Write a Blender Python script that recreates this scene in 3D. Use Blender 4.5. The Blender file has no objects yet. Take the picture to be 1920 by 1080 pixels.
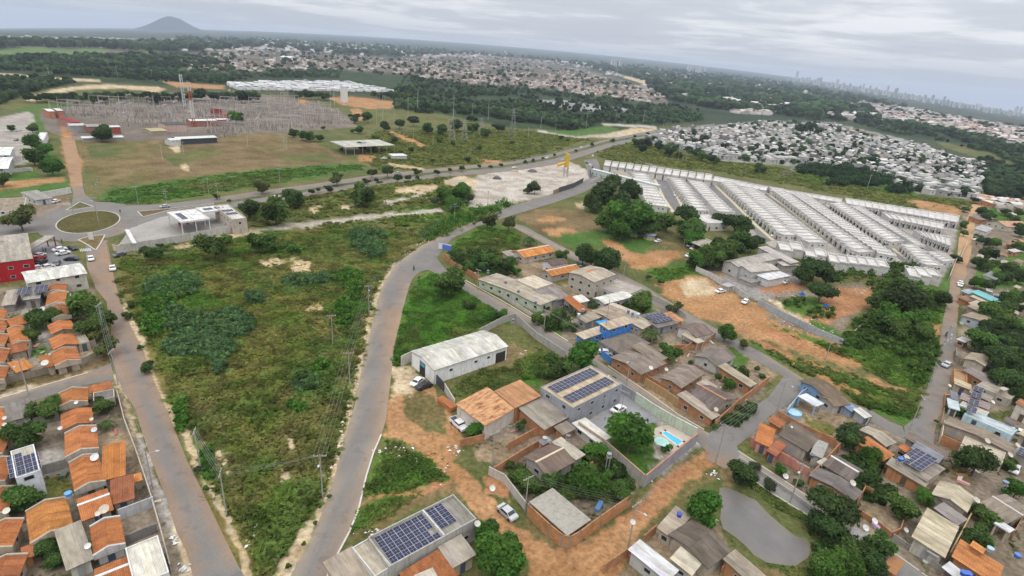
import bpy, bmesh, math, random
import numpy as np
from math import radians, sin, cos, atan, atan2, tan, pi, hypot
from mathutils import Vector, Matrix

random.seed(7); RNG = np.random.default_rng(7)
SC = bpy.context.scene; COL = SC.collection

# ---------------------------------------------------------------- camera
CAM_H, FOCAL, PITCH, ROLL = 75.0, 1040.0, radians(22.2), radians(4.76)
RX = np.array([1.0, 0, 0]); U0 = np.array([0, sin(PITCH), cos(PITCH)])
FWD = np.array([0, cos(PITCH), -sin(PITCH)])
CR = cos(ROLL)*RX + sin(ROLL)*U0
CU = -sin(ROLL)*RX + cos(ROLL)*U0
cd = bpy.data.cameras.new("camera"); cam = bpy.data.objects.new("camera", cd); COL.objects.link(cam)
cd.sensor_width = 36.0; cd.lens = FOCAL/1920*36; cd.clip_start = 0.5; cd.clip_end = 90000
M = Matrix.Identity(4)
for i in range(3):
    M[i][0] = CR[i]; M[i][1] = CU[i]; M[i][2] = -FWD[i]
M[2][3] = CAM_H
cam.matrix_world = M
SC.camera = cam

# ---------------------------------------------------------------- sky, sun, exposure
SUN_EL, SUN_AZ = radians(58), radians(200)
wd = bpy.data.worlds.new("World"); SC.world = wd; wd.use_nodes = True
def build_world():
    nt = wd.node_tree; N = nt.nodes; L = nt.links; N.clear()
    out = N.new("ShaderNodeOutputWorld"); bg = N.new("ShaderNodeBackground"); bg.inputs[1].default_value = 0.1
    L.new(bg.outputs[0], out.inputs[0])
    sky = N.new("ShaderNodeTexSky"); sky.sky_type = 'NISHITA'; sky.sun_disc = False
    sky.sun_elevation = SUN_EL; sky.sun_rotation = SUN_AZ; sky.dust_density = 3.0
    tc = N.new("ShaderNodeTexCoord"); sx = N.new("ShaderNodeSeparateXYZ"); L.new(tc.outputs['Generated'], sx.inputs[0])
    def math_(op, a, b=None, clamp=False):
        n = N.new("ShaderNodeMath"); n.operation = op; n.use_clamp = clamp
        for k, v in enumerate((a, b)):
            if v is None: continue
            if isinstance(v, (int, float)): n.inputs[k].default_value = v
            else: L.new(v, n.inputs[k])
        return n.outputs[0]
    zc = math_('MAXIMUM', sx.outputs[2], 0.0)
    den = math_('ADD', zc, 0.055)
    px = math_('DIVIDE', sx.outputs[0], den); py = math_('DIVIDE', sx.outputs[1], den)
    cb = N.new("ShaderNodeCombineXYZ"); L.new(px, cb.inputs[0]); L.new(math_('MULTIPLY', py, 1.25), cb.inputs[1])
    def noise(scale, detail, rough, off):
        m = N.new("ShaderNodeMapping"); m.inputs['Location'].default_value = off
        L.new(cb.outputs[0], m.inputs[0])
        n = N.new("ShaderNodeTexNoise"); n.inputs['Scale'].default_value = scale; n.inputs['Detail'].default_value = detail
        n.inputs['Roughness'].default_value = rough; n.inputs['Distortion'].default_value = 0.35; L.new(m.outputs[0], n.inputs[0]); return n.outputs[0]
    n1 = noise(0.40, 5, 0.52, (3.1, 7.7, 0)); n2 = noise(1.3, 6, 0.6, (1.3, 2.1, 0))
    mixn = math_('ADD', math_('MULTIPLY', n1, 0.72), math_('MULTIPLY', n2, 0.28))
    cr = N.new("ShaderNodeValToRGB"); e = cr.color_ramp.elements
    e[0].position = 0.40; e[0].color = (0.74, 0.765, 0.82, 1); e[1].position = 0.57; e[1].color = (1.12, 1.12, 1.14, 1)
    x = e.new(0.48); x.color = (0.80, 0.83, 0.89, 1)
    L.new(mixn, cr.inputs[0])
    # low band of the sky: even grey-blue veil
    veil = N.new("ShaderNodeValToRGB"); v = veil.color_ramp.elements
    v[0].position = 0.0; v[0].color = (1, 1, 1, 1); v[1].position = 0.055; v[1].color = (0, 0, 0, 1); L.new(zc, veil.inputs[0])
    mx = N.new("ShaderNodeMix"); mx.data_type = 'RGBA'; L.new(veil.outputs[0], mx.inputs[0])
    L.new(cr.outputs[0], mx.inputs[6]); mx.inputs[7].default_value = (0.68, 0.712, 0.765, 1)
    # overcast gradient: zenith about three times the horizon
    g = math_('MULTIPLY', math_('ADD', math_('MULTIPLY', zc, 2.0), 1.0), SKY_GAIN)
    mv = N.new("ShaderNodeVectorMath"); mv.operation = 'SCALE'; L.new(mx.outputs[2], mv.inputs[0]); L.new(g, mv.inputs['Scale'])
    fin = N.new("ShaderNodeMix"); fin.data_type = 'RGBA'; fin.inputs[0].default_value = 0.93
    L.new(sky.outputs[0], fin.inputs[6]); L.new(mv.outputs[0], fin.inputs[7]); L.new(fin.outputs[2], bg.inputs[0])
SKY_GAIN = 7.2
build_world()
sl = bpy.data.lights.new("sun", 'SUN'); sl.energy = 1.0; sl.angle = radians(14); sl.color = (1, 0.96, 0.9)
so = bpy.data.objects.new("sun", sl); COL.objects.link(so)
sd = Vector((cos(SUN_EL)*sin(SUN_AZ), cos(SUN_EL)*cos(SUN_AZ), sin(SUN_EL)))
so.rotation_euler = sd.to_track_quat('Z', 'Y').to_euler(); so.location = (0, 0, 200)
SC.view_settings.view_transform = 'Standard'; SC.view_settings.look = 'None'
SC.view_settings.exposure = 0.0; SC.view_settings.gamma = 1.0; SC.view_settings.use_curve_mapping = False
SC.cycles.max_bounces = 5; SC.cycles.diffuse_bounces = 3; SC.cycles.volume_bounces = 1
SC.cycles.transparent_max_bounces = 8

# ---------------------------------------------------------------- terrain and picture geometry
def proj(P):
    P = np.atleast_2d(np.asarray(P, float)) - np.array([0, 0, CAM_H])
    d = np.maximum(P @ FWD, 1e-3)
    return 960 + FOCAL*(P @ CR)/d, 540 - FOCAL*(P @ CU)/d
def sstep(x): x = np.clip(x, 0, 1); return x*x*(3-2*x)
_PP = np.polyfit([-1.3, -1, -.83, -.7, -.5, -.25, 0, .25, .5, .75, 1, 1.3], [21, 9.2, .3, -8.8, -16.3, -23.8, -24.5, -22.6, -16.9, -7, 10.5, 21.9], 4)
def T(x, y):
    """height of the land: level by the town, a broad rise far ahead that falls away to both sides"""
    x = np.asarray(x, float); y = np.asarray(y, float)
    d = np.hypot(x, y)
    t = np.where(y > 1, x/np.maximum(y, 1), np.sign(x)*4); t = np.clip(t, -4, 4)
    q = (FOCAL*(t*cos(ROLL) + sin(PITCH)*sin(ROLL))/cos(PITCH))/960.0
    p = np.polyval(_PP, np.clip(q, -1.25, 1.25))
    return -p/FOCAL*d*sstep(np.log(np.maximum(d, 1)/550)/math.log(22000/550))
_DG = np.exp(np.linspace(math.log(15), math.log(40000), 700))
def unproj(px, py, h=0.0):
    px = np.atleast_1d(np.asarray(px, float)); py = np.atleast_1d(np.asarray(py, float))
    D = FWD[None] + CR[None]*((px-960)/FOCAL)[:, None] + CU[None]*((540-py)/FOCAL)[:, None]
    hd = np.hypot(D[:, 0], D[:, 1]); D = D/hd[:, None]
    out = np.zeros((len(px), 3)); CH = 4000
    h = np.broadcast_to(np.asarray(h, float), px.shape)
    for s in range(0, len(px), CH):
        d = D[s:s+CH]; hh = h[s:s+CH, None]
        X = d[:, 0:1]*_DG; Y = d[:, 1:2]*_DG; Z = CAM_H + d[:, 2:3]*_DG
        g = Z - T(X, Y) - hh
        neg = g < 0; k = np.where(neg.any(1), neg.argmax(1), len(_DG)-1); k = np.maximum(k, 1)
        r = np.arange(len(d)); g0 = g[r, k-1]; g1 = g[r, k]
        f = np.clip(g0/np.where(np.abs(g0-g1) < 1e-9, 1, g0-g1), 0, 1)
        # g is linear in distance where the land is level
        dist = _DG[k-1] + f*(_DG[k]-_DG[k-1])
        o = d*dist[:, None]; o[:, 2] = T(o[:, 0], o[:, 1]) + h[s:s+CH]; out[s:s+CH] = o
    return out
def G(px, py, h=0.0): return Vector(unproj(px, py, h)[0])
def mpp(P):   # metres per photo pixel at a point
    return float((np.array(P)-np.array([0, 0, CAM_H])) @ FWD)/FOCAL

def inpoly(px, py, poly):
    px = np.asarray(px); py = np.asarray(py); r = np.zeros(px.shape, bool); n = len(poly); j = n-1
    for i in range(n):
        xi, yi = poly[i]; xj, yj = poly[j]
        if yi != yj:
            r ^= ((yi > py) != (yj > py)) & (px < (xj-xi)*(py-yi)/(yj-yi)+xi)
        j = i
    return r
def _h(ix, iy, s):
    n = (ix*374761393 + iy*668265263 + s*1442695041) & 0xFFFFFFFF
    n = ((n ^ (n >> 13))*1274126177) & 0xFFFFFFFF
    return ((n ^ (n >> 16)) & 0xFFFF)/65535.0
def vnoise(x, y, s=0):
    ix = np.floor(x).astype(np.int64); iy = np.floor(y).astype(np.int64); fx = x-ix; fy = y-iy
    fx = fx*fx*(3-2*fx); fy = fy*fy*(3-2*fy)
    return (_h(ix, iy, s)*(1-fx)+_h(ix+1, iy, s)*fx)*(1-fy) + (_h(ix, iy+1, s)*(1-fx)+_h(ix+1, iy+1, s)*fx)*fy
def fbm(x, y, s=0, o=4):
    a = 0; w = 0.5; t = 0
    for k in range(o):
        a = a + w*vnoise(x*2**k, y*2**k, s+k*17); t += w; w *= 0.55
    return a/t

# ---------------------------------------------------------------- materials
MATS = {}
def nodes(name):
    m = bpy.data.materials.new(name); m.use_nodes = True; MATS[name] = m
    nt = m.node_tree; b = nt.nodes["Principled BSDF"]; return m, nt.nodes, nt.links, b
def mixrgb(N, L, a, b, f, mode='MIX'):
    n = N.new("ShaderNodeMix"); n.data_type = 'RGBA'; n.blend_type = mode
    for k, v in ((0, f), (6, a), (7, b)):
        if isinstance(v, (int, float)): n.inputs[k].default_value = v
        elif isinstance(v, tuple): n.inputs[k].default_value = v
        else: L.new(v, n.inputs[k])
    return n.outputs[2]
def noise(N, L, vec, scale, detail=4, rough=0.55):
    n = N.new("ShaderNodeTexNoise"); n.inputs['Scale'].default_value = scale
    n.inputs['Detail'].default_value = detail; n.inputs['Roughness'].default_value = rough
    if vec is not None: L.new(vec, n.inputs['Vector'])
    return n.outputs[0]
def ramp(N, L, fac, stops):
    r = N.new("ShaderNodeValToRGB"); e = r.color_ramp.elements
    while len(e) < len(stops): e.new(0.5)
    for k, (p, c) in enumerate(stops):
        e[k].position = p; e[k].color = c if len(c) == 4 else (*c, 1)
    L.new(fac, r.inputs[0]); return r.outputs[0]
def g3(v): return (v, v, v, 1)
def bump(N, L, b, h, strength, dist):
    n = N.new("ShaderNodeBump"); n.inputs['Strength'].default_value = strength; n.inputs['Distance'].default_value = dist
    L.new(h, n.inputs['Height']); L.new(n.outputs[0], b.inputs['Normal'])
def objcol(N): return N.new("ShaderNodeObjectInfo").outputs['Color']
def pos(N): return N.new("ShaderNodeNewGeometry").outputs['Position']
def attr(N, name):
    a = N.new("ShaderNodeAttribute"); a.attribute_name = name; return a.outputs['Color']

def thin(N, L, b, c):      # light passes through a leaf
    t = N.new("ShaderNodeBsdfTranslucent"); x = N.new("ShaderNodeMixShader"); x.inputs[0].default_value = 0.42
    L.new(mixrgb(N, L, c, (1.5, 1.6, 0.9, 1), 1.0, 'MULTIPLY'), t.inputs[0]); L.new(b.outputs[0], x.inputs[1]); L.new(t.outputs[0], x.inputs[2]); L.new(x.outputs[0], N["Material Output"].inputs[0])
def make_materials():
    # ground: soil and grass colour by vertex, grain by noise
    m, N, L, b = nodes("ground"); P = pos(N); c = attr(N, "col")
    n1 = noise(N, L, P, 0.9, 6, 0.65); n2 = noise(N, L, P, 0.12, 4)
    c = mixrgb(N, L, c, ramp(N, L, n1, [(0.3, g3(0.55)), (0.7, g3(1.4))]), 1.0, 'MULTIPLY')
    c = mixrgb(N, L, c, ramp(N, L, n2, [(0.3, g3(0.8)), (0.7, g3(1.2))]), 1.0, 'MULTIPLY')
    L.new(c, b.inputs['Base Color']); b.inputs['Roughness'].default_value = 1; b.inputs['Specular IOR Level'].default_value = 0.1
    bump(N, L, b, n1, 0.7, 0.35)
    # roads
    m, N, L, b = nodes("road"); P = pos(N); c = attr(N, "col")
    n1 = noise(N, L, P, 3.0, 6, 0.7); n2 = noise(N, L, P, 0.15, 5, 0.6)
    c = mixrgb(N, L, c, ramp(N, L, n1, [(0.3, g3(0.88)), (0.7, g3(1.1))]), 1.0, 'MULTIPLY')
    c = mixrgb(N, L, c, ramp(N, L, n2, [(0.35, g3(0.93)), (0.65, g3(1.05))]), 1.0, 'MULTIPLY')
    L.new(c, b.inputs['Base Color']); b.inputs['Roughness'].default_value = 0.9; b.inputs['Specular IOR Level'].default_value = 0.2
    vo = N.new("ShaderNodeTexVoronoi"); vo.feature = 'DISTANCE_TO_EDGE'; vo.inputs['Scale'].default_value = 0.16; L.new(mixrgb(N, L, P, noise(N, L, P, 0.8, 3), 0.35, 'LINEAR_LIGHT'), vo.inputs['Vector'])
    c2 = mixrgb(N, L, c, ramp(N, L, vo.outputs[0], [(0.0, g3(0.78)), (0.014, g3(1.0))]), 0.3, 'MULTIPLY'); n4 = noise(N, L, P, 0.05, 2)
    c3 = mixrgb(N, L, c2, ramp(N, L, noise(N, L, P, 0.33, 3, 0.5), [(0.60, g3(1.0)), (0.64, g3(0.84))]), 0.8, 'MULTIPLY'); L.new(c3, b.inputs['Base Color'])
    bump(N, L, b, n1, 0.3, 0.03)
    # leaves: object colour, clump tint by attribute
    m, N, L, b = nodes("leaf"); c = objcol(N); t = attr(N, "tint")
    c = mixrgb(N, L, c, t, 1.0, 'MULTIPLY'); L.new(c, b.inputs['Base Color'])
    b.inputs['Roughness'].default_value = 0.75; b.inputs['Specular IOR Level'].default_value = 0.25; thin(N, L, b, c)
    # leaves that carry their own colour (grass, scrub, woods)
    m, N, L, b = nodes("scrub"); c = attr(N, "tint"); L.new(c, b.inputs['Base Color'])
    b.inputs['Roughness'].default_value = 0.85; b.inputs['Specular IOR Level'].default_value = 0.15; thin(N, L, b, c)
    m, N, L, b = nodes("bark"); P = pos(N)
    c = ramp(N, L, noise(N, L, P, 4, 4), [(0.3, (0.06, 0.045, 0.03)), (0.7, (0.17, 0.13, 0.10))]); L.new(c, b.inputs['Base Color']); b.inputs['Roughness'].default_value = 0.95
    # painted or bare plaster
    m, N, L, b = nodes("plaster"); P = pos(N); c = objcol(N)
    n1 = noise(N, L, P, 0.7, 6, 0.65); n2 = noise(N, L, P, 5, 4)
    mp = N.new("ShaderNodeMapping"); mp.inputs['Scale'].default_value = (2.2, 2.2, 0.25); L.new(P, mp.inputs[0])
    n3 = noise(N, L, mp.outputs[0], 1.0, 5, 0.6)
    c = mixrgb(N, L, c, ramp(N, L, n1, [(0.32, (0.72, 0.68, 0.62)), (0.55, g3(1.0))]), 0.6, 'MULTIPLY')
    c = mixrgb(N, L, c, ramp(N, L, n3, [(0.35, (0.62, 0.58, 0.52)), (0.5, g3(1.0))]), 0.55, 'MULTIPLY')
    c = mixrgb(N, L, c, ramp(N, L, n2, [(0.3, g3(0.92)), (0.7, g3(1.05))]), 1.0, 'MULTIPLY')
    L.new(c, b.inputs['Base Color']); b.inputs['Roughness'].default_value = 0.9; b.inputs['Specular IOR Level'].default_value = 0.2
    # hollow clay block masonry
    m, N, L, b = nodes("brick"); P = N.new("ShaderNodeTexCoord").outputs['UV']; W = pos(N); c = objcol(N)
    bt = N.new("ShaderNodeTexBrick"); L.new(P, bt.inputs['Vector']); bt.inputs['Scale'].default_value = 1.0
    bt.inputs['Brick Width'].default_value = 0.6; bt.inputs['Row Height'].default_value = 0.3; bt.inputs['Mortar Size'].default_value = 0.03
    bt.inputs['Color1'].default_value = (0.85, 0.85, 0.85, 1); bt.inputs['Color2'].default_value = (1.15, 1.1, 1.05, 1); bt.inputs['Mortar'].default_value = (0.75, 0.8, 0.85, 1)
    c = mixrgb(N, L, c, bt.outputs[0], 1.0, 'MULTIPLY')
    n1 = noise(N, L, W, 0.5, 5, 0.65)
    c = mixrgb(N, L, c, ramp(N, L, n1, [(0.35, (0.62, 0.6, 0.58)), (0.6, g3(1.05))]), 0.8, 'MULTIPLY')
    L.new(c, b.inputs['Base Color']); b.inputs['Roughness'].default_value = 0.95
    # clay roof tiles: courses from UV, age by noise
    m, N, L, b = nodes("tile"); U = N.new("ShaderNodeTexCoord").outputs['UV']; W = pos(N); c = objcol(N)
    t = attr(N, "tint"); c = mixrgb(N, L, c, t, 1.0, 'MULTIPLY')
    w = N.new("ShaderNodeTexWave"); w.bands_direction = 'X'; w.inputs['Scale'].default_value = 1.3; w.inputs['Distortion'].default_value = 0.4; w.inputs['Detail'].default_value = 1; L.new(U, w.inputs[0])
    w2 = N.new("ShaderNodeTexWave"); w2.bands_direction = 'Y'; w2.wave_profile = 'SAW'; w2.inputs['Scale'].default_value = 0.8; L.new(U, w2.inputs[0])
    c = mixrgb(N, L, c, ramp(N, L, w.outputs[0], [(0.0, g3(0.72)), (0.6, g3(1.08))]), 0.8, 'MULTIPLY')
    c = mixrgb(N, L, c, ramp(N, L, w2.outputs[0], [(0.0, g3(0.8)), (0.4, g3(1.05))]), 0.55, 'MULTIPLY')
    n1 = noise(N, L, W, 0.55, 6, 0.7); n2 = noise(N, L, W, 4.5, 3, 0.6)
    c = mixrgb(N, L, c, ramp(N, L, n1, [(0.34, (0.62, 0.58, 0.55)), (0.56, g3(1.0)), (0.75, (1.12, 1.1, 1.05))]), 0.75, 'MULTIPLY')
    c = mixrgb(N, L, c, ramp(N, L, n2, [(0.3, g3(0.7)), (0.65, g3(1.15))]), 0.7, 'MULTIPLY')
    L.new(c, b.inputs['Base Color']); b.inputs['Roughness'].default_value = 0.9; b.inputs['Specular IOR Level'].default_value = 0.2
    bump(N, L, b, w.outputs[0], 0.6, 0.05)
    # fibre-cement and metal sheets
    m, N, L, b = nodes("sheet"); U = N.new("ShaderNodeTexCoord").outputs['UV']; W = pos(N); c = objcol(N)
    t = attr(N, "tint"); c = mixrgb(N, L, c, t, 1.0, 'MULTIPLY')
    w = N.new("ShaderNodeTexWave"); w.bands_direction = 'X'; w.inputs['Scale'].default_value = 1.7; w.inputs['Distortion'].default_value = 0.15; L.new(U, w.inputs[0])
    c = mixrgb(N, L, c, ramp(N, L, w.outputs[0], [(0.0, g3(0.8)), (0.7, g3(1.06))]), 0.7, 'MULTIPLY')
    mp = N.new("ShaderNodeMapping"); mp.inputs['Scale'].default_value = (1.6, 0.3, 1); L.new(U, mp.inputs[0])
    n3 = noise(N, L, mp.outputs[0], 0.9, 6, 0.65); n1 = noise(N, L, W, 0.35, 5, 0.65)
    c = mixrgb(N, L, c, ramp(N, L, n3, [(0.33, (0.6, 0.57, 0.54)), (0.58, g3(1.05))]), 0.75, 'MULTIPLY')
    c = mixrgb(N, L, c, ramp(N, L, n1, [(0.33, (0.68, 0.66, 0.64)), (0.58, g3(1.06))]), 0.75, 'MULTIPLY')
    L.new(c, b.inputs['Base Color']); b.inputs['Roughness'].default_value = 0.8; b.inputs['Specular IOR Level'].default_value = 0.3
    bump(N, L, b, w.outputs[0], 0.5, 0.05)
    # rusted sheet
    m, N, L, b = nodes("rusty"); U = N.new("ShaderNodeTexCoord").outputs['UV']; c = objcol(N)
    mp = N.new("ShaderNodeMapping"); mp.inputs['Scale'].default_value = (0.5, 1.7, 1); L.new(U, mp.inputs[0])
    n3 = noise(N, L, mp.outputs[0], 0.75, 4, 0.6)
    c = mixrgb(N, L, c, ramp(N, L, n3, [(0.36, (0.45, 0.36, 0.3)), (0.44, (0.75, 0.68, 0.62)), (0.52, (1, 1, 1)), (0.7, (1.25, 1.25, 1.2))]), 1.0, 'MULTIPLY')
    L.new(c, b.inputs['Base Color']); b.inputs['Roughness'].default_value = 0.85
    # plain coloured paint, glass and so on
    for nm, rough, spec, metal in (("paint", 0.45, 0.5, 0), ("matt", 0.9, 0.2, 0), ("carpaint", 0.25, 0.6, 0), ("steel", 0.55, 0.5, 0.35)):
        m, N, L, b = nodes(nm); c = objcol(N)
        c = mixrgb(N, L, c, ramp(N, L, noise(N, L, pos(N), 1.3, 4), [(0.3, g3(0.86)), (0.7, g3(1.08))]), 1.0, 'MULTIPLY')
        L.new(c, b.inputs['Base Color']); b.inputs['Roughness'].default_value = rough; b.inputs['Specular IOR Level'].default_value = spec; b.inputs['Metallic'].default_value = metal
    for nm, colr, rough in (("glass_dark", (0.02, 0.025, 0.03), 0.15), ("rubber", (0.02, 0.02, 0.02), 0.85), ("solar_cell", (0.014, 0.018, 0.055), 0.5), ("frame_white", (0.42, 0.42, 0.41), 0.5), ("dark_gap", (0.035, 0.032, 0.03), 0.9)):
        m, N, L, b = nodes(nm)
        c = ramp(N, L, noise(N, L, pos(N), 0.8, 3), [(0.3, tuple(v*0.8 for v in colr)), (0.7, tuple(v*1.2 for v in colr))])
        L.new(c, b.inputs['Base Color']); b.inputs['Roughness'].default_value = rough; b.inputs['Specular IOR Level'].default_value = 0.6 if rough < 0.4 else 0.3
    m, N, L, b = nodes("water"); P = pos(N)
    b.inputs['Base Color'].default_value = (0.03, 0.42, 0.68, 1); b.inputs['Roughness'].default_value = 0.08
    bump(N, L, b, noise(N, L, P, 3, 3), 0.25, 0.05)
    m, N, L, b = nodes("murky"); P = pos(N); c = attr(N, "col"); n1 = noise(N, L, P, 0.25, 4)
    L.new(mixrgb(N, L, c, ramp(N, L, n1, [(0.3, g3(0.88)), (0.7, g3(1.1))]), 1.0, 'MULTIPLY'), b.inputs['Base Color']); b.inputs['Roughness'].default_value = 0.32; b.inputs['Specular IOR Level'].default_value = 0.4
    bump(N, L, b, noise(N, L, P, 2.2, 3), 0.35, 0.04)
    # distant houses: colour by face attribute
    m, N, L, b = nodes("far_wall"); L.new(attr(N, "tint"), b.inputs['Base Color']); b.inputs['Roughness'].default_value = 0.9
make_materials()

# ---------------------------------------------------------------- object helpers
def link(o, parent=None):
    COL.objects.link(o)
    if parent is not None: o.parent = parent
    return o
class MB:
    def __init__(s): s.v = []; s.f = []; s.uv = []; s.c = []
    def face(s, pts, uv=None, c=(1, 1, 1)):
        i = len(s.v); s.v += [tuple(p) for p in pts]; s.f.append(tuple(range(i, i+len(pts))))
        if uv is None:
            a, b, d = Vector(pts[0]), Vector(pts[1]), Vector(pts[-1])
            e1 = (b-a).normalized() if (b-a).length > 1e-6 else Vector((1, 0, 0)); n = e1.cross(d-a)
            e2 = n.normalized().cross(e1) if n.length > 1e-9 else Vector((0, 1, 0))
            uv = [((Vector(p)-a).dot(e1), (Vector(p)-a).dot(e2)) for p in pts]
        s.uv += list(uv); s.c += [(*c, 1)]*len(pts)
    def box(s, x0, x1, y0, y1, z0, z1, c=(1, 1, 1), bottom=False, top=True):
        p = [(x0, y0), (x1, y0), (x1, y1), (x0, y1)]
        for i in range(4):
            a, b = p[i], p[(i+1) % 4]
            s.face([(*a, z0), (*b, z0), (*b, z1), (*a, z1)], c=c)
        if top: s.face([(*q, z1) for q in p], c=c)
        if bottom: s.face([(*q, z0) for q in reversed(p)], c=c)
    def tube(s, a, b, r0, r1=None, n=6, c=(1, 1, 1), cap=True):
        a = Vector(a); b = Vector(b); r1 = r0 if r1 is None else r1; d = (b-a)
        if d.length < 1e-6: return
        d.normalize(); x = d.orthogonal().normalized(); y = d.cross(x)
        A = [a+(x*cos(2*pi*k/n)+y*sin(2*pi*k/n))*r0 for k in range(n)]
        B = [b+(x*cos(2*pi*k/n)+y*sin(2*pi*k/n))*r1 for k in range(n)]
        for k in range(n):
            j = (k+1) % n; s.face([A[k], A[j], B[j], B[k]], c=c)
        if cap: s.face(B, c=c)
    def lathe(s, prof, n=12, c=(1, 1, 1), cx=0, cy=0):
        R = [[(cx+r*cos(2*pi*k/n), cy+r*sin(2*pi*k/n), z) for k in range(n)] for r, z in prof]
        for i in range(len(R)-1):
            for k in range(n):
                j = (k+1) % n; s.face([R[i][k], R[i][j], R[i+1][j], R[i+1][k]], c=c)
    def mesh(s, name, mats, smooth=False):
        me = bpy.data.meshes.new(name); me.from_pydata(s.v, [], s.f)
        if s.uv:
            u = me.uv_layers.new(name="UVMap"); u.data.foreach_set("uv", np.array(s.uv, np.float32).ravel())
            a = me.attributes.new("tint", 'FLOAT_COLOR', 'CORNER'); a.data.foreach_set("color", np.array(s.c, np.float32).ravel())
        for m in ([mats] if isinstance(mats, str) else mats): me.materials.append(MATS[m])
        if smooth: me.polygons.foreach_set("use_smooth", [True]*len(me.polygons))
        me.update(); return me
def part(name, mesh, parent, color=None, loc=None, rz=0.0, scale=None):
    o = bpy.data.objects.new(name, mesh); link(o, parent)
    if color is not None: o.color = (*color, 1)
    if loc is not None: o.location = loc
    if rz: o.rotation_euler[2] = rz
    if scale is not None: o.scale = scale
    return o
AUTO = []      # things whose label still needs the words that single them out
def tag(o, label, cat, group=None, auto=False):
    o['label'] = label; o['category'] = cat
    if group: o['group'] = group
    if auto: AUTO.append(o)
    return o
def thing(name, label, cat, loc, rz=0.0, group=None, auto=False):
    o = bpy.data.objects.new(name, None); o.empty_display_size = 0.5; link(o); o.location = loc; o.rotation_euler[2] = rz
    return tag(o, label, cat, group, auto)
def kind(o, k): o['kind'] = k; return o
def np_mesh(name, V, F, mat, tint=None, attrname="tint"):
    """quick mesh from arrays; tint per vertex"""
    me = bpy.data.meshes.new(name); V = np.asarray(V, np.float32); F = np.asarray(F, np.int32); k = F.shape[1]
    me.vertices.add(len(V)); me.vertices.foreach_set("co", V.ravel())
    me.loops.add(F.size); me.loops.foreach_set("vertex_index", F.ravel())
    me.polygons.add(len(F)); me.polygons.foreach_set("loop_start", np.arange(0, F.size, k, dtype=np.int32))
    me.polygons.foreach_set("loop_total", np.full(len(F), k, np.int32))
    if tint is not None:
        a = me.attributes.new(attrname, 'FLOAT_COLOR', 'POINT'); t = np.ones((len(V), 4), np.float32); t[:, :3] = tint
        a.data.foreach_set("color", t.ravel())
    me.materials.append(MATS[mat]); me.update(calc_edges=True); me.validate(); return me
# ---------------------------------------------------------------- ground: kinds of soil and plant cover
SOIL = {  # two shades each, mixed by noise of the given size (m)
 'wild':   ((.092, .105, .026), (.155, .125, .042), 9),
 'lush':   ((.050, .112, .018), (.082, .135, .028), 7),
 'lawn':   ((.052, .115, .022), (.080, .130, .034), 9),
 'olive':  ((.080, .095, .030), (.125, .118, .045), 16),
 'dry':    ((.115, .098, .036), (.185, .135, .066), 10),
 'brown':  ((.118, .086, .040), (.175, .128, .066), 14),
 'orange': ((.300, .158, .070), (.350, .200, .098), 8),
 'clay':   ((.270, .130, .062), (.350, .185, .090), 7),
 'sand':   ((.380, .285, .165), (.480, .390, .260), 5),
 'pale':   ((.300, .262, .215), (.430, .385, .330), 6),
 'yard':   ((.150, .120, .085), (.240, .195, .145), 5),
 'dirtyard':((.200, .150, .095), (.300, .225, .145), 5),
 'conc':   ((.250, .225, .195), (.330, .300, .265), 6),
 'grey':   ((.175, .160, .150), (.235, .215, .205), 10),
 'gravel': ((.165, .165, .170), (.215, .212, .212), 5),
 'substation': ((.135, .112, .092), (.200, .170, .142), 22),
 'forest': ((.018, .034, .014), (.040, .060, .024), 30),
 'farforest': ((.020, .034, .018), (.050, .062, .034), 160),
 'town':   ((.060, .058, .040), (.150, .125, .098), 40),
 'whitelot': ((.190, .190, .175), (.310, .305, .290), 14),
 'meadow': ((.080, .135, .035), (.120, .160, .055), 60),
}
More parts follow.
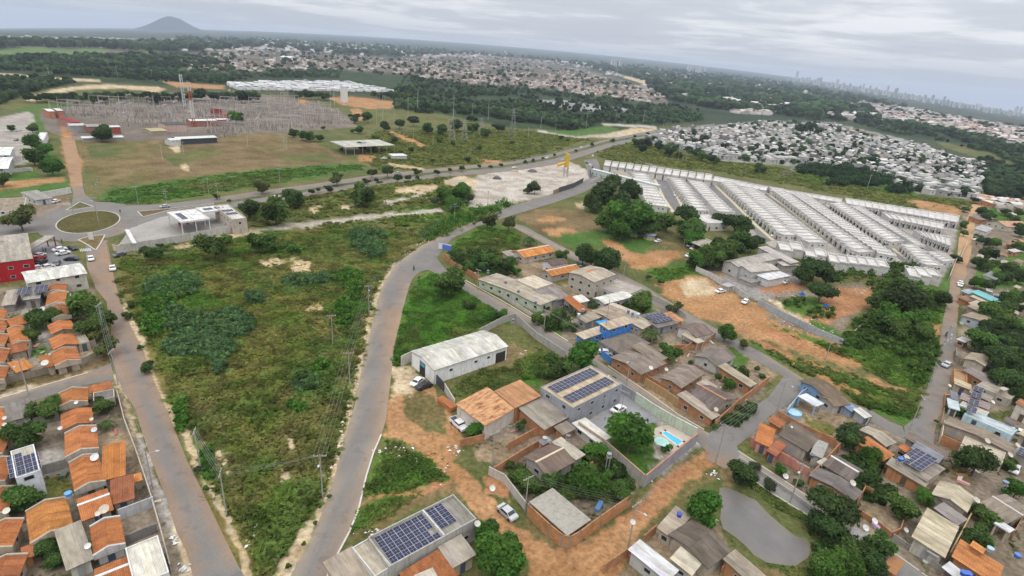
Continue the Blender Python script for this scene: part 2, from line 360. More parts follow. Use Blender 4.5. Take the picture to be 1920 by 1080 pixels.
Z = [  # later ones lie over earlier ones; outlines in photo pixels
 # far country
 ('town', [(-60,62),(330,70),(330,118),(-60,118)]), ('farforest', [(-60,60),(330,66),(330,82),(-60,84)]),
 ('whitelot', [(-20,72),(120,70),(350,74),(350,77),(190,77),(90,79),(-20,82)]),
 ('meadow', [(-40,96),(60,88),(120,92),(200,92),(200,103),(60,103),(30,112),(-40,112)]), ('meadow', [(232,97),(300,95),(300,104),(232,104)]),
 ('forest', [(-40,113),(60,106),(330,103),(440,120),(440,160),(300,160),(150,150),(40,178),(-40,210)]),
 ('sand', [(-40,134),(40,140),(100,145),(190,150),(190,154),(80,148),(-40,140)]),
 ('town', [(330,100),(480,92),(620,101),(760,108),(860,102),(960,108),(1100,130),(1240,170),(1256,196),(1150,186),(1050,172),(960,163),(850,158),(760,140),(640,132),(480,137),(340,132)]),
 ('forest', [(430,134),(640,132),(760,145),(900,162),(1050,174),(1180,190),(1310,206),(1320,226),(1180,245),(1080,246),(960,240),(850,222),(740,200),(740,172),(640,148),(520,148),(430,158)]),
 ('farforest', [(1060,118),(1200,128),(1440,158),(1600,188),(1660,232),(1560,228),(1440,216),(1340,206),(1255,190),(1200,150)]),
 ('town', [(1440,150),(1600,180),(1760,212),(1960,245),(1960,275),(1800,246),(1700,228),(1600,205),(1500,182)]),
 ('sand', [(1160,141),(1220,148),(1250,156),(1210,158),(1170,146)]),
 ('town', [(1355,198),(1445,205),(1445,216),(1380,213)]),
 ('forest', [(1590,226),(1700,230),(1860,258),(1960,292),(1960,325),(1850,286),(1760,266),(1650,246)]),
 ('olive', [(1750,262),(1850,284),(1900,306),(1860,304),(1770,276)]),
 ('forest', [(1835,296),(1960,330),(1960,400),(1850,370)]),
 ('whitelot', [(1000,188),(1050,187),(1110,196),(1190,205),(1180,209),(1090,208),(1030,198)]),
 # substation side
 ('sand', [(42,186),(100,168),(160,160),(200,158),(300,163),(300,174),(230,166),(150,168),(100,176),(60,192)]), ('orange', [(300,152),(420,160),(420,168),(330,163)]), ('sand', [(270,166),(310,166),(288,178)]),
 ('lawn', [(18,206),(70,198),(155,192),(140,200),(60,210)]),
 ('olive', [(430,172),(560,182),(640,205),(700,205),(790,206),(960,242),(1120,262),(960,302),(700,338),(660,300),(560,250)]),
 ('substation', [(68,214),(150,196),(300,186),(430,176),(560,184),(640,210),(672,238),(560,246),(480,262),(300,268),(140,262),(70,240)]),
 ('conc', [(-20,225),(55,208),(70,225),(60,300),(-20,330)]), ('lawn', [(62,214),(74,212),(118,345),(90,330),(70,290)]),
 ('dry', [(140,266),(300,262),(470,250),(560,252),(640,292),(700,310),(480,322),(200,352),(150,300)]),
 ('brown', [(300,285),(380,262),(560,258),(640,296),(640,306),(480,320),(340,330),(220,348),(205,310)]),
 ('dry', [(200,320),(240,308),(300,318),(280,336),(220,345)]), ('sand', [(318,276),(335,272),(350,305),(356,322),(346,322),(335,300)]),
 ('olive', [(160,272),(260,266),(250,288),(170,300)]), ('olive', [(300,292),(380,277),(425,286),(330,312)]), ('dry', [(470,272),(545,262),(570,276),(500,288)]), ('olive', [(520,290),(600,285),(630,298),(540,305)]), ('dry', [(220,290),(290,285),(280,305),(210,312)]),
 ('lawn', [(175,372),(210,352),(480,318),(660,304),(700,312),(640,326),(480,352),(300,380),(210,384)]), ('olive', [(330,345),(480,330),(560,326),(520,344),(380,362)]),
 ('orange', [(112,222),(128,220),(140,280),(155,300),(150,350),(135,350),(118,290)]),
 ('orange', [(612,183),(661,181),(740,190),(775,193),(730,204),(690,204),(640,196)]), ('orange', [(655,205),(675,203),(690,225),(675,226)]), ('orange', [(560,184),(580,190),(575,197),(560,192)]), ('orange', [(720,240),(760,255),(800,272),(790,276),(740,256)]),
 ('orange', [(675,290),(705,294),(700,304),(672,302)]), ('sand', [(730,305),(800,316),(800,320),(725,311)]), ('orange', [(905,298),(942,303),(940,310),(905,308)]),
 ('sand', [(1185,240),(1235,242),(1170,258),(1110,258)]), ('pale', [(1010,243),(1080,256),(1170,248),(1170,251),(1080,260),(1005,248)]), ('lawn', [(1020,247),(1140,236),(1165,244),(1080,256)]), ('pale',[(1130,231),(1230,236),(1230,241),(1130,235)]),
 # meadow behind the terraces and the white quarter
 ('olive', [(1115,290),(1190,262),(1330,300),(1500,318),(1700,362),(1835,378),(1830,420),(1700,400),(1500,350),(1330,320),(1140,302)]),
 ('whitelot', [(1190,262),(1240,244),(1440,226),(1560,230),(1700,262),(1850,312),(1826,374),(1720,362),(1600,316),(1500,312),(1330,300),(1270,276)]),
 ('grey', [(1455,326),(1530,300),(1620,268),(1640,272),(1540,306),(1470,332)]),
 ('dry', [(1545,232),(1600,240),(1680,262),(1600,250)]), ('olive', [(1700,290),(1820,316),(1800,330),(1720,306)]),
 ('orange', [(1695,376),(1720,374),(1790,388),(1812,402),(1790,402),(1720,390)]),
 ('lush', [(1490,312),(1530,306),(1600,318),(1700,352),(1728,366),(1690,366),(1600,352),(1500,338)]),
 ('conc', [(1130,312),(1340,334),(1450,354),(1600,380),(1800,412),(1782,500),(1770,528),(1690,515),(1560,488),(1460,470),(1345,410),(1255,398),(1212,380),(1140,330)]),
 ('lawn', [(1339,346),(1352,342),(1466,442),(1450,450),(1420,424),(1374,379)]), ('lush', [(1432,356),(1442,352),(1606,474),(1602,478),(1545,443),(1470,384)]), ('lush', [(1250,331),(1256,330),(1304,392),(1284,394),(1270,370)]), ('lush', [(1542,378),(1560,382),(1668,456),(1733,497),(1722,499),(1600,416)]),
 # the batching yard and the land between avenue and road
 ('olive', [(460,385),(640,352),(860,326),(1000,330),(960,392),(830,425),(700,450),(460,440)]),
 ('lush', [(720,398),(900,370),(975,372),(960,388),(860,420),(760,425)]),
 ('pale', [(880,352),(868,342),(900,328),(960,312),(1060,300),(1100,318),(1105,336),(1040,366),(960,380),(900,390),(872,388),(892,366)]),
 ('sand', [(740,352),(810,346),(830,352),(790,364),(740,364)]), ('sand', [(825,344),(860,330),(890,336),(895,352),(870,352)]),
 ('pale', [(720,376),(800,362),(800,366),(740,380),(735,388),(728,388)]), ('sand', [(580,388),(600,387),(595,402),(583,402)]), ('sand', [(636,385),(662,383),(656,392),(640,391)]),
 ('pale', [(455,432),(560,418),(640,410),(700,402),(830,390),(830,398),(740,406),(640,418),(520,432),(455,438)]),
 # big field
 ('wild', [(215,480),(460,440),(640,425),(740,430),(800,445),(740,490),(690,580),(640,760),(600,900),(520,1090),(440,1090),(330,800),(250,610)]),
 ('lush', [(250,500),(350,500),(420,570),(470,620),(430,680),(330,650),(265,590)]), ('olive', [(430,470),(700,440),(700,560),(560,560),(440,520)]),
 ('lush', [(640,560),(690,560),(670,640),(630,640)]), ('lush', [(460,430),(520,430),(520,470),(440,480)]), ('olive',[(600,600),(660,640),(620,760),(560,720)]),
 ('lush', [(320,730),(345,740),(360,800),(340,800)]), ('lush', [(355,800),(385,830),(420,910),(395,900),(360,840)]), ('lush', [(545,690),(595,690),(590,750),(550,750)]),
 ('olive', [(560,900),(620,800),(600,900),(540,1050),(480,1090),(520,1000)]),
 ('dry', [(350,740),(400,760),(430,820),(450,900),(440,960),(400,900),(370,820)]), ('sand', [(480,490),(560,482),(600,500),(580,520),(520,515),(470,505)]), ('sand', [(395,850),(420,845),(440,890),(430,900)]),
 ('dry', [(460,480),(620,480),(640,505),(590,530),(480,520)]), ('sand', [(483,488),(522,484),(545,492),(500,500)]), ('sand',[(548,486),(590,488),(585,510),(540,508)]),
 ('sand', [(580,575),(612,570),(608,583),(580,586)]), ('dry', [(590,600),(640,600),(630,640),(590,650)]), ('dry', [(510,740),(610,750),(600,800),(520,820)]), ('dry', [(515,800),(560,810),(580,870),(560,905),(530,915),(500,870)]), ('sand', [(524,890),(552,880),(545,905),(526,912)]), ('sand', [(528,822),(545,818),(552,840),(535,846)]),
 ('sand', [(745,490),(715,550),(700,610),(683,690),(665,780),(652,810),(640,880),(620,950),(560,1060),(540,1090),(505,1090),(560,1010),(610,930),(640,820),(655,760),(672,690),(688,620),(702,560),(730,500)]),
 ('sand', [(330,810),(350,850),(385,920),(420,985),(445,1050),(462,1090),(485,1090),(455,1030),(420,950),(380,870),(345,800),(290,690),(275,655),(255,600),(232,560),(226,590),(250,622),(270,662),(285,702),(300,735)]),
 # roundabout corner, left quarter
 ('dry', [(-20,420),(60,400),(130,385),(130,360),(60,350),(-20,330)]), ('lawn', [(-20,345),(30,330),(130,338),(132,358),(60,362),(-20,378)]), ('orange', [(-20,345),(20,338),(120,332),(122,340),(40,352),(-20,358)]), ('lush', [(-20,335),(60,320),(80,330),(20,340)]),
 ('yard', [(40,395),(130,372),(135,396),(70,420),(40,420)]),
 ('grey', [(55,470),(110,455),(150,490),(158,500),(60,510)]),
 ('yard', [(-20,540),(175,540),(205,660),(215,712),(-20,760)]), ('conc', [(25,560),(60,560),(95,600),(95,660),(60,670),(50,620)]),
 ('yard', [(-20,760),(210,715),(245,800),(320,960),(360,1090),(-20,1090)]), ('conc', [(75,840),(125,840),(130,890),(80,900)]), ('wild', [(85,895),(132,890),(140,930),(90,940)]), ('dirtyard', [(180,800),(245,800),(262,830),(190,845)]), ('dirtyard', [(240,840),(262,840),(285,910),(255,915)]), ('yard', [(228,985),(285,955),(300,1005),(235,1015)]),
 ('lawn', [(57,652),(92,648),(95,668),(58,672)]), ('brown', [(-20,725),(60,705),(200,665),(205,690),(60,730),(-20,748)]), ('sand', [(-20,752),(60,728),(170,698),(170,702),(60,733),(-20,757)]), ('dirtyard', [(150,665),(190,655),(195,668),(150,685)]),
 ('sand', [(207,690),(222,700),(245,770),(262,820),(252,820),(236,770),(214,715)]), ('conc', [(252,810),(270,830),(315,950),(345,1040),(330,1040),(280,920)]), ('sand',[(318,940),(345,1000),(365,1090),(345,1090),(320,1000)]),
 ('olive', [(225,470),(440,432),(460,442),(300,490),(222,490)]), ('sand', [(430,440),(470,430),(500,440),(440,446),(330,466),(320,470),(330,460)]),
 # triangle and the land round the warehouse
 ('lush', [(770,540),(800,505),(840,510),(880,545),(960,578),(955,610),(890,610),(780,660),(740,690),(734,680),(745,620),(758,560)]),
 ('lawn', [(790,520),(830,530),(900,565),(880,600),(800,600),(780,560)]), ('olive', [(745,650),(790,600),(800,640),(760,680)]),
 ('olive', [(830,710),(945,640),(960,610),(1050,660),(1040,700),(960,710),(910,730),(860,740)]), ('dry', [(890,650),(960,640),(1010,660),(960,680),(880,690)]), ('lush',[(1000,690),(1020,700),(1010,730),(975,716)]),
 ('orange', [(735,690),(790,700),(830,740),(850,790),(870,830),(840,870),(800,835),(745,822),(715,820),(728,770)]),
 ('dry', [(750,720),(820,740),(840,800),(800,815),(770,790)]), ('olive',[(790,790),(830,805),(835,825),(800,815)]), ('sand',[(733,690),(780,690),(775,740),(730,740)]),
 ('lush', [(715,825),(770,830),(820,865),(850,905),(760,925),(690,940),(695,880)]), ('lush', [(668,960),(720,935),(810,920),(820,930),(720,990),(655,1000)]), ('olive',[(700,840),(740,825),(790,850),(740,860)]), ('dry', [(800,910),(850,915),(860,930),(780,950),(700,1010),(650,1010),(690,985)]),
 ('clay', [(668,958),(700,938),(760,922),(840,908),(845,914),(770,928),(705,945),(665,965)]),
 ('yard', [(870,800),(1020,745),(1080,790),(1210,900),(1180,935),(1065,1030),(985,960),(920,880)]), ('dirtyard', [(880,840),(960,810),(985,840),(930,870),(890,870)]), ('olive', [(940,880),(1060,850),(1140,850),(1200,900),(1160,940),(1100,940),(1000,930)]), ('lush', [(1085,840),(1130,860),(1180,890),(1140,900)]),
 ('clay', [(905,880),(945,900),(955,940),(915,930)]), ('olive', [(880,860),(915,880),(920,900),(885,890)]),
 ('dry', [(985,965),(1060,1030),(1180,950),(1290,860),(1310,865),(1190,980),(1080,1045),(1040,1035),(975,985)]), ('lush', [(1055,1028),(1085,1018),(1090,1030),(1065,1036)]),
 # dirt streets' wide junction
 ('orange', [(715,822),(745,826),(800,860),(860,930),(900,975),(945,1020),(985,1040),(1000,1090),(1140,1090),(1180,1030),(1250,950),(1340,862),(1350,835),(1300,850),(1180,960),(1080,1030),(1040,1035),(970,990),(905,920),(850,870),(790,815),(760,790),(730,770)]),
 ('clay', [(945,985),(1000,1015),(1000,1040),(960,1035)]), ('clay',[(1160,975),(1290,870),(1300,880),(1200,985)]),
 ('dry', [(1200,1010),(1330,880),(1350,890),(1260,960),(1220,1010)]),
 # pool property, cluster of houses
 ('conc', [(1140,720),(1290,790),(1308,830),(1240,900),(1130,840),(1090,800)]), ('lush', [(1130,790),(1240,800),(1230,860),(1205,895),(1150,860)]), ('pale', [(1225,800),(1260,800),(1300,822),(1270,850),(1235,860)]),
 ('lawn', [(1210,850),(1250,860),(1220,890)]),
 ('yard', [(905,530),(940,505),(1110,560),(1220,570),(1350,620),(1460,690),(1400,770),(1330,800),(1160,700),(1060,650),(1010,600)]),
 ('lush', [(835,465),(905,420),(970,430),(975,490),(920,520),(860,500)]), ('olive', [(840,470),(940,440),(970,470),(930,500)]), ('dirtyard', [(965,490),(1030,490),(1020,540),(980,520)]), ('dirtyard',[(1050,530),(1085,545),(1080,560),(1060,555)]),
 ('lush', [(1000,590),(1060,600),(1050,640),(1010,620)]), ('lush', [(1170,560),(1220,560),(1225,590),(1180,590)]), ('dirtyard', [(1230,640),(1300,650),(1290,690),(1250,680)]),
 ('lush', [(1370,640),(1410,690),(1380,720),(1360,700)]), ('dirtyard', [(1390,650),(1470,690),(1440,720),(1400,690)]), ('lush', [(1400,760),(1340,805),(1380,800),(1420,760)]),
 ('dirtyard', [(1160,700),(1330,790),(1310,800),(1150,715)]),
 # ball field and dirt
 ('olive', [(960,410),(1110,370),(1330,440),(1390,490),(1300,540),(1210,530),(1100,470),(1010,440)]),
 ('brown', [(965,408),(1010,388),(1110,400),(1140,428),(1080,440),(1020,442)]), ('orange', [(1005,410),(1030,405),(1065,408),(1055,415),(1010,418)]), ('orange',[(1010,432),(1060,424),(1080,434),(1040,444)]), ('sand', [(1080,380),(1100,382),(1095,392),(1080,390)]),
 ('lawn', [(1045,440),(1130,430),(1200,440),(1230,450),(1210,480),(1120,460),(1080,470)]), ('lawn', [(1205,385),(1255,402),(1250,410),(1210,408)]), ('lush', [(1090,365),(1130,370),(1130,400),(1100,395)]),
 ('orange', [(1130,452),(1152,450),(1165,465),(1200,475),(1270,468),(1282,480),(1240,498),(1190,505),(1165,490),(1140,470)]), ('dry', [(1190,440),(1290,460),(1300,500),(1270,470)]),
 ('lush', [(1200,505),(1300,490),(1340,500),(1320,520),(1240,530)]),
 ('orange', [(1225,535),(1310,515),(1360,540),(1420,570),(1560,640),(1620,690),(1600,695),(1500,660),(1400,630),(1300,590)]),
 ('sand', [(1270,530),(1320,522),(1350,545),(1290,560)]), ('clay', [(1440,610),(1520,640),(1500,655),(1430,625)]),
 ('grey', [(1320,500),(1400,490),(1500,500),(1500,545),(1420,565),(1340,530)]), ('dirtyard', [(1330,510),(1385,502),(1370,520),(1340,522)]), ('clay', [(1470,525),(1520,540),(1460,550),(1420,545)]),
 ('yard', [(1430,560),(1500,545),(1620,530),(1630,560),(1560,640),(1440,600)]), ('clay', [(1560,540),(1640,540),(1640,570),(1570,600),(1530,620),(1480,600)]), ('sand', [(1440,562),(1480,570),(1520,605),(1490,600)]), ('lush', [(1460,560),(1530,555),(1555,580),(1520,590),(1470,580)]), ('lush',[(1500,590),(1570,620),(1580,640),(1530,615)]),
 ('lush', [(1430,600),(1580,655),(1600,640),(1650,600),(1630,560),(1700,530),(1780,540),(1765,640),(1745,720),(1700,730),(1600,680),(1560,660)]),
 ('orange', [(1730,600),(1765,610),(1760,635),(1740,625)]),
 ('olive', [(1390,630),(1440,640),(1560,690),(1730,730),(1728,770),(1700,790),(1660,780),(1560,720),(1440,672)]), ('lawn', [(1400,640),(1500,690),(1570,705),(1660,740),(1640,765),(1560,715),(1440,668)]), ('lush', [(1560,710),(1620,735),(1700,770),(1715,785),(1690,790),(1640,770)]),
 ('orange', [(1380,625),(1420,635),(1500,668),(1560,690),(1720,735),(1730,740),(1640,720),(1540,690),(1440,655)]), ('orange', [(1500,685),(1540,700),(1620,740),(1700,768),(1725,768),(1640,752),(1560,720)]),
 ('lush', [(1760,530),(1790,500),(1800,480),(1785,530),(1772,560)]), ('lawn', [(1765,535),(1775,505),(1790,505),(1780,535)]),
 # right-hand quarter
 ('yard', [(1800,385),(1960,390),(1960,760),(1760,790),(1800,600),(1815,470)]), ('lush', [(1850,385),(1960,400),(1960,430),(1860,420)]), ('lush', [(1830,480),(1960,470),(1960,540),(1830,540)]), ('lush', [(1860,600),(1960,590),(1960,760),(1880,700)]), ('forest', [(1870,620),(1960,600),(1960,740),(1900,740)]),
 ('yard', [(1400,810),(1520,720),(1690,810),(1960,780),(1960,1090),(1660,1090),(1480,930)]), ('dirtyard', [(1480,775),(1545,755),(1630,780),(1570,830),(1500,790)]), ('wild', [(1490,780),(1560,790),(1590,810),(1540,812)]),
 ('dirtyard', [(1615,950),(1650,930),(1685,970),(1670,1010),(1630,1000)]), ('dry', [(1800,860),(1830,900),(1810,920),(1780,880)]),
 ('olive', [(1370,860),(1420,890),(1530,970),(1560,1050),(1500,1090),(1400,1090),(1340,1040),(1330,960)]), ('dry', [(1340,870),(1370,865),(1390,900),(1360,910)]), ('dirtyard', [(1225,1000),(1340,960),(1370,1030),(1400,1090),(1130,1090)]),
 ('dry', [(1420,1060),(1500,1060),(1520,1090),(1420,1090)]),
]
ZB = [(t, np.array(p, float), (min(a for a, b in p), max(a for a, b in p), min(b for a, b in p), max(b for a, b in p))) for t, p in Z]

def soil_colour(t, x, y, v=None):
    a, b, s = SOIL[t]; n = np.clip((fbm(x/s, y/s, 5, 4)-0.5)*2.6+0.5, 0, 1)[:, None]
    return np.array(a)[None]*(1-n)+np.array(b)[None]*n
def ground_colour(x, y, jit=True, skip=()):
    """colour of the ground at world points"""
    x = np.asarray(x, float); y = np.asarray(y, float)
    z = T(x, y); px, py = proj(np.stack([x, y, z], 1)); d = np.hypot(x, y)
    front = (y > 5)
    base = np.where((d > 900)[:, None], soil_colour('farforest', x, y), soil_colour('olive', x, y))
    k = sstep((d-700)/500)[:, None]
    base = soil_colour('olive', x, y)*(1-k) + soil_colour('farforest', x, y)*k
    col = base
    W = np.clip(d*0.006, 0.5, 12)
    jx = (fbm(x/7, y/7, 31, 3)-.5)*2; jy = (fbm(x/7, y/7, 77, 3)-.5)*2
    jx2 = (fbm(x/1.7, y/1.7, 41, 2)-.5)*2; jy2 = (fbm(x/1.7, y/1.7, 57, 2)-.5)*2
    rough = np.clip(CAM_H*2/np.maximum(d, 1), 0.08, 1.0)
    qx = px + (jx*13+jx2*7)*rough; qy = py + (jy*9+jy2*5)*rough*np.clip(1.6*(CAM_H/np.maximum(d, 20)), 0.12, 1)*1.6
    off = [(0, 0), (2.2, .8), (-2.2, -.8), (.8, 1.8), (-.8, -1.8)]
    for t, poly, bb in ZB:
        if t in skip: continue
        sel = np.nonzero(front & (qx > bb[0]-8) & (qx < bb[1]+8) & (qy > bb[2]-6) & (qy < bb[3]+6))[0]
        if not len(sel): continue
        m = np.zeros(len(sel)); r = rough[sel]
        for ox, oy in off: m += inpoly(qx[sel]+ox*(0.4+r), qy[sel]+oy*(0.25+r*.8), poly)
        m = (m/len(off))[:, None]
        if m.max() == 0: continue
        col[sel] = col[sel]*(1-m)+soil_colour(t, x[sel], y[sel])*m
    return col
def build_ground():
    fine = np.radians(np.arange(-56, 56.01, 0.165)); back = np.radians(np.arange(60, 300.1, 6.0))
    az = np.concatenate([fine, back]); na = len(az)
    dep = np.concatenate([np.linspace(86, 56, 8), np.arange(55.4, 12, -0.2), np.arange(12, 1.5, -0.105), np.arange(1.5, 0.2, -0.045)])
    r = CAM_H/np.tan(np.radians(dep)); r = np.minimum(r, 17000+0.15*np.maximum(r-17000, 0)); r = np.concatenate([r[r < 19500], [20000]])
    A, Rr = np.meshgrid(az, r); x = (Rr*np.sin(A)).ravel(); y = (Rr*np.cos(A)).ravel(); z = T(x, y)
    col = ground_colour(x, y)
    z = z - np.where(np.hypot(x, y) < 1200, 0.0, 0.0)
    nr = len(r); i = np.arange(nr-1)[:, None]*na; j = np.arange(na)[None]; j2 = (np.arange(na)+1) % na
    F = np.stack([(i+j), (i+j2[None]), (i+na+j2[None]), (i+na+j)], -1).reshape(-1, 4)
    V = np.stack([x, y, z], 1); c0 = len(V)
    me = np_mesh("ground", V, F[:, ::-1], "ground", col, "col")
    # close the hole under the camera
    o = bpy.data.objects.new("ground", me); link(o); kind(o, 'structure')
    m = MB(); ring = [(x[k], y[k], z[k]) for k in range(na)]
    me2 = bpy.data.meshes.new("ground_below"); me2.from_pydata(ring, [], [tuple(range(na))][::-1]); me2.materials.append(MATS["ground"])
    a = me2.attributes.new("col", 'FLOAT_COLOR', 'POINT'); a.data.foreach_set("color", np.tile(np.array([.2, .18, .16, 1], np.float32), na))
    kind(link(bpy.data.objects.new("ground_below", me2)), 'structure')
build_ground()

# ---------------------------------------------------------------- sheets on the ground: roads, yards
def sheet(name, poly, base, lift, cell, dust_and_tint=(), k='structure', mat="road", label=None, world=False):
    """a flat piece of paving cut into cells, a little above the ground"""
    if mat == "road" and not world: PAVED.append(poly)
    P = [Vector(p) for p in (poly if world else unproj([a for a, b in poly], [b for a, b in poly]))]
    bm = bmesh.new(); vs = [bm.verts.new((p.x, p.y, 0)) for p in P]; f = bm.faces.new(vs); f.normal_update()
    if f.normal.z < 0: f.normal_flip()
    xs = [p.x for p in P]; ys = [p.y for p in P]
    for axis, lo, hi in ((0, min(xs), max(xs)), (1, min(ys), max(ys))):
        c = math.floor(lo/cell+1)*cell
        while c < hi:
            no = (1, 0, 0) if axis == 0 else (0, 1, 0); co = (c+0.013, 0, 0) if axis == 0 else (0, c+0.013, 0)
            bmesh.ops.bisect_plane(bm, geom=bm.verts[:]+bm.edges[:]+bm.faces[:], plane_co=co, plane_no=no); c += cell
    bmesh.ops.triangulate(bm, faces=[f for f in bm.faces if len(f.verts) > 4])
    me = bpy.data.meshes.new(name); bm.to_mesh(me); bm.free()
    n = len(me.vertices); co = np.zeros(n*3, np.float32); me.vertices.foreach_get("co", co); co = co.reshape(-1, 3)
    x = co[:, 0].astype(float); y = co[:, 1].astype(float); d = np.hypot(x, y)
    co[:, 2] = T(x, y) + lift*np.clip(d/260, 1, 12); me.vertices.foreach_set("co", co.ravel())
    c = np.tile(np.array(base, float), (n, 1)); nz = fbm(x/4, y/4, 9, 4)[:, None]; c *= 0.85+0.3*nz
    px, py = proj(np.stack([x, y, co[:, 2]], 1))
    for dc, amt, w, line in dust_and_tint:        # blown soil along edges and a darker forecourt band, by distance from a line
        L_ = np.array(line, float); best = np.full(n, 1e9)
        for a, b in zip(L_[:-1], L_[1:]):
            ab = b-a; t = np.clip(((px-a[0])*ab[0]+(py-a[1])*ab[1])/(ab @ ab), 0, 1)
            best = np.minimum(best, np.hypot(px-a[0]-t*ab[0], py-a[1]-t*ab[1]))
        best = best*(0.55+0.9*fbm(x/6, y/6, 3, 4)); m = (np.clip(1-best/w, 0, 1)**0.8*amt)[:, None]
        c = c*(1-m)+np.array(dc)*m
    a = me.attributes.new("col", 'FLOAT_COLOR', 'POINT'); t = np.ones((n, 4), np.float32); t[:, :3] = c; a.data.foreach_set("color", t.ravel())
    me.materials.append(MATS[mat]); me.update()
    o = bpy.data.objects.new(name, me); link(o); kind(o, k); return o
ASPH = (.170, .158, .146); ASPH2 = (.165, .150, .136); OR = (.29, .18, .105); SA = (.36, .275, .18); PAVED = []; DK = (.105, .1, .098)
R1L = [(520,1120),(545,1080),(585,1007),(615,935),(630,885),(650,810),(665,760),(681,680),(697,610),(713,545),(740,497),(788,462),(850,432),(905,408),(960,386),(1010,372),(1058,356),(1105,335),(1100,316),(1094,300)]
R1R = [(1118,298),(1122,304),(1132,338),(1096,360),(1040,380),(960,404),(895,425),(848,447),(828,470),(818,484)]
R1E = [(768,535),(760,562),(750,605),(741,640),(735,690),(730,735),(723,790),(715,815),(700,850),(687,892),(672,957),(655,998),(630,1045),(612,1085),(600,1120)]
sheet("road", R1L+R1R+[(832,503),(820,512),(800,506),(786,510),(774,522)]+R1E, ASPH, .05, 2.5,
      [(OR, .6, 30, [(740,600),(735,690),(726,770),(715,815)]), (OR, .45, 24, [(715,815),(687,892),(672,957),(630,1045),(600,1100)]), (SA, .5, 9, R1L[:14]), (SA, .35, 9, R1E), (OR, .3, 30, [(768,535),(750,605),(740,650)])])
sheet("street", [(160,455),(163,500),(180,542),(200,566),(207,622),(212,677),(220,710),(237,742),(254,768),(268,815),(288,874),(312,935),(331,997),(350,1035),(363,1085),(375,1130),(480,1130),(457,1080),(440,1047),(410,985),(380,922),(350,862),(330,812),(297,733),(282,700),(270,660),(250,622),(235,590),(225,565),(219,540),(213,518),(207,482),(200,450)], ASPH, .054, 2.5,
      [(OR, .7, 16, [(165,490),(190,545),(207,622),(225,690),(250,760),(290,870),(340,1000),(370,1085)]), (OR, .7, 18, [(190,455),(203,470),(207,490),(215,540),(228,580),(250,630),(282,705),(330,815),(380,920),(440,1045)]), (OR, .6, 26, [(190,480),(205,520)]), (OR, .5, 20, [(215,690),(235,700),(250,730)])])
sheet("side_street", [(-40,764),(0,749),(55,733),(162,701),(208,681),(214,712),(140,726),(100,741),(-40,782)], ASPH2, .05, 2.5, [(OR, .5, 12, [(150,705),(212,695)]), (SA, .4, 6, [(-40,760),(55,733),(165,702)])])
# roundabout ring
ring = [(165+100*cos(a), 416+36*sin(a)-9*cos(a)) for a in np.linspace(0, 2*pi, 48, endpoint=False)]
sheet("roundabout", ring, ASPH, .058, 4, [(OR, .35, 16, [(215,440),(225,425)])])
sheet("slip_street", [(135,350),(155,350),(160,365),(178,378),(205,388),(190,402),(150,398),(132,392),(137,370)], ASPH, .062, 4, [(OR,.6,18,[(145,345),(147,360)])])
sheet("dirt_road", [(116,262),(140,262),(149,300),(156,352),(134,352),(128,320)], OR, .05, 4)
sheet("west_street", [(-40,420),(40,412),(85,396),(110,385),(125,396),(90,425),(70,436),(-40,452)], ASPH, .048, 4, [(OR,.5,16,[(40,404),(110,388)])])
AU = [(212,386),(300,383.5),(400,372),(480,359),(580,346),(680,331),(780,320),(830,315),(960,303),(1035,289),(1090,275),(1130,263),(1200,249),(1290,238),(1340,232)]
AD = [(1340,234),(1290,241.5),(1200,254),(1135,266),(1092,279),(1037,294.5),(960,308.5),(830,321),(780,326.5),(680,339),(580,354.5),(480,368.5),(400,381),(320,391),(262,398),(230,401)]
sheet("avenue", AU+AD, ASPH, .066, 7, [(OR, .45, 6, AU[2:9])])
LU = [(262,409),(300,398),(320,394.5),(400,385),(480,373),(580,358.5),(680,343),(780,331),(830,324.5),(960,312.5),(1037,298.5),(1092,283),(1137,270),(1200,257),(1290,244),(1340,237)]
LD = [(1340,240),(1290,248.5),(1230,257),(1150,274),(1100,291),(1045,308),(960,321),(830,332),(780,338.5),(680,351),(580,367.5),(480,382),(420,391),(330,405),(270,423),(255,430)]
sheet("avenue", LU+LD, ASPH, .066, 7, [(OR, .3, 5, LD[3:12])])
R7T = [(817,482),(835,505),(870,526),(893,540),(960,577),(1017,612),(1065,642),(1135,685),(1210,735),(1272,780),(1320,808),(1360,826)]
R7B = [(1370,872),(1335,858),(1318,840),(1290,811),(1252,792),(1192,752),(1145,716),(1055,662),(1005,632),(960,603),(925,579),(872,546),(837,522),(800,505)]
sheet("street", R7T+R7B, ASPH2, .056, 2.2, [(SA, .5, 8, R7T[2:]), (OR, .7, 26, [(1345,862),(1330,850)])])
sheet("lane", [(962,420),(985,424),(1012,440),(1077,474),(1157,510),(1212,538),(1262,570),(1337,613),(1377,634),(1440,668),(1512,714),(1560,742),(1632,769),(1665,789),(1692,800),(1700,826),(1660,806),(1625,788),(1600,775),(1545,748),(1507,727),(1440,690),(1370,650),(1325,628),(1250,585),(1200,555),(1150,522),(1065,483),(1005,449),(965,428)], ASPH2, .052, 3, [(SA, .45, 6, [(965,424),(1075,478),(1210,545),(1335,620)]), (SA,.3,7,[(1440,668),(1512,714),(1632,769)])])
sheet("street", [(1330,812),(1385,780),(1440,746),(1472,702),(1508,726),(1482,755),(1440,783),(1415,811),(1381,837),(1388,852),(1360,880),(1325,862)], ASPH, .06, 2.2, [(OR, .6, 30, [(1325,866),(1360,878)])])
sheet("lane", [(1384,846),(1440,882),(1520,935),(1600,990),(1680,1040),(1750,1090),(1790,1120),(1700,1120),(1660,1065),(1590,1010),(1515,967),(1440,921),(1375,872)], (.20,.19,.175), .054, 2.2, [(SA, .4, 9, [(1384,848),(1520,938),(1680,1042)])])
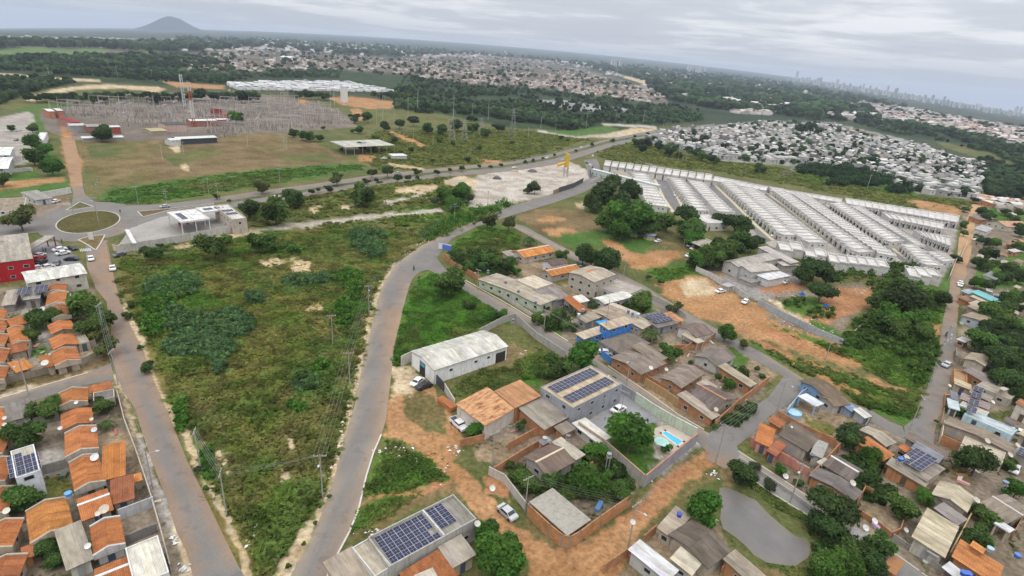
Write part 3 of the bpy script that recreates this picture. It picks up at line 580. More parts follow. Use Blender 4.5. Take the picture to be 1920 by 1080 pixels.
R10L = [(1822,392),(1808,418),(1798,446),(1795,478),(1785,497),(1782,520),(1780,545),(1767,605),(1760,660),(1747,705),(1730,747),(1717,782),(1695,800)]
R10R = [(1700,830),(1750,838),(1752,810),(1760,780),(1770,758),(1776,735),(1785,690),(1788,665),(1795,602),(1801,540),(1812,518),(1812,500),(1820,480),(1826,432),(1832,396)]
sheet("street", R10L+R10R, ASPH, .05, 3, [((.40,.25,.125), 1.0, 60, [(1826,385),(1812,440),(1805,480)]), (OR, .75, 20, [(1800,500),(1796,530),(1788,600)]), (OR, .4, 9, R10R[2:8]), (OR,.3,8,R10L[5:11])])
sheet("track", [(1832,398),(1822,392),(1822,383),(1840,380),(1870,384),(1900,388),(1870,389),(1840,387)], (.40,.25,.125), .05, 5)
# petrol station forecourt, car park, terrace streets, grey lot
sheet("forecourt", [(212,470),(226,455),(245,428),(300,408),(330,402),(420,396),(455,420),(436,436),(300,462),(228,474)], (.30,.285,.26), .07, 4, [((.12,.11,.1), .5, 22, [(335,428),(400,415)])])  # a band along the pumps is mixed to a darker grey
sheet("car_park", [(60,470),(84,455),(105,452),(135,478),(150,492),(158,500),(100,503),(62,508)], (.185,.185,.19), .05, 4)
for pl in ([(1224,326),(1250,330),(1256,345),(1270,370),(1284,394),(1262,398),(1244,372),(1232,346)],
           [(1317,338),(1340,345),(1374,378),(1420,424),(1450,450),(1432,456),(1418,438),(1374,396),(1343,365)],
           [(1413,350),(1432,356),(1470,384),(1505,412),(1545,443),(1602,478),(1584,478),(1530,436),(1490,405),(1440,369)],
           [(1530,374),(1542,378),(1600,416),(1665,458),(1722,499),(1706,502),(1660,465),(1600,422),(1545,386)],
           [(1618,388),(1642,394),(1690,430),(1740,462),(1780,486),(1772,492),(1728,464),(1680,432)],
           [(1190,300),(1240,318),(1330,332),(1440,352),(1540,374),(1640,396),(1640,391),(1540,370),(1440,348),(1330,328),(1240,313)]):
    sheet("terrace_street", pl, (.16,.153,.15), .09, 5)
POND = [(1349,915),(1364,914),(1383,923),(1417,938),(1437,960),(1456,977),(1476,994),(1491,1005),(1513,1012),(1522,1026),(1515,1046),(1491,1062),(1466,1060),(1437,1055),(1413,1041),(1398,1024),(1378,1007),(1356,992),(1350,973),(1352,953),(1348,936)]
sheet("pond", POND, (.128,.120,.115), .06, 1.6, [((.15,.13,.09), .8, 9, POND+POND[:1])], mat="murky"); PAVED.append(POND)
sheet("paved_yard", [(1160,735),(1195,755),(1240,790),(1180,800),(1140,800),(1130,815),(1095,800),(1115,785)], (.24,.24,.245), .06, 2)
sheet("poolside", [(1228,803),(1252,797),(1300,822),(1268,852),(1236,850),(1225,820)], (.42,.36,.30), .06, 2)

def ribbon(name, line, w, hgt, mat="matt", color=(.5, .48, .44), lift=0.0, parent=None):
    P = [G(a, b) for a, b in line]; m = MB()
    for a, b in zip(P[:-1], P[1:]):
        d = (b-a); d.z = 0
        if d.length < .01: continue
        n = Vector((-d.y, d.x, 0)).normalized()*w/2; z = Vector((0, 0, hgt))
        q = [a-n, b-n, b+n, a+n]; t = [p+z for p in q]
        m.face(t); m.face([q[0], q[1], t[1], t[0]]); m.face([q[2], q[3], t[3], t[2]]); m.face([q[1], q[2], t[2], t[1]]); m.face([q[3], q[0], t[0], t[3]])
    o = part(name, m.mesh(name, mat), parent, color); return o
def island(name, pts, col, white=True):
    o = sheet(name, pts, col, .16, 3, mat="ground")
    k = ribbon("kerb", pts+[pts[0]], .45, .22, "matt", (.42, .40, .36), parent=o)
ell = [(165+60*cos(a), 417+20*sin(a)-7*cos(a)) for a in np.linspace(0, 2*pi, 36, endpoint=False)]
island("roundabout_island", ell, (.085, .075, .026))
island("splitter_island", [(124,395),(150,379),(175,388),(150,392)], (.11, .1, .045))
island("splitter_island", [(258,397),(268,407),(320,394),(400,383.5),(400,382),(320,391.5)], (.12, .085, .045))
island("splitter_island", [(147,450),(170,443),(197,441),(188,458),(180,470),(165,460)], (.15, .11, .05))
for ln in ([(715,815),(700,850),(687,892),(672,957),(655,998),(630,1045),(612,1085)],):
    kind(ribbon("kerb", ln, .3, .14), 'structure')
kind(ribbon("kerb", [(1384,846),(1440,882),(1520,935),(1600,990),(1680,1040),(1750,1090)], .3, .14, color=(.45,.4,.33)), 'structure')
kind(ribbon("kerb", [(1375,872),(1440,921),(1515,967),(1590,1010)], .3, .14, color=(.45,.42,.36)), 'structure')
kind(ribbon("kerb", [(870,524),(960,575),(1065,640)], .3, .14, color=(.55,.5,.42)), 'structure')
kind(ribbon("kerb", [(1140,686),(1210,733),(1272,778),(1320,806)], .3, .14, color=(.5,.44,.36)), 'structure')
kind(ribbon("kerb", [(-40,759),(55,731),(165,699)], .3, .14, color=(.5,.45,.38)), 'structure')
for ln in ([(1248,331),(1256,345),(1270,370),(1284,395)], [(1339,346),(1374,379),(1420,425),(1450,451)], [(1430,357),(1470,385),(1505,413),(1545,444),(1602,479)], [(1541,379),(1600,417),(1664,459),(1720,500)], [(1224,330),(1232,346),(1244,372),(1262,398)]):
    kind(ribbon("sidewalk", ln, 2.2, .16, color=(.50,.43,.30)), 'structure')
# zebra stripes at the roundabout's southern arm
for k in range(7):
    a = (149+k*3.1, 468.5-k*0.2)
    kind(sheet("zebra_stripe", [(a[0],a[1]-1.5),(a[0]+1.5,a[1]-1.8),(a[0]+4.0,a[1]+3.2),(a[0]+2.3,a[1]+3.6)], (.5,.5,.48), .085, 3), 'structure')

# far mountain
def mountain():
    c = unproj([328], [57])[0]; dist = 14000; az = atan2(c[0], c[1]); cx, cy = dist*sin(az), dist*cos(az); bz = float(T(cx, cy))
    prof = [(-46, 0), (-37, 3), (-29, 7), (-22, 11), (-14, 15.5), (-7, 18.3), (-1, 18.8), (7, 17), (15, 12.5), (24, 8), (33, 4.8), (44, 2.5), (56, 1), (74, 0)]
    mp = dist*1.07/FOCAL; V = []; n = 22
    for i, (ox, hh) in enumerate(prof):
        for j in range(n):
            v = -1+2*j/(n-1); r = (1-v*v)**0.8
            rough = (fbm(np.array([i*.6]), np.array([j*.5]), 3)[0]-.5)*26*r
            V.append((cx+ox*mp*cos(az)+v*520*sin(az), cy-ox*mp*sin(az)+v*520*cos(az), bz-30+hh*mp*r+rough+12*r))
    F = [(i*n+j, i*n+j+1, (i+1)*n+j+1, (i+1)*n+j) for i in range(len(prof)-1) for j in range(n-1)]
    o = bpy.data.objects.new("mountain", np_mesh("mountain", V, F, "scrub", (.03, .045, .025))); link(o); kind(o, 'structure')
mountain()

# the air: pale even haze, thickening with distance only
def haze():
    m = bpy.data.materials.new("haze_air"); m.use_nodes = True; nt = m.node_tree; nt.nodes.clear()
    out = nt.nodes.new("ShaderNodeOutputMaterial"); v = nt.nodes.new("ShaderNodeVolumePrincipled")
    v.inputs['Color'].default_value = (.69, .79, .97, 1); v.inputs['Density'].default_value = HAZE; v.inputs['Anisotropy'].default_value = 0.2
    nt.links.new(v.outputs[0], out.inputs['Volume'])
    b = MB(); b.box(-20500, 20500, -20500, 20500, -720, 430, bottom=True)
    me = bpy.data.meshes.new("haze"); me.from_pydata(b.v, [], b.f); me.materials.append(m)
    bm = bmesh.new(); bm.from_mesh(me); bmesh.ops.remove_doubles(bm, verts=bm.verts, dist=.1); bmesh.ops.recalc_face_normals(bm, faces=bm.faces); bm.to_mesh(me); bm.free()
    o = bpy.data.objects.new("haze", me); link(o); kind(o, 'stuff')
HAZE = 6.5e-5
haze()
# ---------------------------------------------------------------- plants
def leaf_cloud(n, rad, lobes, leaf, seed, squash=.8, base=(1, 1, 1), flat=0.0):
    """many leaf clumps over the lobes of a crown; returns vertices, quads, tints"""
    r = np.random.default_rng(seed); V = []; Tn = []
    L = []
    for k in range(lobes):
        a = r.uniform(0, 2*pi); q = r.uniform(.15, .78)*rad; L.append((q*cos(a), q*sin(a), rad*squash*r.uniform(-.45, .62), rad*r.uniform(.24, .56)))
    L.append((0, 0, .1*rad, rad*.62)); L = np.array(L); w = L[:, 3]**2; w /= w.sum()
    k = r.choice(len(L), n, p=w); d = r.normal(size=(n, 3)); d /= np.linalg.norm(d, axis=1)[:, None]; d[:, 2] = np.where(d[:, 2] < -.45, -d[:, 2], d[:, 2])
    rr = np.where(r.uniform(0, 1, n) < .12, r.uniform(1.05, 1.3, n), r.uniform(.72, 1.06, n))
    C = L[k, :3] + d*(L[k, 3]*rr)[:, None]*np.array([1, 1, squash])
    nrm = d + r.normal(size=(n, 3))*.55 + np.array([0, 0, .35]); nrm /= np.linalg.norm(nrm, axis=1)[:, None]
    t = np.cross(nrm, r.normal(size=(n, 3))); t /= np.linalg.norm(t, axis=1)[:, None]; b = np.cross(nrm, t)
    s = leaf*r.uniform(.6, 1.35, n)[:, None]
    Q = np.stack([C-t*s-b*s*.6, C+t*s*.5-b*s*.75, C+t*s*1.1+b*s*.55, C-t*s*.45+b*s*.8], 1)
    lobe_t = r.uniform(.68, 1.35, len(L))[k]
    tint = (lobe_t*r.uniform(.7, 1.35, n))[:, None]*np.array(base)[None]
    tint[:, 0] *= r.uniform(.85, 1.25, n)
    return Q.reshape(-1, 3), np.repeat(tint, 4, 0), L
def crown_mesh(name, n, rad, lobes, leaf, seed, squash=.8):
    V, tint, L = leaf_cloud(n, rad, lobes, leaf, seed, squash)
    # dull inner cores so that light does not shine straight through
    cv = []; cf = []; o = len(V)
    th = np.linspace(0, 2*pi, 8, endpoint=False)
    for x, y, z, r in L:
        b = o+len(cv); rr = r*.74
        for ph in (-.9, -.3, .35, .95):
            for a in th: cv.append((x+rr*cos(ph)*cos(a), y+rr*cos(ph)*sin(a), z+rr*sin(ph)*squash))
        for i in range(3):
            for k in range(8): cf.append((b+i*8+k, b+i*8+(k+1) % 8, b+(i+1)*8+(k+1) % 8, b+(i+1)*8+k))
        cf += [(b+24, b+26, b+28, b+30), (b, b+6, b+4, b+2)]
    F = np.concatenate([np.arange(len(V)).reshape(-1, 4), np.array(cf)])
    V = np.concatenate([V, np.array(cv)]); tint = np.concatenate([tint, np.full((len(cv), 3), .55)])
    return np_mesh(name, V, F, "leaf", tint)
def trunk_mesh(name, h, rad, seed, limbs=4):
    r = random.Random(seed); m = MB(); p = Vector((0, 0, -.3)); q = Vector((r.uniform(-.05, .05)*h, r.uniform(-.05, .05)*h, h*.55))
    m.tube(p, q, rad, rad*.7, 7)
    for k in range(limbs):
        a = 2*pi*k/limbs+r.uniform(-.4, .4); e = q+Vector((cos(a)*h*.35, sin(a)*h*.35, h*r.uniform(.25, .45))); m.tube(q, e, rad*.55, rad*.2, 5)
    return m.mesh(name, "bark")
# unit trees: crown radius 1, its middle at height 0 of the crown part
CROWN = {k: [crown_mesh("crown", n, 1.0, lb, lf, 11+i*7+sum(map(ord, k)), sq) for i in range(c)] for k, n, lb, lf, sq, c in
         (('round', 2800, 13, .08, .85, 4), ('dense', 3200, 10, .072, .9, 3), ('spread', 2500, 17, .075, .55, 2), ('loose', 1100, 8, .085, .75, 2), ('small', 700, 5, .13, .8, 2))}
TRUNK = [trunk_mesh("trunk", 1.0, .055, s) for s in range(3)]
def frond_mesh(nf, seed):
    r = random.Random(seed); m = MB()
    for k in range(nf):
        a = 2*pi*k/nf+r.uniform(-.2, .2); up = r.uniform(.2, .9); ln = r.uniform(.85, 1.1); prev = Vector((0, 0, 0)); side = Vector((-sin(a), cos(a), 0))
        for i in range(1, 6):
            t = i/5; cur = Vector((cos(a)*ln*t, sin(a)*ln*t, up*t-(.55+up)*t*t)); w0 = .16*sin(pi*min(.98, (i-1)/5+.1)); w1 = .16*sin(pi*min(.97, t)) if i < 5 else .01
            c = r.uniform(.7, 1.3); dz = Vector((0, 0, -.05))
            m.face([prev, cur, cur+side*w1+dz, prev+side*w0+dz], c=(c, c, c)); m.face([prev, prev-side*w0+dz, cur-side*w1+dz, cur], c=(c*.85, c*.85, c*.85)); prev = cur
    return m.mesh("fronds", "leaf")
FRONDS = [frond_mesh(13, 3), frond_mesh(16, 5)]
GREENS = {'dark': (.042, .078, .022), 'mid': (.060, .112, .025), 'bright': (.052, .125, .018), 'grey': (.062, .085, .045), 'olive': (.075, .095, .030), 'deep': (.030, .058, .021)}
LOOKG = {'dark': 'dark green', 'mid': 'mid green', 'bright': 'bright green', 'grey': 'grey green', 'olive': 'olive green', 'deep': 'blackish green'}
def tree(px, py, w, kindt='round', green='mid', label=None, zf=.52, group='trees'):
    """px, py: middle of the crown in the photo; w: its width in pixels"""
    P = G(px, py, 4.0); R = w*mpp(P)/2
    hc = max(R*zf*1.75, 1.0)
    for _ in range(2):
        P = G(px, py, hc); R = w*mpp(P)/2; hc = max(R*zf*1.75, .9)
    z0 = float(T(P.x, P.y)); r = random.uniform(0, 6.28)
    size = 'big' if R > 5.2 else 'medium' if R > 2.6 else 'small'
    nm = {'palm': 'palm_tree', 'small': 'bush'}.get(kindt, 'tree')
    shape = {'round': 'rounded', 'dense': 'dense', 'spread': 'spreading', 'loose': 'thin', 'small': 'low', 'palm': 'feathery'}[kindt]
    o = thing(nm, label or f"{size} {shape} {LOOKG[green]} {nm.replace('_', ' ')}", nm.replace('_tree', ''), (P.x, P.y, z0), 0, group, auto=label is None)
    g = GREENS[green]; f = random.uniform(.85, 1.18); g = (g[0]*f*random.uniform(.9, 1.15), g[1]*f, g[2]*f)
    if kindt == 'palm':
        part("trunk", TRUNK[0], o, scale=(hc*1.0, hc*1.0, hc*1.75)); part("fronds", random.choice(FRONDS), o, g, (0, 0, hc*.95), r, (R, R, R))
    else:
        if kindt != 'small': part("trunk", random.choice(TRUNK), o, scale=(R*1.1, R*1.1, hc), rz=r)
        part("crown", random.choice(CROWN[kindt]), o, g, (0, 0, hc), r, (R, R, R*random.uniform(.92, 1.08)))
    return o

# ---------------------------------------------------------------- buildings
BOX_WIN = MB(); BOX_WIN.box(-.5, .5, -.04, .03, -.5, .5, bottom=True); WIN_ME = None
def win_mesh():
    m = MB()
    for x0, x1, z0, z1 in ((-.5, -.42, -.5, .5), (.42, .5, -.5, .5), (-.42, .42, .42, .5), (-.42, .42, -.5, -.42)): m.box(x0, x1, -.05, .02, z0, z1, bottom=True)
    me = m.mesh("window", ["frame_white", "glass_dark"]); n0 = len(me.polygons)
    g = MB(); g.face([(-.42, -.02, -.42), (.42, -.02, -.42), (.42, -.02, .42), (-.42, -.02, .42)])
    bm = bmesh.new(); bm.from_mesh(me); vs = [bm.verts.new(v) for v in g.v]; f = bm.faces.new(vs); f.material_index = 1; bm.to_mesh(me); bm.free(); return me
WIN = win_mesh()
def pane_split():
    fr = WIN.copy(); fr.name = 'window_frame'; bm = bmesh.new(); bm.from_mesh(fr); bmesh.ops.delete(bm, geom=[f for f in bm.faces if f.material_index == 1], context='FACES'); bm.to_mesh(fr); bm.free()
    m = MB(); m.box(-.42, .42, -.02, .0, -.42, .42); return fr, m.mesh('pane', 'glass_dark')
WFRAME, PANE = pane_split()
def door_mesh():
    m = MB(); m.box(-.5, .5, -.05, .02, 0, 1); m.box(.3, .36, -.09, -.05, .45, .52); return m.mesh("door", "paint")
DOOR = door_mesh()
def opening_mesh():
    m = MB(); m.box(-.5, .5, -.03, .02, 0, 1); return m.mesh("opening", "dark_gap")
OPENING = opening_mesh()
def pv_mesh():
    m = MB(); m.box(-.5, .5, -.5, .5, 0, .04); me = m.mesh("solar_panel", ["frame_white", "solar_cell"])
    g = MB()
    for i in range(2):
        for j in range(2): g.face([(-.47+.48*i, -.48+.49*j, .044), (-.01+.48*i, -.48+.49*j, .044), (-.01+.48*i, -.01+.49*j, .044), (-.47+.48*i, -.01+.49*j, .044)])
    bm = bmesh.new(); bm.from_mesh(me)
    for f in g.f:
        nf = bm.faces.new([bm.verts.new(g.v[i]) for i in f]); nf.material_index = 1
    bm.to_mesh(me); bm.free(); return me
PV = pv_mesh()

def frame_of(quad, h):
    P = unproj([p[0] for p in quad], [p[1] for p in quad], h); P = P[:, :2]
    u = ((P[1]-P[0])+(P[2]-P[3]))/2; v = ((P[3]-P[0])+(P[2]-P[1]))/2
    au = atan2(u[1], u[0]); av = atan2(v[1], v[0])
    dev = (av-au+pi/2+pi) % (2*pi)-pi      # v should lie 90 degrees clockwise of u
    au += dev*.5
    c = P.mean(0); return Vector((c[0], c[1], float(T(c[0], c[1])))), au, np.linalg.norm(u)/2, np.linalg.norm(v)/2
def slope_strips(m, a, b, c, d, w=1.1, thick=.1, jitter=.03, vary=.16):
    """roof slope with eave a-b and ridge d-c, laid in strips that run up the slope"""
    a, b, c, d = map(Vector, (a, b, c, d)); ln = (b-a).length; n = max(1, int(round(ln/w))); sl = (d-a).length; up = Vector((0, 0, 1))
    for k in range(n):
        t0, t1 = k/n, (k+1)/n; j = Vector((0, 0, random.uniform(0, jitter) + (jitter if k % 2 else 0)))
        q = [a.lerp(b, t0)+j, a.lerp(b, t1)+j, d.lerp(c, t1)+j, d.lerp(c, t0)+j]; s = 1+random.uniform(-vary, vary); cc = (s, s*random.uniform(.97, 1.02), s*random.uniform(.94, 1.03))
        m.face(q, uv=[(t0*ln, 0), (t1*ln, 0), (t1*ln, sl), (t0*ln, sl)], c=cc)
        lo = [q[0]-up*thick, q[1]-up*thick]; m.face([lo[0], lo[1], q[1], q[0]], c=(.7, .7, .7))
        if k in (0, n-1):
            i, jn = (0, 3) if k == 0 else (1, 2)
            m.face([q[i]-up*thick, q[jn]-up*thick, q[jn], q[i]], c=(.7, .7, .7))
    e = [a-up*thick, d-up*thick, c-up*thick, b-up*thick]; m.face(e, c=(.5, .5, .5))
TILE = (.40, .150, .055); TILE2 = (.33, .125, .052); TILEB = (.46, .190, .058); SHEET = (.30, .265, .225); SHEETD = (.15, .132, .118); SHEETL = (.44, .40, .34); WHITE = (.66, .66, .65); BEIGE = (.42, .36, .28); CONC = (.30, .285, .26); BRICK = (.42, .205, .10); GREYW = (.28, .275, .27)
def roof_name(rt): return 'roof'
def post_mesh():
    m = MB(); m.box(-.15, .15, -.15, .15, -.03, .99); return m.mesh('post', 'plaster')
POST = post_mesh()
def building(label, quad, h=3.0, rtype='g', rcol=TILE, wcol=BEIGE, rmat=None, rise=None, over=.35, wmat='plaster', wins=True, name='house', cat='house', group=None, auto=False, ridge=None, parapet=.5, door=True, open_=False, posts=None, party=None):
    """rtype: g ridge along the first edge, x ridge across it, f flat with parapet, s single slope (low at the second long side), S (low at the first), h hip, n flat slab"""
    if h <= 3.8 and not open_: h *= .84; over += .12
    c, rz, A, B = frame_of(quad, h); o = thing(name, label, cat, c, rz, group, auto)
    if rmat is None: rmat = 'tile' if rcol in (TILE, TILE2, TILEB) else 'sheet'
    sw = .9 if rmat == 'tile' else 1.1
    swap = rtype == 'x'; a, b = (B, A) if swap else (A, B)
    R = (lambda x, y, z: (-y, x, z)) if swap else (lambda x, y, z: (x, y, z))
    wa, wb = max(a-over, .4), max(b-over, .4)
    w = MB(); rf = MB()
    if rise is None: rise = {'g': .32, 'x': .32, 'h': .34, 's': .18, 'S': .18}.get(rtype, 0)*(b if rtype not in 'sS' else 1.3*b)
    if not open_: w.box(-wa, wa, -wb, wb, -.2, h-.02, top=False)
    else:
        nP = posts or max(2, int(a/2.2)+1)
        for i in range(nP):
            for sy in (-1, 1):
                x = -wa+2*wa*i/(nP-1); part("post", POST, o, wcol, R(x, sy*wb, 0), 0, (1, 1, h))
    if rtype in 'gx':
        hr = h+rise; ov = over*.6
        slope_strips(rf, (-a, -b, h), (a, -b, h), (a, 0, hr), (-a, 0, hr), sw); slope_strips(rf, (a, b, h), (-a, b, h), (-a, 0, hr), (a, 0, hr), sw)
        if not open_:
            for sx in (-1, 1): w.face([(sx*wa, -wb*sx, h-.02), (sx*wa, wb*sx, h-.02), (sx*wa, 0, hr-.14)])
    elif rtype in 'sS':
        s = 1 if rtype == 's' else -1
        slope_strips(rf, (-a*s, -b*s, h), (a*s, -b*s, h), (a*s, b*s, h+rise), (-a*s, b*s, h+rise), sw)
        if not open_:
            zt = h+rise*.96-.12
            w.face([(wa*s, wb*s, h-.02), (-wa*s, wb*s, h-.02), (-wa*s, wb*s, zt), (wa*s, wb*s, zt)])
            for sx in (-1, 1): w.face([(sx*wa, -wb*s, h-.02), (sx*wa, wb*s, h-.02), (sx*wa, wb*s, zt)])
    elif rtype == 'h':
        k = max(a-b, a*.12); hr = h+rise
        slope_strips(rf, (-a, -b, h), (a, -b, h), (k, 0, hr), (-k, 0, hr), 30); slope_strips(rf, (a, b, h), (-a, b, h), (-k, 0, hr), (k, 0, hr), 30)
        for sx in (-1, 1): rf.face([(sx*a, -b*sx, h), (sx*a, b*sx, h), (sx*k, 0, hr)], uv=[(0, 0), (2*b, 0), (b, b)])
    elif rtype == 'f':
        t = .18; z = h-parapet
        slope_strips(rf, (-a+t, -b+t, z), (a-t, -b+t, z), (a-t, b-t, z+.15), (-a+t, b-t, z+.15), 1.1, vary=.08)
        w = MB()
        if open_: rf.box(-a+t, a-t, -b+t, b-t, z-.25, z-.2, bottom=True)
        else: w.box(-a, a, -b, b, -.2, z-.3, top=False)
        for x0, x1, y0, y1 in ((-a, a, -b, -b+t), (-a, a, b-t, b), (-a, -a+t, -b+t, b-t), (a-t, a, -b+t, b-t)): w.box(x0, x1, y0, y1, z-.3, h)
    elif rtype == 'n':
        rf.box(-a, a, -b, b, h-.22, h, bottom=True)
    wm = w.mesh("wall", wmat); rm = rf.mesh("roof", rmat)
    if swap:
        for me in (wm, rm): me.transform(Matrix.Rotation(pi/2, 4, 'Z'))
    if w.v: part("wall" if not open_ else "fascia", wm, o, wcol)
    jv = random.uniform(.86, 1.1); ro = part("roof", rm, o, tuple(v*jv*random.uniform(.97, 1.03) for v in rcol) if rtype in 'gxsSh' else rcol)
    if party is not None and rtype in 'gx':
        for sx in (-1, 1):
            m = MB(); x0, x1 = sx*a-.16, sx*a+.16
            for sy in (-1, 1):
                q = [(x0, sy*b, h+.22), (x1, sy*b, h+.22), (x1, 0, h+rise+.26), (x0, 0, h+rise+.26)]; m.face(q if sy < 0 else q[::-1])
                for x in (x0, x1): m.face([(x, sy*b, h-.7), (x, sy*b, h+.22), (x, 0, h+rise+.26), (x, 0, h-.7)])
                m.face([(x0, sy*b, h-.7), (x1, sy*b, h-.7), (x1, sy*b, h+.22), (x0, sy*b, h+.22)])
            me = m.mesh("parapet", "plaster")
            if swap: me.transform(Matrix.Rotation(pi/2, 4, 'Z'))
            part("parapet", me, o, party)
    if ridge is not None and rtype in 'gx':
        m = MB(); m.box(-a-.05, a+.05, -.22, .22, h+rise-.05, h+rise+.1); me = m.mesh("ridge_cap", "matt")
        if swap: me.transform(Matrix.Rotation(pi/2, 4, 'Z'))
        part("ridge_cap", me, ro, ridge)
    if wins and not open_ and h > 2.3:
        cx = Vector((0, 0, CAM_H))-c; ww = (A-over, B-over) if rtype not in 'f' else (A, B)
        first = True
        for (nx, ny, half, dist) in ((0, -1, ww[0], ww[1]), (1, 0, ww[1], ww[0]), (0, 1, ww[0], ww[1]), (-1, 0, ww[1], ww[0])):
            wn = Vector((nx*cos(rz)-ny*sin(rz), nx*sin(rz)+ny*cos(rz)))
            if wn.x*cx.x+wn.y*cx.y < .25*hypot(cx.x, cx.y): continue
            ang = atan2(ny, nx)+pi/2; n = max(1, int(half*2/3.6)); zs = [min(1.6, h*.52)] if h < 5 else [1.5, 4.4]
            for z in zs:
                for k in range(n):
                    t = -half+2*half*(k+.5)/n; X = nx*dist-ny*t*1.0; Y = ny*dist+nx*t*1.0
                    if door and first and z == zs[0]:
                        part("door", DOOR, o, random.choice(((.10, .07, .05), (.3, .3, .3), (.06, .08, .12), (.4, .38, .34))), (X, Y, 0), ang, (.95, 1, 2.1)); first = False
                    else:
                        part("pane", PANE, part("window", WFRAME, o, None, (X, Y, z), ang, (random.uniform(1.0, 1.5), 1, random.uniform(.8, 1.1))))
    o['_h'] = h; return o
def panels(o, cx, cy, cols, rows, z, pw=1.05, ph=1.75, rot=0.0, tilt=None, skip=()):
    """solar panels lying on a building's roof, in its own frame"""
    for i in range(cols):
        for j in range(rows):
            if (i, j) in skip: continue
            x = (i-(cols-1)/2)*pw; y = (j-(rows-1)/2)*ph; zz = z(cx+x*cos(rot)-y*sin(rot), cy+x*sin(rot)+y*cos(rot)) if callable(z) else z
            q = part("solar_panel", PV, o, None, (cx+x*cos(rot)-y*sin(rot), cy+x*sin(rot)+y*cos(rot), zz), rot, (pw*.95, ph*.96, 1))
            if tilt: q.rotation_euler[0] = tilt
def wallrun(label, line, h=2.3, color=CONC, mat='plaster', t=.18, pillars=0.0, pcol=None, name='boundary_wall', auto=False, cap=None, at_top=False):
    P = [G(a, b, h if at_top else 0) for a, b in line]
    for p in P: p.z = float(T(p.x, p.y))
    c = sum(P, Vector())/len(P); c.z = float(T(c.x, c.y)); o = thing(name, label, 'wall', c, 0, 'yard and boundary walls', auto); m = MB(); pl = MB(); cp = MB()
    for a, b in zip(P[:-1], P[1:]):
        d = b-a; d.z = 0; ln = d.length
        if ln < .05: continue
        d /= ln; n = Vector((-d.y, d.x, 0))*t/2; a0 = a-c; b0 = b-c+d*t*.4; z = Vector((0, 0, h)); g = Vector((0, 0, -.25))
        q = [a0-n, b0-n, b0+n, a0+n]
        for i in range(4):
            p0, p1 = q[i], q[(i+1) % 4]; L_ = (p1-p0).length; m.face([p0+g, p1+g, p1+z, p0+z], uv=[(0, 0), (L_, 0), (L_, h), (0, h)])
        m.face([p+z for p in q])
        if cap is not None:
            n2 = n*1.6; cp.face([a0-n2+z*1.0+Vector((0, 0, .09)), b0-n2+z+Vector((0, 0, .09)), b0+n2+z+Vector((0, 0, .09)), a0+n2+z+Vector((0, 0, .09))])
            for s in (-1, 1): cp.face([a0+n2*s+z, b0+n2*s+z, b0+n2*s+z+Vector((0, 0, .09)), a0+n2*s+z+Vector((0, 0, .09))])
        if pillars:
            k = max(1, int(ln/pillars))
            for i in range(k+1):
                p = a0.lerp(b0, i/k); pl.tube(p+g, p+z*1.04, .17, .17, 4)
    part("wall_panel", m.mesh("wall_panel", mat), o, color)
    if pl.v: part("pillars", pl.mesh("pillars", "plaster"), o, pcol or CONC)['kind'] = 'stuff'
    if cp.v: part("coping", cp.mesh("coping", "plaster"), o, cap)
    return o

# ---------------------------------------------------------------- small things
def car_meshes():
    m = MB(); W = .88
    prof = [(-2.1, .35), (-2.15, .7), (-1.95, .95), (-1.35, 1.0), (-.75, 1.42), (.75, 1.45), (1.35, .98), (2.0, .86), (2.15, .6), (2.1, .35)]
    low = [p for p in prof]
    L_ = [(x, -W*(.82 if z > 1.2 else 1), z) for x, z in prof]; R_ = [(x, -y, z) for x, y, z in L_]
    for i in range(len(prof)-1): m.face([L_[i], R_[i], R_[i+1], L_[i+1]] if False else [R_[i], L_[i], L_[i+1], R_[i+1]])
    for S, sg in ((L_, 1), (R_, -1)):
        body = [S[0], S[1], S[2], S[3], S[6], S[7], S[8], S[9]]; m.face(body if sg > 0 else body[::-1]); top = [S[3], S[4], S[5], S[6]]; m.face(top[::-1] if sg > 0 else top)
    m.face([L_[0], R_[0], R_[-1], L_[-1]]); body = m.mesh("body", "carpaint")
    g = MB(); e = .012
    def ws(x0, z0, x1, z1, w0, w1): g.face([(x0, -w0, z0), (x0, w0, z0), (x1, w1, z1), (x1, -w1, z1)])
    ws(1.30+e, 1.02+e, .80+e, 1.42+e, .80, .66); ws(-1.30-e, 1.04+e, -.80-e, 1.39+e, .80, .66)
    for s in (-1, 1): g.face([(-1.15, s*(.875+e), 1.04), (1.12, s*(.875+e), 1.03), (.70, s*(.735+e), 1.36), (-.72, s*(.735+e), 1.35)])
    glass = g.mesh("glass", "glass_dark")
    w = MB(); n = 10
    for y in (0, .2):
        w.face([(.32*cos(2*pi*k/n), y, .32*sin(2*pi*k/n)) for k in range(n)])
    for k in range(n):
        a, b = 2*pi*k/n, 2*pi*(k+1)/n; w.face([(.32*cos(a), 0, .32*sin(a)), (.32*cos(b), 0, .32*sin(b)), (.32*cos(b), .2, .32*sin(b)), (.32*cos(a), .2, .32*sin(a))])
    wheel = w.mesh("wheel", "rubber")
    l = MB(); l.box(-.03, .03, -.2, .2, -.07, .07, bottom=True); lamp = l.mesh("headlight", "frame_white")
    b = MB(); b.box(-2.0, -.55, -.74, .74, 1.005, 1.01); return body, glass, wheel, lamp
CAR = car_meshes()
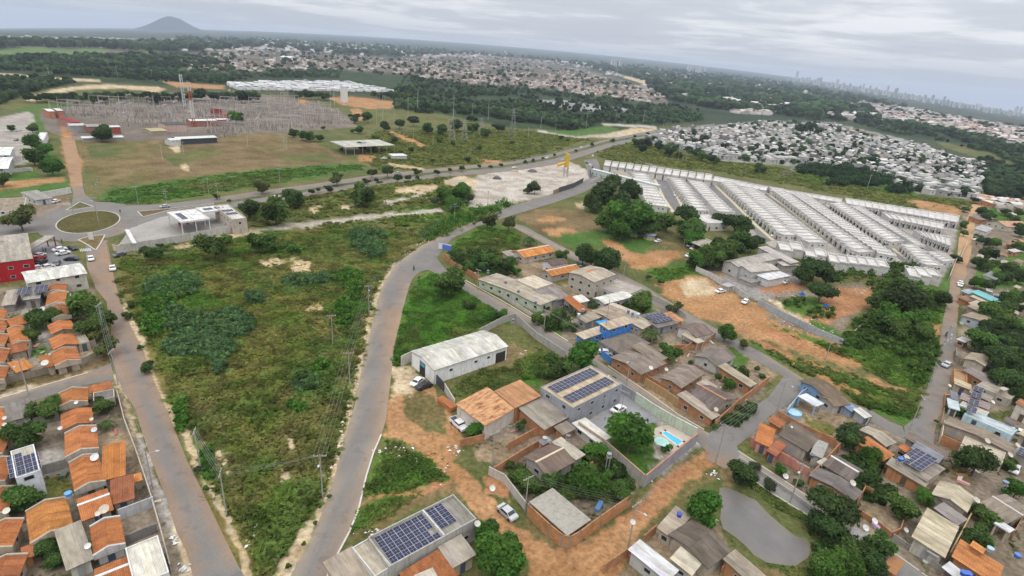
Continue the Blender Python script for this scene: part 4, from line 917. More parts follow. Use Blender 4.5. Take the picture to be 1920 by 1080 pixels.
def pickup_meshes():
    m = MB(); W = .9
    m.box(-2.5, 2.5, -W, W, .4, .95, bottom=True); m.box(-.6, 1.1, -W*.86, W*.86, .95, 1.65)
    for y0, y1 in ((-W, -W+.08), (W-.08, W)): m.box(-2.5, -.6, y0, y1, .95, 1.2)
    m.box(-2.5, -2.42, -W, W, .95, 1.2); body = m.mesh("body", "carpaint")
    g = MB(); g.box(-.5, 1.12, -.795, .795, 1.1, 1.55); g.box(-2.4, -.62, -.8, .8, .96, .975); return body, g.mesh("glass", "glass_dark")
PICK = pickup_meshes()
CARCOL = {'white': (.72, .72, .72), 'silver': (.42, .43, .44), 'black': (.02, .02, .022), 'grey': (.11, .115, .12), 'red': (.35, .02, .02), 'blue': (.03, .08, .25)}
def car(px, py, ang, col='white', label=None, pick=False, L=None):
    """ang: direction in the photo, degrees, anticlockwise from right"""
    P = G(px, py, .7); Q = G(px+6*cos(radians(ang)), py-6*sin(radians(ang)), .7); rz = atan2(Q.y-P.y, Q.x-P.x); z = float(T(P.x, P.y))
    o = thing("pickup_truck" if pick else "car", label or f"{col} parked {'pickup' if pick else 'car'}", "pickup" if pick else "car", (P.x, P.y, z+.07), rz, 'cars and pickups', auto=label is None)
    s = (L or 4.3)/4.3; b, g = (PICK if pick else CAR[:2])
    part("body", b, o, CARCOL[col], scale=(s, s, s)); part("glass", g, o, scale=(s, s, s))
    ax = 1.55 if pick else 1.32
    for x in (-ax, ax):
        for y in (-.92, .72): part("wheel", CAR[2], o, None, (x*s, y*s, .33*s), 0, (s, s, s))
    for y in (-.58, .58): part("headlight", CAR[3], o, None, ((2.5 if pick else 2.12)*s, y*s, .68*s), 0, (s, s, s))
    return o
def pole_meshes():
    m = MB(); m.tube((0, 0, -.3), (0, 0, 9), .13, .09, 8); sh = m.mesh("shaft", "matt")
    a = MB(); a.box(-1.15, 1.15, -.07, .07, 8.55, 8.7, bottom=True); ar = a.mesh("crossarm", "matt")
    i = MB()
    for x in (-1.05, -.4, .4, 1.05): i.lathe([(.0, 8.7), (.07, 8.72), (.09, 8.8), (.05, 8.9), (0, 8.95)], 6, cx=x)
    ins = i.mesh("insulators", "paint")
    l = MB(); l.tube((0, 0, 7.6), (0, -1.7, 8.1), .035, .03, 5); l.box(-.16, .16, -2.2, -1.6, 8.0, 8.14, bottom=True); return sh, ar, ins, l.mesh("street_lamp_arm", "steel")
POLE = pole_meshes(); POLES = {}
def pole(px, py, h=9.0, rz=0.0, lamp=False, key=None, label=None, arm=True, col=(.32, .30, .27), name='utility_pole'):
    P = G(px, py); s = h/9
    o = thing(name, label or ("grey concrete street lamp pole" if lamp else "grey concrete utility pole" + (" with crossarm" if arm else "")), 'pole', P, rz, 'utility poles', auto=label is None)
    w = s if h < 14 else s*.6
    part("shaft", POLE[0], o, col, scale=(w, w, s))
    if arm: part("crossarm", POLE[1], o, (.3, .27, .23), scale=(1, 1, s)); part("insulators", POLE[2], o, (.5, .5, .5), scale=(1, 1, s))
    if lamp: part("street_lamp_arm", POLE[3], o, (.5, .5, .5), scale=(1, 1, s))
    if key: POLES[key] = (P, rz, h)
    return o
def wires(label, keys, offs=(-1.05, -.4, .4, 1.05), r=.018, sag=.5):
    m = MB(); Q = [POLES[k] for k in keys]; c = Q[0][0]
    for (p, ra, ha), (q, rb, hb) in zip(Q[:-1], Q[1:]):
        for x in offs:
            a = p+Vector((x*cos(ra), x*sin(ra), ha*.99)); b = q+Vector((x*cos(rb), x*sin(rb), hb*.99)); prev = a-c
            for k in range(1, 7):
                t = k/6; cur = a.lerp(b, t)-c; cur.z -= sag*4*t*(1-t); m.tube(prev, cur, r, r, 3, cap=False); prev = cur
    o = bpy.data.objects.new("power_line", m.mesh("power_line", "steel")); link(o); o.location = c; o.color = (.25, .25, .25, 1); tag(o, label, 'cable', 'overhead power lines')
def dish_meshes():
    m = MB(); m.lathe([(.0, .0), (.35, .05), (.65, .17), (.9, .36), (.92, .36), (.66, .14), (.35, .02), (0, -.03)], 14); d = m.mesh("dish", "paint", True)
    a = MB(); a.tube((0, 0, -1.3), (0, 0, 0), .05, .05, 6)
    b = MB(); b.tube((.6, 0, .16), (0, 0, .75), .025, .025, 4); b.tube((-.6, 0, .16), (0, 0, .75), .025, .025, 4); b.tube((0, 0, .7), (0, 0, .85), .07, .07, 6); return d, a.mesh("mast", "steel"), b.mesh("feed_arm", "steel")
DISH = dish_meshes()
def dish(px, py, h, d=1.8, col=(.6, .59, .56), az=.3, tilt=.55, label=None):
    P = G(px, py, h); o = thing("satellite_dish", label or ("large" if d > 2 else "small")+(" white" if col[0] > .55 else " beige" if col[0] > .3 else " dark")+" round satellite dish on a mast", 'dish', P, 0, 'satellite dishes', auto=label is None); s = d/3.2
    q = part("dish", DISH[0], o, col, scale=(s, s, s)); q.rotation_euler = (tilt, 0, az); part("feed_arm", DISH[2], q, (.4, .4, .4))
    part("mast", DISH[1], o, (.4, .4, .4), scale=(1, 1, max(.3, h/1.6) if h < 2 else 1))
def tank_meshes():
    m = MB(); m.lathe([(0, 0), (.52, 0), (.62, .75), (.66, .8), (.66, .86)], 14); t = m.mesh("tank", "paint", True)
    l = MB(); l.lathe([(.68, .84), (.68, .9), (.3, 1.02), (0, 1.04)], 14); s = MB()
    for x in (-.4, .4):
        for y in (-.4, .4): s.tube((x, y, -1), (x, y, 0), .07, .07, 5)
    s.box(-.6, .6, -.6, .6, -.12, 0, bottom=True); return t, l.mesh("lid", "paint", True), s.mesh("stand", "matt")
TANK = tank_meshes()
def tank(px, py, h, d=1.3, col=(.05, .16, .42), stand=0.0, label=None, cn='blue'):
    P = G(px, py, h); o = thing("water_tank", label or f"{cn} round plastic water tank", 'water tank', P, 0, 'water tanks', auto=label is None); s = d/1.9
    part("lid", TANK[1], part("tank", TANK[0], o, col, scale=(s, s, s)), tuple(min(1, v*1.25) for v in col))
    if stand: part("stand", TANK[2], o, (.3, .28, .25), scale=(s, s, stand))
# ---------------------------------------------------------------- west side: tile-roofed terraces along the street
B = building; HW = 'tile-roofed houses of the western terraces'
def TH(label, q, rt='x', c=TILE, h=3.0, **k): w = k.pop('wcol', BEIGE); return B(label, q, h, rt, c, w, group=HW, party=tuple(v*.95 for v in w) if rt == 'x' and random.random() < .8 else None, **k)
o = B("big red shop with pale grey roof beside its car park", [(-60,447),(59,437),(54,484),(-60,502)], 6.5, 'g', (.34,.31,.27), (.40,.022,.03), rise=1.0, name='shop', cat='shop', over=.15)
B("red canopy wing on the roundabout side of the red shop", [(54,440),(70,446),(66,478),(54,480)], 4.2, 'n', (.36,.33,.29), (.38,.03,.035), name='shop_canopy', cat='canopy', open_=True)
o = B("long white roofed warehouse between the car park and the tile houses", [(46,510),(152,492),(158,511),(45,535)], 5.0, 'g', (.62,.61,.58), (.50,.47,.40), rise=.9, name='warehouse', cat='warehouse')
B("grey house with two solar arrays below the long white warehouse", [(47,542),(78,540),(79,559),(48,562)], 3.4, 's', (.27,.26,.25), GREYW, group=HW)
panels(bpy.data.objects['house'], -1.9, .2, 3, 4, 3.95, 1.0, 1.4); panels(bpy.data.objects['house'], 1.9, .2, 3, 4, 3.95, 1.0, 1.4)
TH("topmost small tile house of the row behind the long white warehouse", [(84,530),(125,527),(127,546),(86,550)])
TH("second tile house down the row, its pale parapet against the topmost", [(86,552),(127,549),(129,569),(88,575)], wcol=(.5,.45,.38))
TH("third tile house down the row, next to bushy street trees", [(88,578),(130,572),(132,592),(100,599)], c=TILE2)
TH("tile house with a white side wall standing alone by the street trees", [(91,611),(136,599),(139,618),(94,628)])
TH("tile house between the white sided one and the corner dirt yard", [(94,637),(142,624),(145,646),(97,657)])
TH("last tile house above the side street, pale yard at its gable", [(97,663),(145,651),(149,676),(101,688)])
TH("tiny tile annex carrying a big white dish above the side street", [(80,672),(96,667),(100,685),(82,693)], 's', h=2.7)
for i, (q, lb) in enumerate([([(-30,586),(10,581),(12,600),(-30,604)], "top"), ([(-30,606),(12,603),(13,623),(-30,627)], "second"), ([(-30,633),(12,630),(13,649),(-30,653)], "third"), ([(-30,661),(13,657),(14,681),(-30,685)], "fourth"), ([(-30,695),(12,690),(13,713),(-30,718)], "lowest")]):
    TH(f"{lb} of five tile houses cut off at the left, above the side street", q, c=TILE2 if i % 2 else TILE)
TH("orange tile house whose white ridge line faces the small backyard trees", [(15,601),(49,588),(49,606),(15,614)], 'g')
TH("tile house with dark roof hole beside the white ridged one", [(14,618),(48,611),(52,640),(20,648)], ridge=None)
TH("brown tile lean-to below the house with the dark roof hole", [(15,649),(51,640),(52,657),(16,664)], 's', TILE2, 2.6)
TH("bright orange lean-to roof in the yard above the side street", [(24,684),(52,672),(54,690),(24,702)], 's', TILEB, 2.8)
B("pale awning roof on the street wall by the bushy trees", [(127,551),(164,546),(165,556),(129,561)], 2.8, 'n', (.62,.61,.58), BEIGE, open_=True, name='awning', cat='awning')
B("beige slab extension on the street side of the lone tile house", [(140,626),(160,621),(163,640),(143,646)], 2.9, 'f', (.40,.36,.30), BEIGE, name='annex', cat='annex')
B("grey backyard shed roof between two western house rows", [(10,550),(34,550),(35,570),(8,573)], 2.7, 's', SHEET, GREYW, name='shed', cat='shed')
# below the side street
TH("corner tile house just below the side street", [(106,741),(165,727),(166,755),(107,763)])
TH("thin tile porch stretching to the street corner", [(162,728),(207,716),(211,729),(168,737)], 's', TILE2, 2.7)
B("small house with dark grey flat roof on the street corner", [(174,735),(212,730),(216,743),(175,753)], 3.0, 'f', (.16,.155,.15), (.42,.38,.31), group=HW)
TH("tile house above the palm garden, pale parapet between it and the corner house", [(112,779),(172,764),(176,793),(116,807)], wcol=(.45,.4,.34))
TH("tile house just above the palm tree's row end with stone yard", [(118,811),(181,802),(186,838),(125,861)], wcol=(.45,.4,.34))
TH("tile house holding a white dish against the bright orange carport", [(128,869),(188,850),(195,903),(140,923)], wcol=(.4,.38,.33))
TH("bright orange single slope carport roof facing the street", [(186,845),(230,839),(243,890),(199,899)], 's', TILEB, 2.9)
TH("tile house with white cross ridge and two round dishes", [(143,937),(201,914),(214,957),(153,977)], 'g', ridge=(.62,.6,.57))
TH("dark brown tile front roof with white gutter at the street", [(203,906),(247,897),(257,935),(213,945)], 's', (.30,.115,.06), 3.0, rmat='tile')
TH("small tile gate roof on the street wall below the orange carport", [(247,893),(264,888),(268,900),(250,906)], 's', TILEB, 2.5)
TH("tile house between the white slab house and the dark yard", [(165,989),(224,970),(238,1020),(178,1041)], wcol=(.5,.5,.5))
TH("tile house at the bottom with white ridge beside the white slab roof", [(174,1069),(238,1042),(250,1092),(185,1112)], 'g', ridge=(.62,.6,.57))
B("house with wide white flat roof and white parapet at the street", [(234,1029),(293,1003),(320,1073),(252,1098)], 4.3, 'f', (.60,.57,.50), (.62,.62,.61), group=HW, parapet=.35)
B("grey weathered flat sheet roof house with white side wall", [(110,1004),(155,981),(175,1049),(118,1073)], 3.1, 's', (.33,.29,.24), (.5,.48,.44), group=HW)
TH("largest orange gabled tile house with a blue tank at its corner", [(49,956),(127,936),(137,985),(55,1027)], c=TILEB, over=.5)
B("dark grey sheet roof house framed by white walls near the side street", [(8,766),(57,751),(60,781),(12,791)], 3.0, 's', (.20,.185,.17), (.58,.56,.52), group=HW)
for q, lb, c in (([(-30,773),(11,769),(12,803),(-30,807)], "tile roof cut by the left edge next to the dark grey roofed house", TILE), ([(-30,813),(14,810),(15,851),(-30,855)], "tile roof at the left edge beside the white solar house's upper corner", TILE2), ([(-30,867),(18,863),(19,903),(-30,907)], "tile roof at the left edge beside the white solar house's lower corner", TILE), ([(-30,923),(20,919),(23,963),(-30,967)], "tile roof at the left edge with a cream dish and yellow wall", TILE2), ([(-30,986),(31,981),(33,1028),(-30,1032)], "tile roof at the left edge beside the largest orange house", TILE), ([(-30,1054),(38,1049),(42,1092),(-30,1098)], "tile roof in the bottom left corner", TILE2)):
    TH(lb, q, c=c)
o = B("white two storey cube house with a solar array on its roof", [(21,845),(65,832),(73,881),(27,898)], 5.2, 'f', (.40,.37,.31), (.62,.64,.68), group=HW, parapet=.3)
panels(o, -.2, -.3, 4, 5, 5.02, 1.05, 1.35, skip=((3, 4), (2, 4)))
B("ruddy tile shed left of the largest orange house", [(38,1030),(62,1022),(66,1042),(42,1050)], 2.6, 's', TILE2, BRICK, group=HW, rmat='tile')
# yard walls
wallrun("grey block wall along the street in front of the lower tile houses", [(222,745),(236,800),(262,870),(285,940),(305,1010),(322,1075)], 2.0, (.40,.36,.30))
wallrun("stained white wall end reaching from the tile houses to the street", [(225,975),(290,950)], 2.2, (.45,.46,.48))
wallrun("grey wall between the white solar house and the terraces", [(75,892),(128,876)], 2.0, (.3,.28,.25))
wallrun("pale front wall of the upper tile houses along the street trees", [(150,686),(190,668),(205,655)], 1.8, (.36,.31,.25))
wallrun("long low wall beside the side street's upper verge", [(-30,731),(60,708),(148,686)], 1.8, (.26,.22,.17))
wallrun("grey wall behind the corner dirt yard", [(145,662),(180,648)], 1.8, (.3,.26,.21))
wallrun("dark wall between the garden and the tile house above the palm", [(65,800),(112,788)], 2.0, (.22,.2,.18))
wallrun("block wall between backyards of the upper tile houses", [(57,600),(62,640),(56,672)], 2.0, (.3,.28,.25))
wallrun("grey wall closing the dark yard beside the white slab house", [(236,1022),(295,998)], 1.9, (.2,.19,.18))
# roundabout quarter
B("white roofed store at the top left edge by the paved yard", [(-30,276),(24,276),(22,291),(-30,292)], 5, 'g', WHITE, (.5,.5,.5), name='store', cat='store', rise=.6)
B("second white roofed store below the top left one", [(-30,295),(21,295),(20,316),(-30,318)], 5, 'g', WHITE, (.42,.42,.42), name='store', cat='store', rise=.6)
B("beige flat canopy with white rim at the picture's left edge", [(-30,374),(49,370),(44,394),(-30,398)], 5, 'f', (.27,.22,.16), (.6,.58,.52), name='canopy', cat='canopy', parapet=.3)
B("low grey shed beside the white wall near the roundabout", [(55,366),(80,360),(82,372),(57,378)], 3, 's', (.3,.28,.26), (.5,.5,.5), name='shed', cat='shed')
wallrun("long white wall bordering the lawn by the roundabout", [(76,373),(125,364),(134,362)], 3.0, (.62,.61,.58))
wallrun("low white wall of the paved yard with trees", [(-30,330),(55,320),(62,322)], 2, (.5,.49,.46))
B("small white guard house between trees at the paved yard", [(72,248),(87,248),(84,262),(70,262)], 4.5, 'f', WHITE, (.6,.6,.6), name='hut', cat='hut')
# petrol station
def station():
    o = B("white petrol station canopy with dark solar strips", [(320,397.5),(371,390),(386,409),(334,417.5)], 6.0, 'f', (.68,.68,.68), (.62,.62,.62), open_=True, name='petrol_canopy', cat='canopy', parapet=.35, posts=3)
    panels(o, -2.6, 0, 2, 6, 5.95, 1.1, 1.6); 
    o2 = B("narrow white canopy arm joining the petrol canopy and the station shop", [(372,390),(410,383),(415,392),(379,399)], 6.0, 'f', (.66,.66,.66), (.6,.6,.6), open_=True, name='petrol_canopy', cat='canopy', parapet=.3, posts=2)
    panels(o2, -1, .2, 3, 2, 5.9, 1.2, 1.5); panels(o2, 3.6, .2, 3, 2, 5.9, 1.2, 1.5)
    o3 = B("beige station shop with stepped white roof and solar panels", [(411,384),(431,382),(457,408),(426,413)], 6.3, 'f', (.55,.53,.49), (.46,.41,.35), name='station_shop', cat='shop', parapet=.5)
    panels(o3, 0, -2.5, 4, 2, 6.0, 1.1, 1.6); panels(o3, -.2, 2.8, 4, 2, 6.0, 1.1, 1.6)
    for k, (x, y) in enumerate(((338,424),(352,421),(366,419))):
        P = G(x, y); t = thing("fuel_pump", "fuel pump under the white canopy, "+("nearest the wall" if k == 0 else "middle of three" if k == 1 else "nearest the station shop"), "fuel pump", P, .3, 'fuel pumps')
        m = MB(); m.box(-.5, .5, -.3, .3, 0, 1.8); part("cabinet", m.mesh("cabinet", "paint"), t, (.5, .08, .08)); m = MB(); m.box(-.35, .35, -.33, -.3, 1.1, 1.6); part("display", m.mesh("display", "glass_dark"), t)
    B("white flat shelter strip standing at the station's roundabout corner", [(239,430),(247,429),(250,456),(243,457)], 3.2, 'n', (.66,.66,.65), (.55,.55,.53), name='shelter', cat='shelter', open_=True)
    wallrun("long white wall behind the petrol station facing the field", [(226,473),(300,462),(370,448),(436,436)], 3.0, (.47,.45,.42))
    wallrun("short wall between petrol station and street corner", [(213,470),(226,473)], 2.4, (.5,.45,.38))
station()
def sign(px, py, w, h, z, col, label, rz=0.0, txt=None, leg=True):
    P = G(px, py); o = thing("billboard", label, "sign", P, rz); m = MB(); m.box(-w/2, w/2, -.06, .06, z, z+h, bottom=True); part("panel", m.mesh("panel", "paint"), o, col)
    m = MB()
    for x in (-w*.4, w*.4): m.tube((x, .1, -.2), (x, .1, z+h*.9), .07, .07, 6)
    part("posts", m.mesh("posts", "steel"), o, (.3, .3, .3)); return o
sign(172, 452, 1.6, 2.8, .6, (.62,.62,.6), "small white sign board on the lower splitter island", .3)
# parked and driving cars, west
for a in ((104,377,15,'white',"white car parked on dirt left of the roundabout"), (309,386.5,8,'silver',"silver car driving on the avenue beside the green field edge"), (136,464,-25,'black',"dark car leaving the roundabout by the car park"), (170,484,-70,'white',"white car on the street below the roundabout"), (211,502,-80,'white',"white van-like car parked where the field begins"), (224,477,15,'grey',"grey car parked at the corner of the station wall"), (112,467,10,'white',"white car in the middle of the car park, upper of a pair"), (118,474,10,'white',"white car in the middle of the car park, lower of a pair"), (134,485,0,'black',"black car parked alone at the car park's street edge"), (73,478,20,'white',"white car by the red shop wall, top of the row"), (74,484,20,'red',"dark red car in the row by the red shop wall"), (76,491,22,'black',"black car by the red shop wall, lowest of the row"), (70,502,15,'white',"white car beside the long white warehouse, nearer the red shop"), (88,500,15,'white',"white car beside the long white warehouse, nearer the street"), (106,493,60,'grey',"dark grey car parked near the long white warehouse"), (3,402,8,'silver',"silver car under the left edge by the beige canopy"), (2,413,8,'white',"white car at the left edge below the beige canopy"), (36,244,10,'white',"white car on the paved yard at far left"), (30,262,20,'grey',"grey car on the paved yard among trees")):
    car(*a[:4], label=a[4])
for x, y, d, c, lb in ((80,579,2.2,(.55,.55,.52),"white dish on a tank stand between upper tile houses"),(85,681,2.6,(.62,.6,.55),"big cream dish on the tiny tile annex"),(178,858,2.4,(.62,.64,.66),"bluish white dish beside the bright orange carport"),(196,955,2.6,(.55,.47,.38),"big beige dish on the white ridged tile house"),(184,963,1.5,(.58,.52,.45),"small beige dish left of the big beige one"),(13,958,1.8,(.6,.57,.48),"cream dish on the yellow walled left edge house"),(143,755,1.4,(.6,.6,.56),"small white dish on the corner tile house's parapet"),(172,786,1.2,(.6,.58,.5),"small dish on the tile house above the palm"),(177,806,1.8,(.5,.55,.62),"round bluish dish near the palm garden"),(113,803,1.4,(.6,.6,.57),"small white dish left of the tile house above the palm"),(9,784,1.3,(.6,.6,.57),"upper small dish at the left edge"),(9,796,1.3,(.6,.6,.57),"lower small dish at the left edge"),(165,966+58,1.6,(.6,.6,.57),"small white dish on the grey sheet roof's wall")):
    dish(x, y, 3.3, d, c, label=lb)
tank(129, 930, 3.6, 1.5, (.08,.25,.55), 2, "light blue water tank at the corner of the largest orange house")
tank(80, 585, 3.0, 1.5, (.5,.5,.5), 2, "white water tank between the upper tile houses")
# ---------------------------------------------------------------- centre: warehouse, solar building, houses between the two streets
o = B("white warehouse with stained pale roof beside the green triangle", [(777,661),(905,615),(945,647),(815,700)], 4.2, 'g', (.60,.57,.52), (.74,.74,.73), wins=False, rise=1.1, name='warehouse', cat='warehouse', over=.3)
m = MB(); m.box(-1.3, 1.3, -.05, .02, 0, 3.6); c_, rz_, A_, B_ = frame_of([(777,661),(905,615),(945,647),(815,700)], 4.2)
part("entrance", m.mesh("entrance", "dark_gap"), o, None, (-A_+.28, 0, 0), -pi/2)
m = MB(); m.box(-1.1, 1.1, -.08, -.05, 2.5, 3.4); part("sign_panel", m.mesh("sign_panel", "paint"), o, (.05,.30,.36), (-A_+.28, 0, 0), -pi/2)
m = MB(); m.box(-1.6, 1.6, -.06, .02, 0, 3.0); part("shutter", m.mesh("shutter", "dark_gap"), o, None, (A_-2.4, -B_+.28, 0), 0)
for x in (-A_*.55, A_*.1, A_*.45): part('window', WIN, o, None, (x, -B_+.28, 2.6), 0, (1.0, 1, .7))
for x, y0 in ((-A_*.62, .35), (A_*.42, .5)):
    m = MB(); m.box(-.5, .5, 0, B_*.85, 0, .06); q = part("skylight", m.mesh("skylight", "matt"), o, (.22,.21,.2), (x, .3, 4.2+1.1-.12)); q.rotation_euler[0] = -atan2(1.1, B_)
o = B("orange hall with rust streaked roof beside the dirt lot", [(855,763),(911,731),(972,763),(908,799)], 4.0, 's', (.52,.27,.13), (.55,.50,.45), rmat='rusty', name='hall', cat='hall', rise=.8, wins=False)
B("plain orange hall joined to the rust streaked one", [(927,737),(977,716),(1010,741),(968,768)], 4.2, 's', (.47,.25,.12), (.42,.20,.085), name='hall', cat='hall', rise=.7, wins=False)
o = B("grey office building whose beige roof carries two solar arrays", [(1017,727),(1107,682),(1164,718),(1076,766)], 5.6, 'f', (.47,.38,.26), (.30,.31,.34), name='office_building', cat='building', parapet=.35, over=.2)
_, _, A_, B_ = frame_of([(1017,727),(1107,682),(1164,718),(1076,766)], 5.6)
panels(o, 0, B_*.53, 12, 3, 5.52, A_*1.72/12, B_*.62/3); panels(o, 0, -B_*.42, 12, 3, 5.52, A_*1.72/12, B_*.58/3)
B("white slab annex roof at the foot of the grey office building", [(1078,792),(1101,780),(1138,819),(1120,836)], 2.8, 'n', (.62,.60,.55), (.5,.48,.44), name='annex', cat='annex')
B("patched grey sheet roof house left of the grey office building", [(975,770),(1017,746),(1063,780),(1020,811)], 3.2, 's', (.30,.26,.22), BRICK, wmat='brick', wins=False)
B("small brick shed beside the patched grey sheet roof", [(1040,803),(1062,790),(1078,803),(1056,818)], 2.5, 's', (.26,.22,.19), BRICK, wmat='brick', name='shed', cat='shed', wins=False)
B("brown gabled house with a beige ridge line near the tall yard wall", [(985,858),(1033,829),(1078,866),(1025,895)], 3.2, 'g', (.19,.145,.115), (.36,.33,.30), ridge=(.52,.44,.30), over=.4)
B("pale corrugated lean-to attached to the brown gabled house", [(1036,828),(1053,818),(1096,852),(1079,864)], 2.9, 'n', (.46,.42,.34), (.4,.36,.3), rmat='sheet')
B("small grey tank shed beside the brown gabled house", [(1010,829),(1026,819),(1035,826),(1018,836)], 3.4, 's', (.25,.25,.26), BRICK, wmat='brick', name='shed', cat='shed', wins=False)
B("flat concrete roof building in the corner of the orange brick wall", [(993,943),(1037,911),(1106,977),(1064,1003)], 3.0, 'n', (.33,.31,.27), (.4,.19,.09), wmat='brick', rmat='plaster', name='corner_building', cat='building', wins=False)
o = B("long house with two solar arrays inside white parapets at the bottom", [(690,1008),(850,925),(893,973),(730,1062)], 4.6, 'f', (.27,.25,.22), (.40,.385,.36), parapet=.7, group=None)
_, _, A_, B_ = frame_of([(690,1008),(850,925),(893,973),(730,1062)], 4.6)
panels(o, -A_*.36, .1, 8, 5, 4.12, 1.1, B_*1.75/5, skip=((7, 1), (7, 0), (0, 4)) if False else ((7, 1),)); panels(o, A_*.48, 1.0, 2, 6, 4.12, 1.6, B_*1.5/6, skip=())
m = MB(); m.box(-.12, .12, -B_+.2, B_-.2, 3.9, 4.75); part("dividing_wall", m.mesh("dividing_wall", "plaster"), o, (.55,.54,.52), (A_*.22, 0, 0))
B("beige sheet roof end of the long solar house by the main road", [(660,1025),(694,1008),(732,1060),(704,1083)], 4.0, 'f', (.42,.38,.30), (.55,.53,.5), parapet=.4)
B("pale brown sheet roof lean-to at the main road's bottom edge", [(612,1062),(658,1028),(703,1085),(640,1120)], 3.2, 's', (.40,.34,.27), BEIGE)
B("beige sheet roof shelter between the long solar house and the round trees", [(822,1031),(865,1001),(891,1041),(849,1066)], 3.5, 's', (.43,.40,.33), BEIGE, rise=.4)
B("ruddy worn tile roof behind the long solar house", [(742,1082),(824,1036),(860,1080),(790,1125)], 3.2, 's', (.36,.14,.055), BEIGE, rmat='tile')
B("small pale awning on the ruddy worn tile roof", [(775,1078),(812,1064),(820,1080),(785,1096)], 3.9, 'n', (.5,.46,.38), BEIGE, open_=True, name='awning', cat='awning')
# the row between the two lanes, from the north-west
HC = 'houses between the two lanes'
def CH(label, q, h=3.1, rt='g', c=SHEET, w=BEIGE, **k): return B(label, q, h, rt, c, w, group=HC, **k)
CH("long orange tile house with a white cross ridge among banana plants", [(961,473),(1014,458),(1036,471),(985,485)], c=TILEB, w=(.5,.45,.4), ridge=(.6,.58,.55))
CH("tiny grey shed left of the long orange tile house", [(947,475),(961,471),(968,480),(955,486)], 2.5, 's')
CH("white gabled house with dark brown roof", [(1023,491),(1048,482),(1058,492),(1036,501)], 4.0, 'g', (.11,.08,.07), (.62,.6,.58))
CH("orange tile house with white ridge next to the white gabled house", [(1020,508),(1066,494),(1083,503),(1038,522)], c=TILEB, ridge=(.6,.58,.55), w=(.4,.37,.33))
o = CH("two storey grey house with an orange patch on its roof", [(1072,511),(1104,496),(1151,514),(1114,532)], 6.4, 'g', (.36,.31,.24), (.42,.38,.32), rise=.8)
m = MB(); m.box(-2.2, 2.2, -1.1, 1.1, 0, .05); q = part("tile_patch", m.mesh("tile_patch", "tile"), o, (.56,.2,.07), (.6, 1.6, 6.98)); q.rotation_euler[0] = -.2
CH("long row house with beige porch roof and columns on the street", [(915,521),(939,508),(1031,560),(1004,580)], 3.6, 'g', (.37,.32,.26), (.44,.5,.38), rise=.7)
CH("flat cream slab house behind the long row house", [(972,525),(998,515),(1038,531),(1003,542)], 4.2, 'f', (.52,.46,.36), (.48,.43,.36), parapet=.15)
CH("dark grey sheet roof house behind the long row house", [(1003,548),(1038,536),(1062,557),(1032,568)], 3.2, 's', (.23,.21,.195), GREYW)
CH("grey flat roofed house by the upper lane", [(1120,538),(1160,523),(1198,540),(1178,556)], 3.6, 'f', (.36,.33,.30), (.45,.42,.38), parapet=.2)
CH("white sheet roof house below the grey flat roofed one", [(1118,562),(1165,542),(1178,555),(1140,573)], 3.4, 'g', (.58,.57,.54), (.5,.48,.45), rise=.5)
CH("small white lean-to roof beside a palm in the middle block", [(1073,560),(1092,553),(1100,563),(1088,570)], 3, 's', (.56,.55,.52))
CH("narrow orange tile strip roof in the middle block", [(1053,563),(1072,561),(1102,581),(1089,586)], 3.0, 's', TILE, GREYW)
CH("broad brown sheet roof north of the blue house", [(1117,581),(1140,572),(1191,592),(1151,611)], 3.4, 'g', (.36,.295,.22), BEIGE, rise=.5)
CH("cream slab strip along the broad brown sheet roof", [(1141,571),(1150,566),(1200,588),(1192,592)], 3.2, 'n', (.5,.43,.33))
CH("old grey corrugated shed beside water tanks", [(1088,598),(1108,584),(1127,593),(1098,608)], 3.2, 's', (.33,.28,.22), GREYW)
o = CH("bright blue house with beige roof and small windows", [(1131,612),(1167,591),(1178,603),(1147,622)], 5.2, 's', (.44,.36,.26), (.055,.20,.55), rise=.4)
CH("low beige roofed front of the bright blue house", [(1084,629),(1130,607),(1141,616),(1100,640)], 3.4, 's', (.42,.35,.26), (.055,.20,.52), rise=.3)
CH("beige sheet roof behind the bright blue house", [(1168,600),(1185,590),(1222,606),(1205,620)], 3.2, 's', (.38,.32,.25))
CH("dark brown patched roof below the bright blue house", [(1132,641),(1178,619),(1210,641),(1165,669)], 3.0, 'h', (.16,.13,.11), GREYW)
CH("big brown roof house with brick gable and porch posts", [(1153,671),(1192,648),(1240,680),(1203,708)], 3.2, 'g', (.25,.205,.165), BRICK, wmat='brick', rise=.8)
CH("brown rear wing of the big brown roof house", [(1186,655),(1202,645),(1249,670),(1232,684)], 3.4, 's', (.24,.195,.155), BRICK, wmat='brick')
o = CH("dark roofed house with solar strips near the small tile house", [(1202,596),(1238,582),(1263,606),(1235,617)], 3.2, 's', (.15,.135,.125), GREYW, rise=.5)
panels(o, 0, 1.4, 5, 1, 3.55, 1.5, 2.4, tilt=.12); panels(o, .3, -1.4, 5, 1, 3.35, 1.5, 2.2, tilt=.12)
CH("small orange tile house with brick wall by the upper lane", [(1245,591),(1257,587),(1281,601),(1268,606)], 3.0, 's', (.52,.25,.13), BRICK, rmat='tile')
CH("white walled house with dark brown gable roof in a brick yard", [(1275,615),(1302,602),(1331,624),(1307,635)], 3.6, 'g', (.17,.13,.105), (.6,.58,.55))
CH("beige porch roof of the white walled house in the brick yard", [(1280,626),(1292,622),(1318,639),(1308,645)], 2.8, 'n', (.45,.38,.29), open_=True)
CH("dark weathered house with a white gable by the upper lane bend", [(1298,668),(1340,648),(1377,670),(1350,688)], 3.0, 'g', (.19,.165,.145), (.5,.48,.45))
CH("brown roof house with a round dish and brick side", [(1241,708),(1280,680),(1314,698),(1283,733)], 3.2, 'g', (.23,.19,.155), BRICK, wmat='brick', rise=.7)
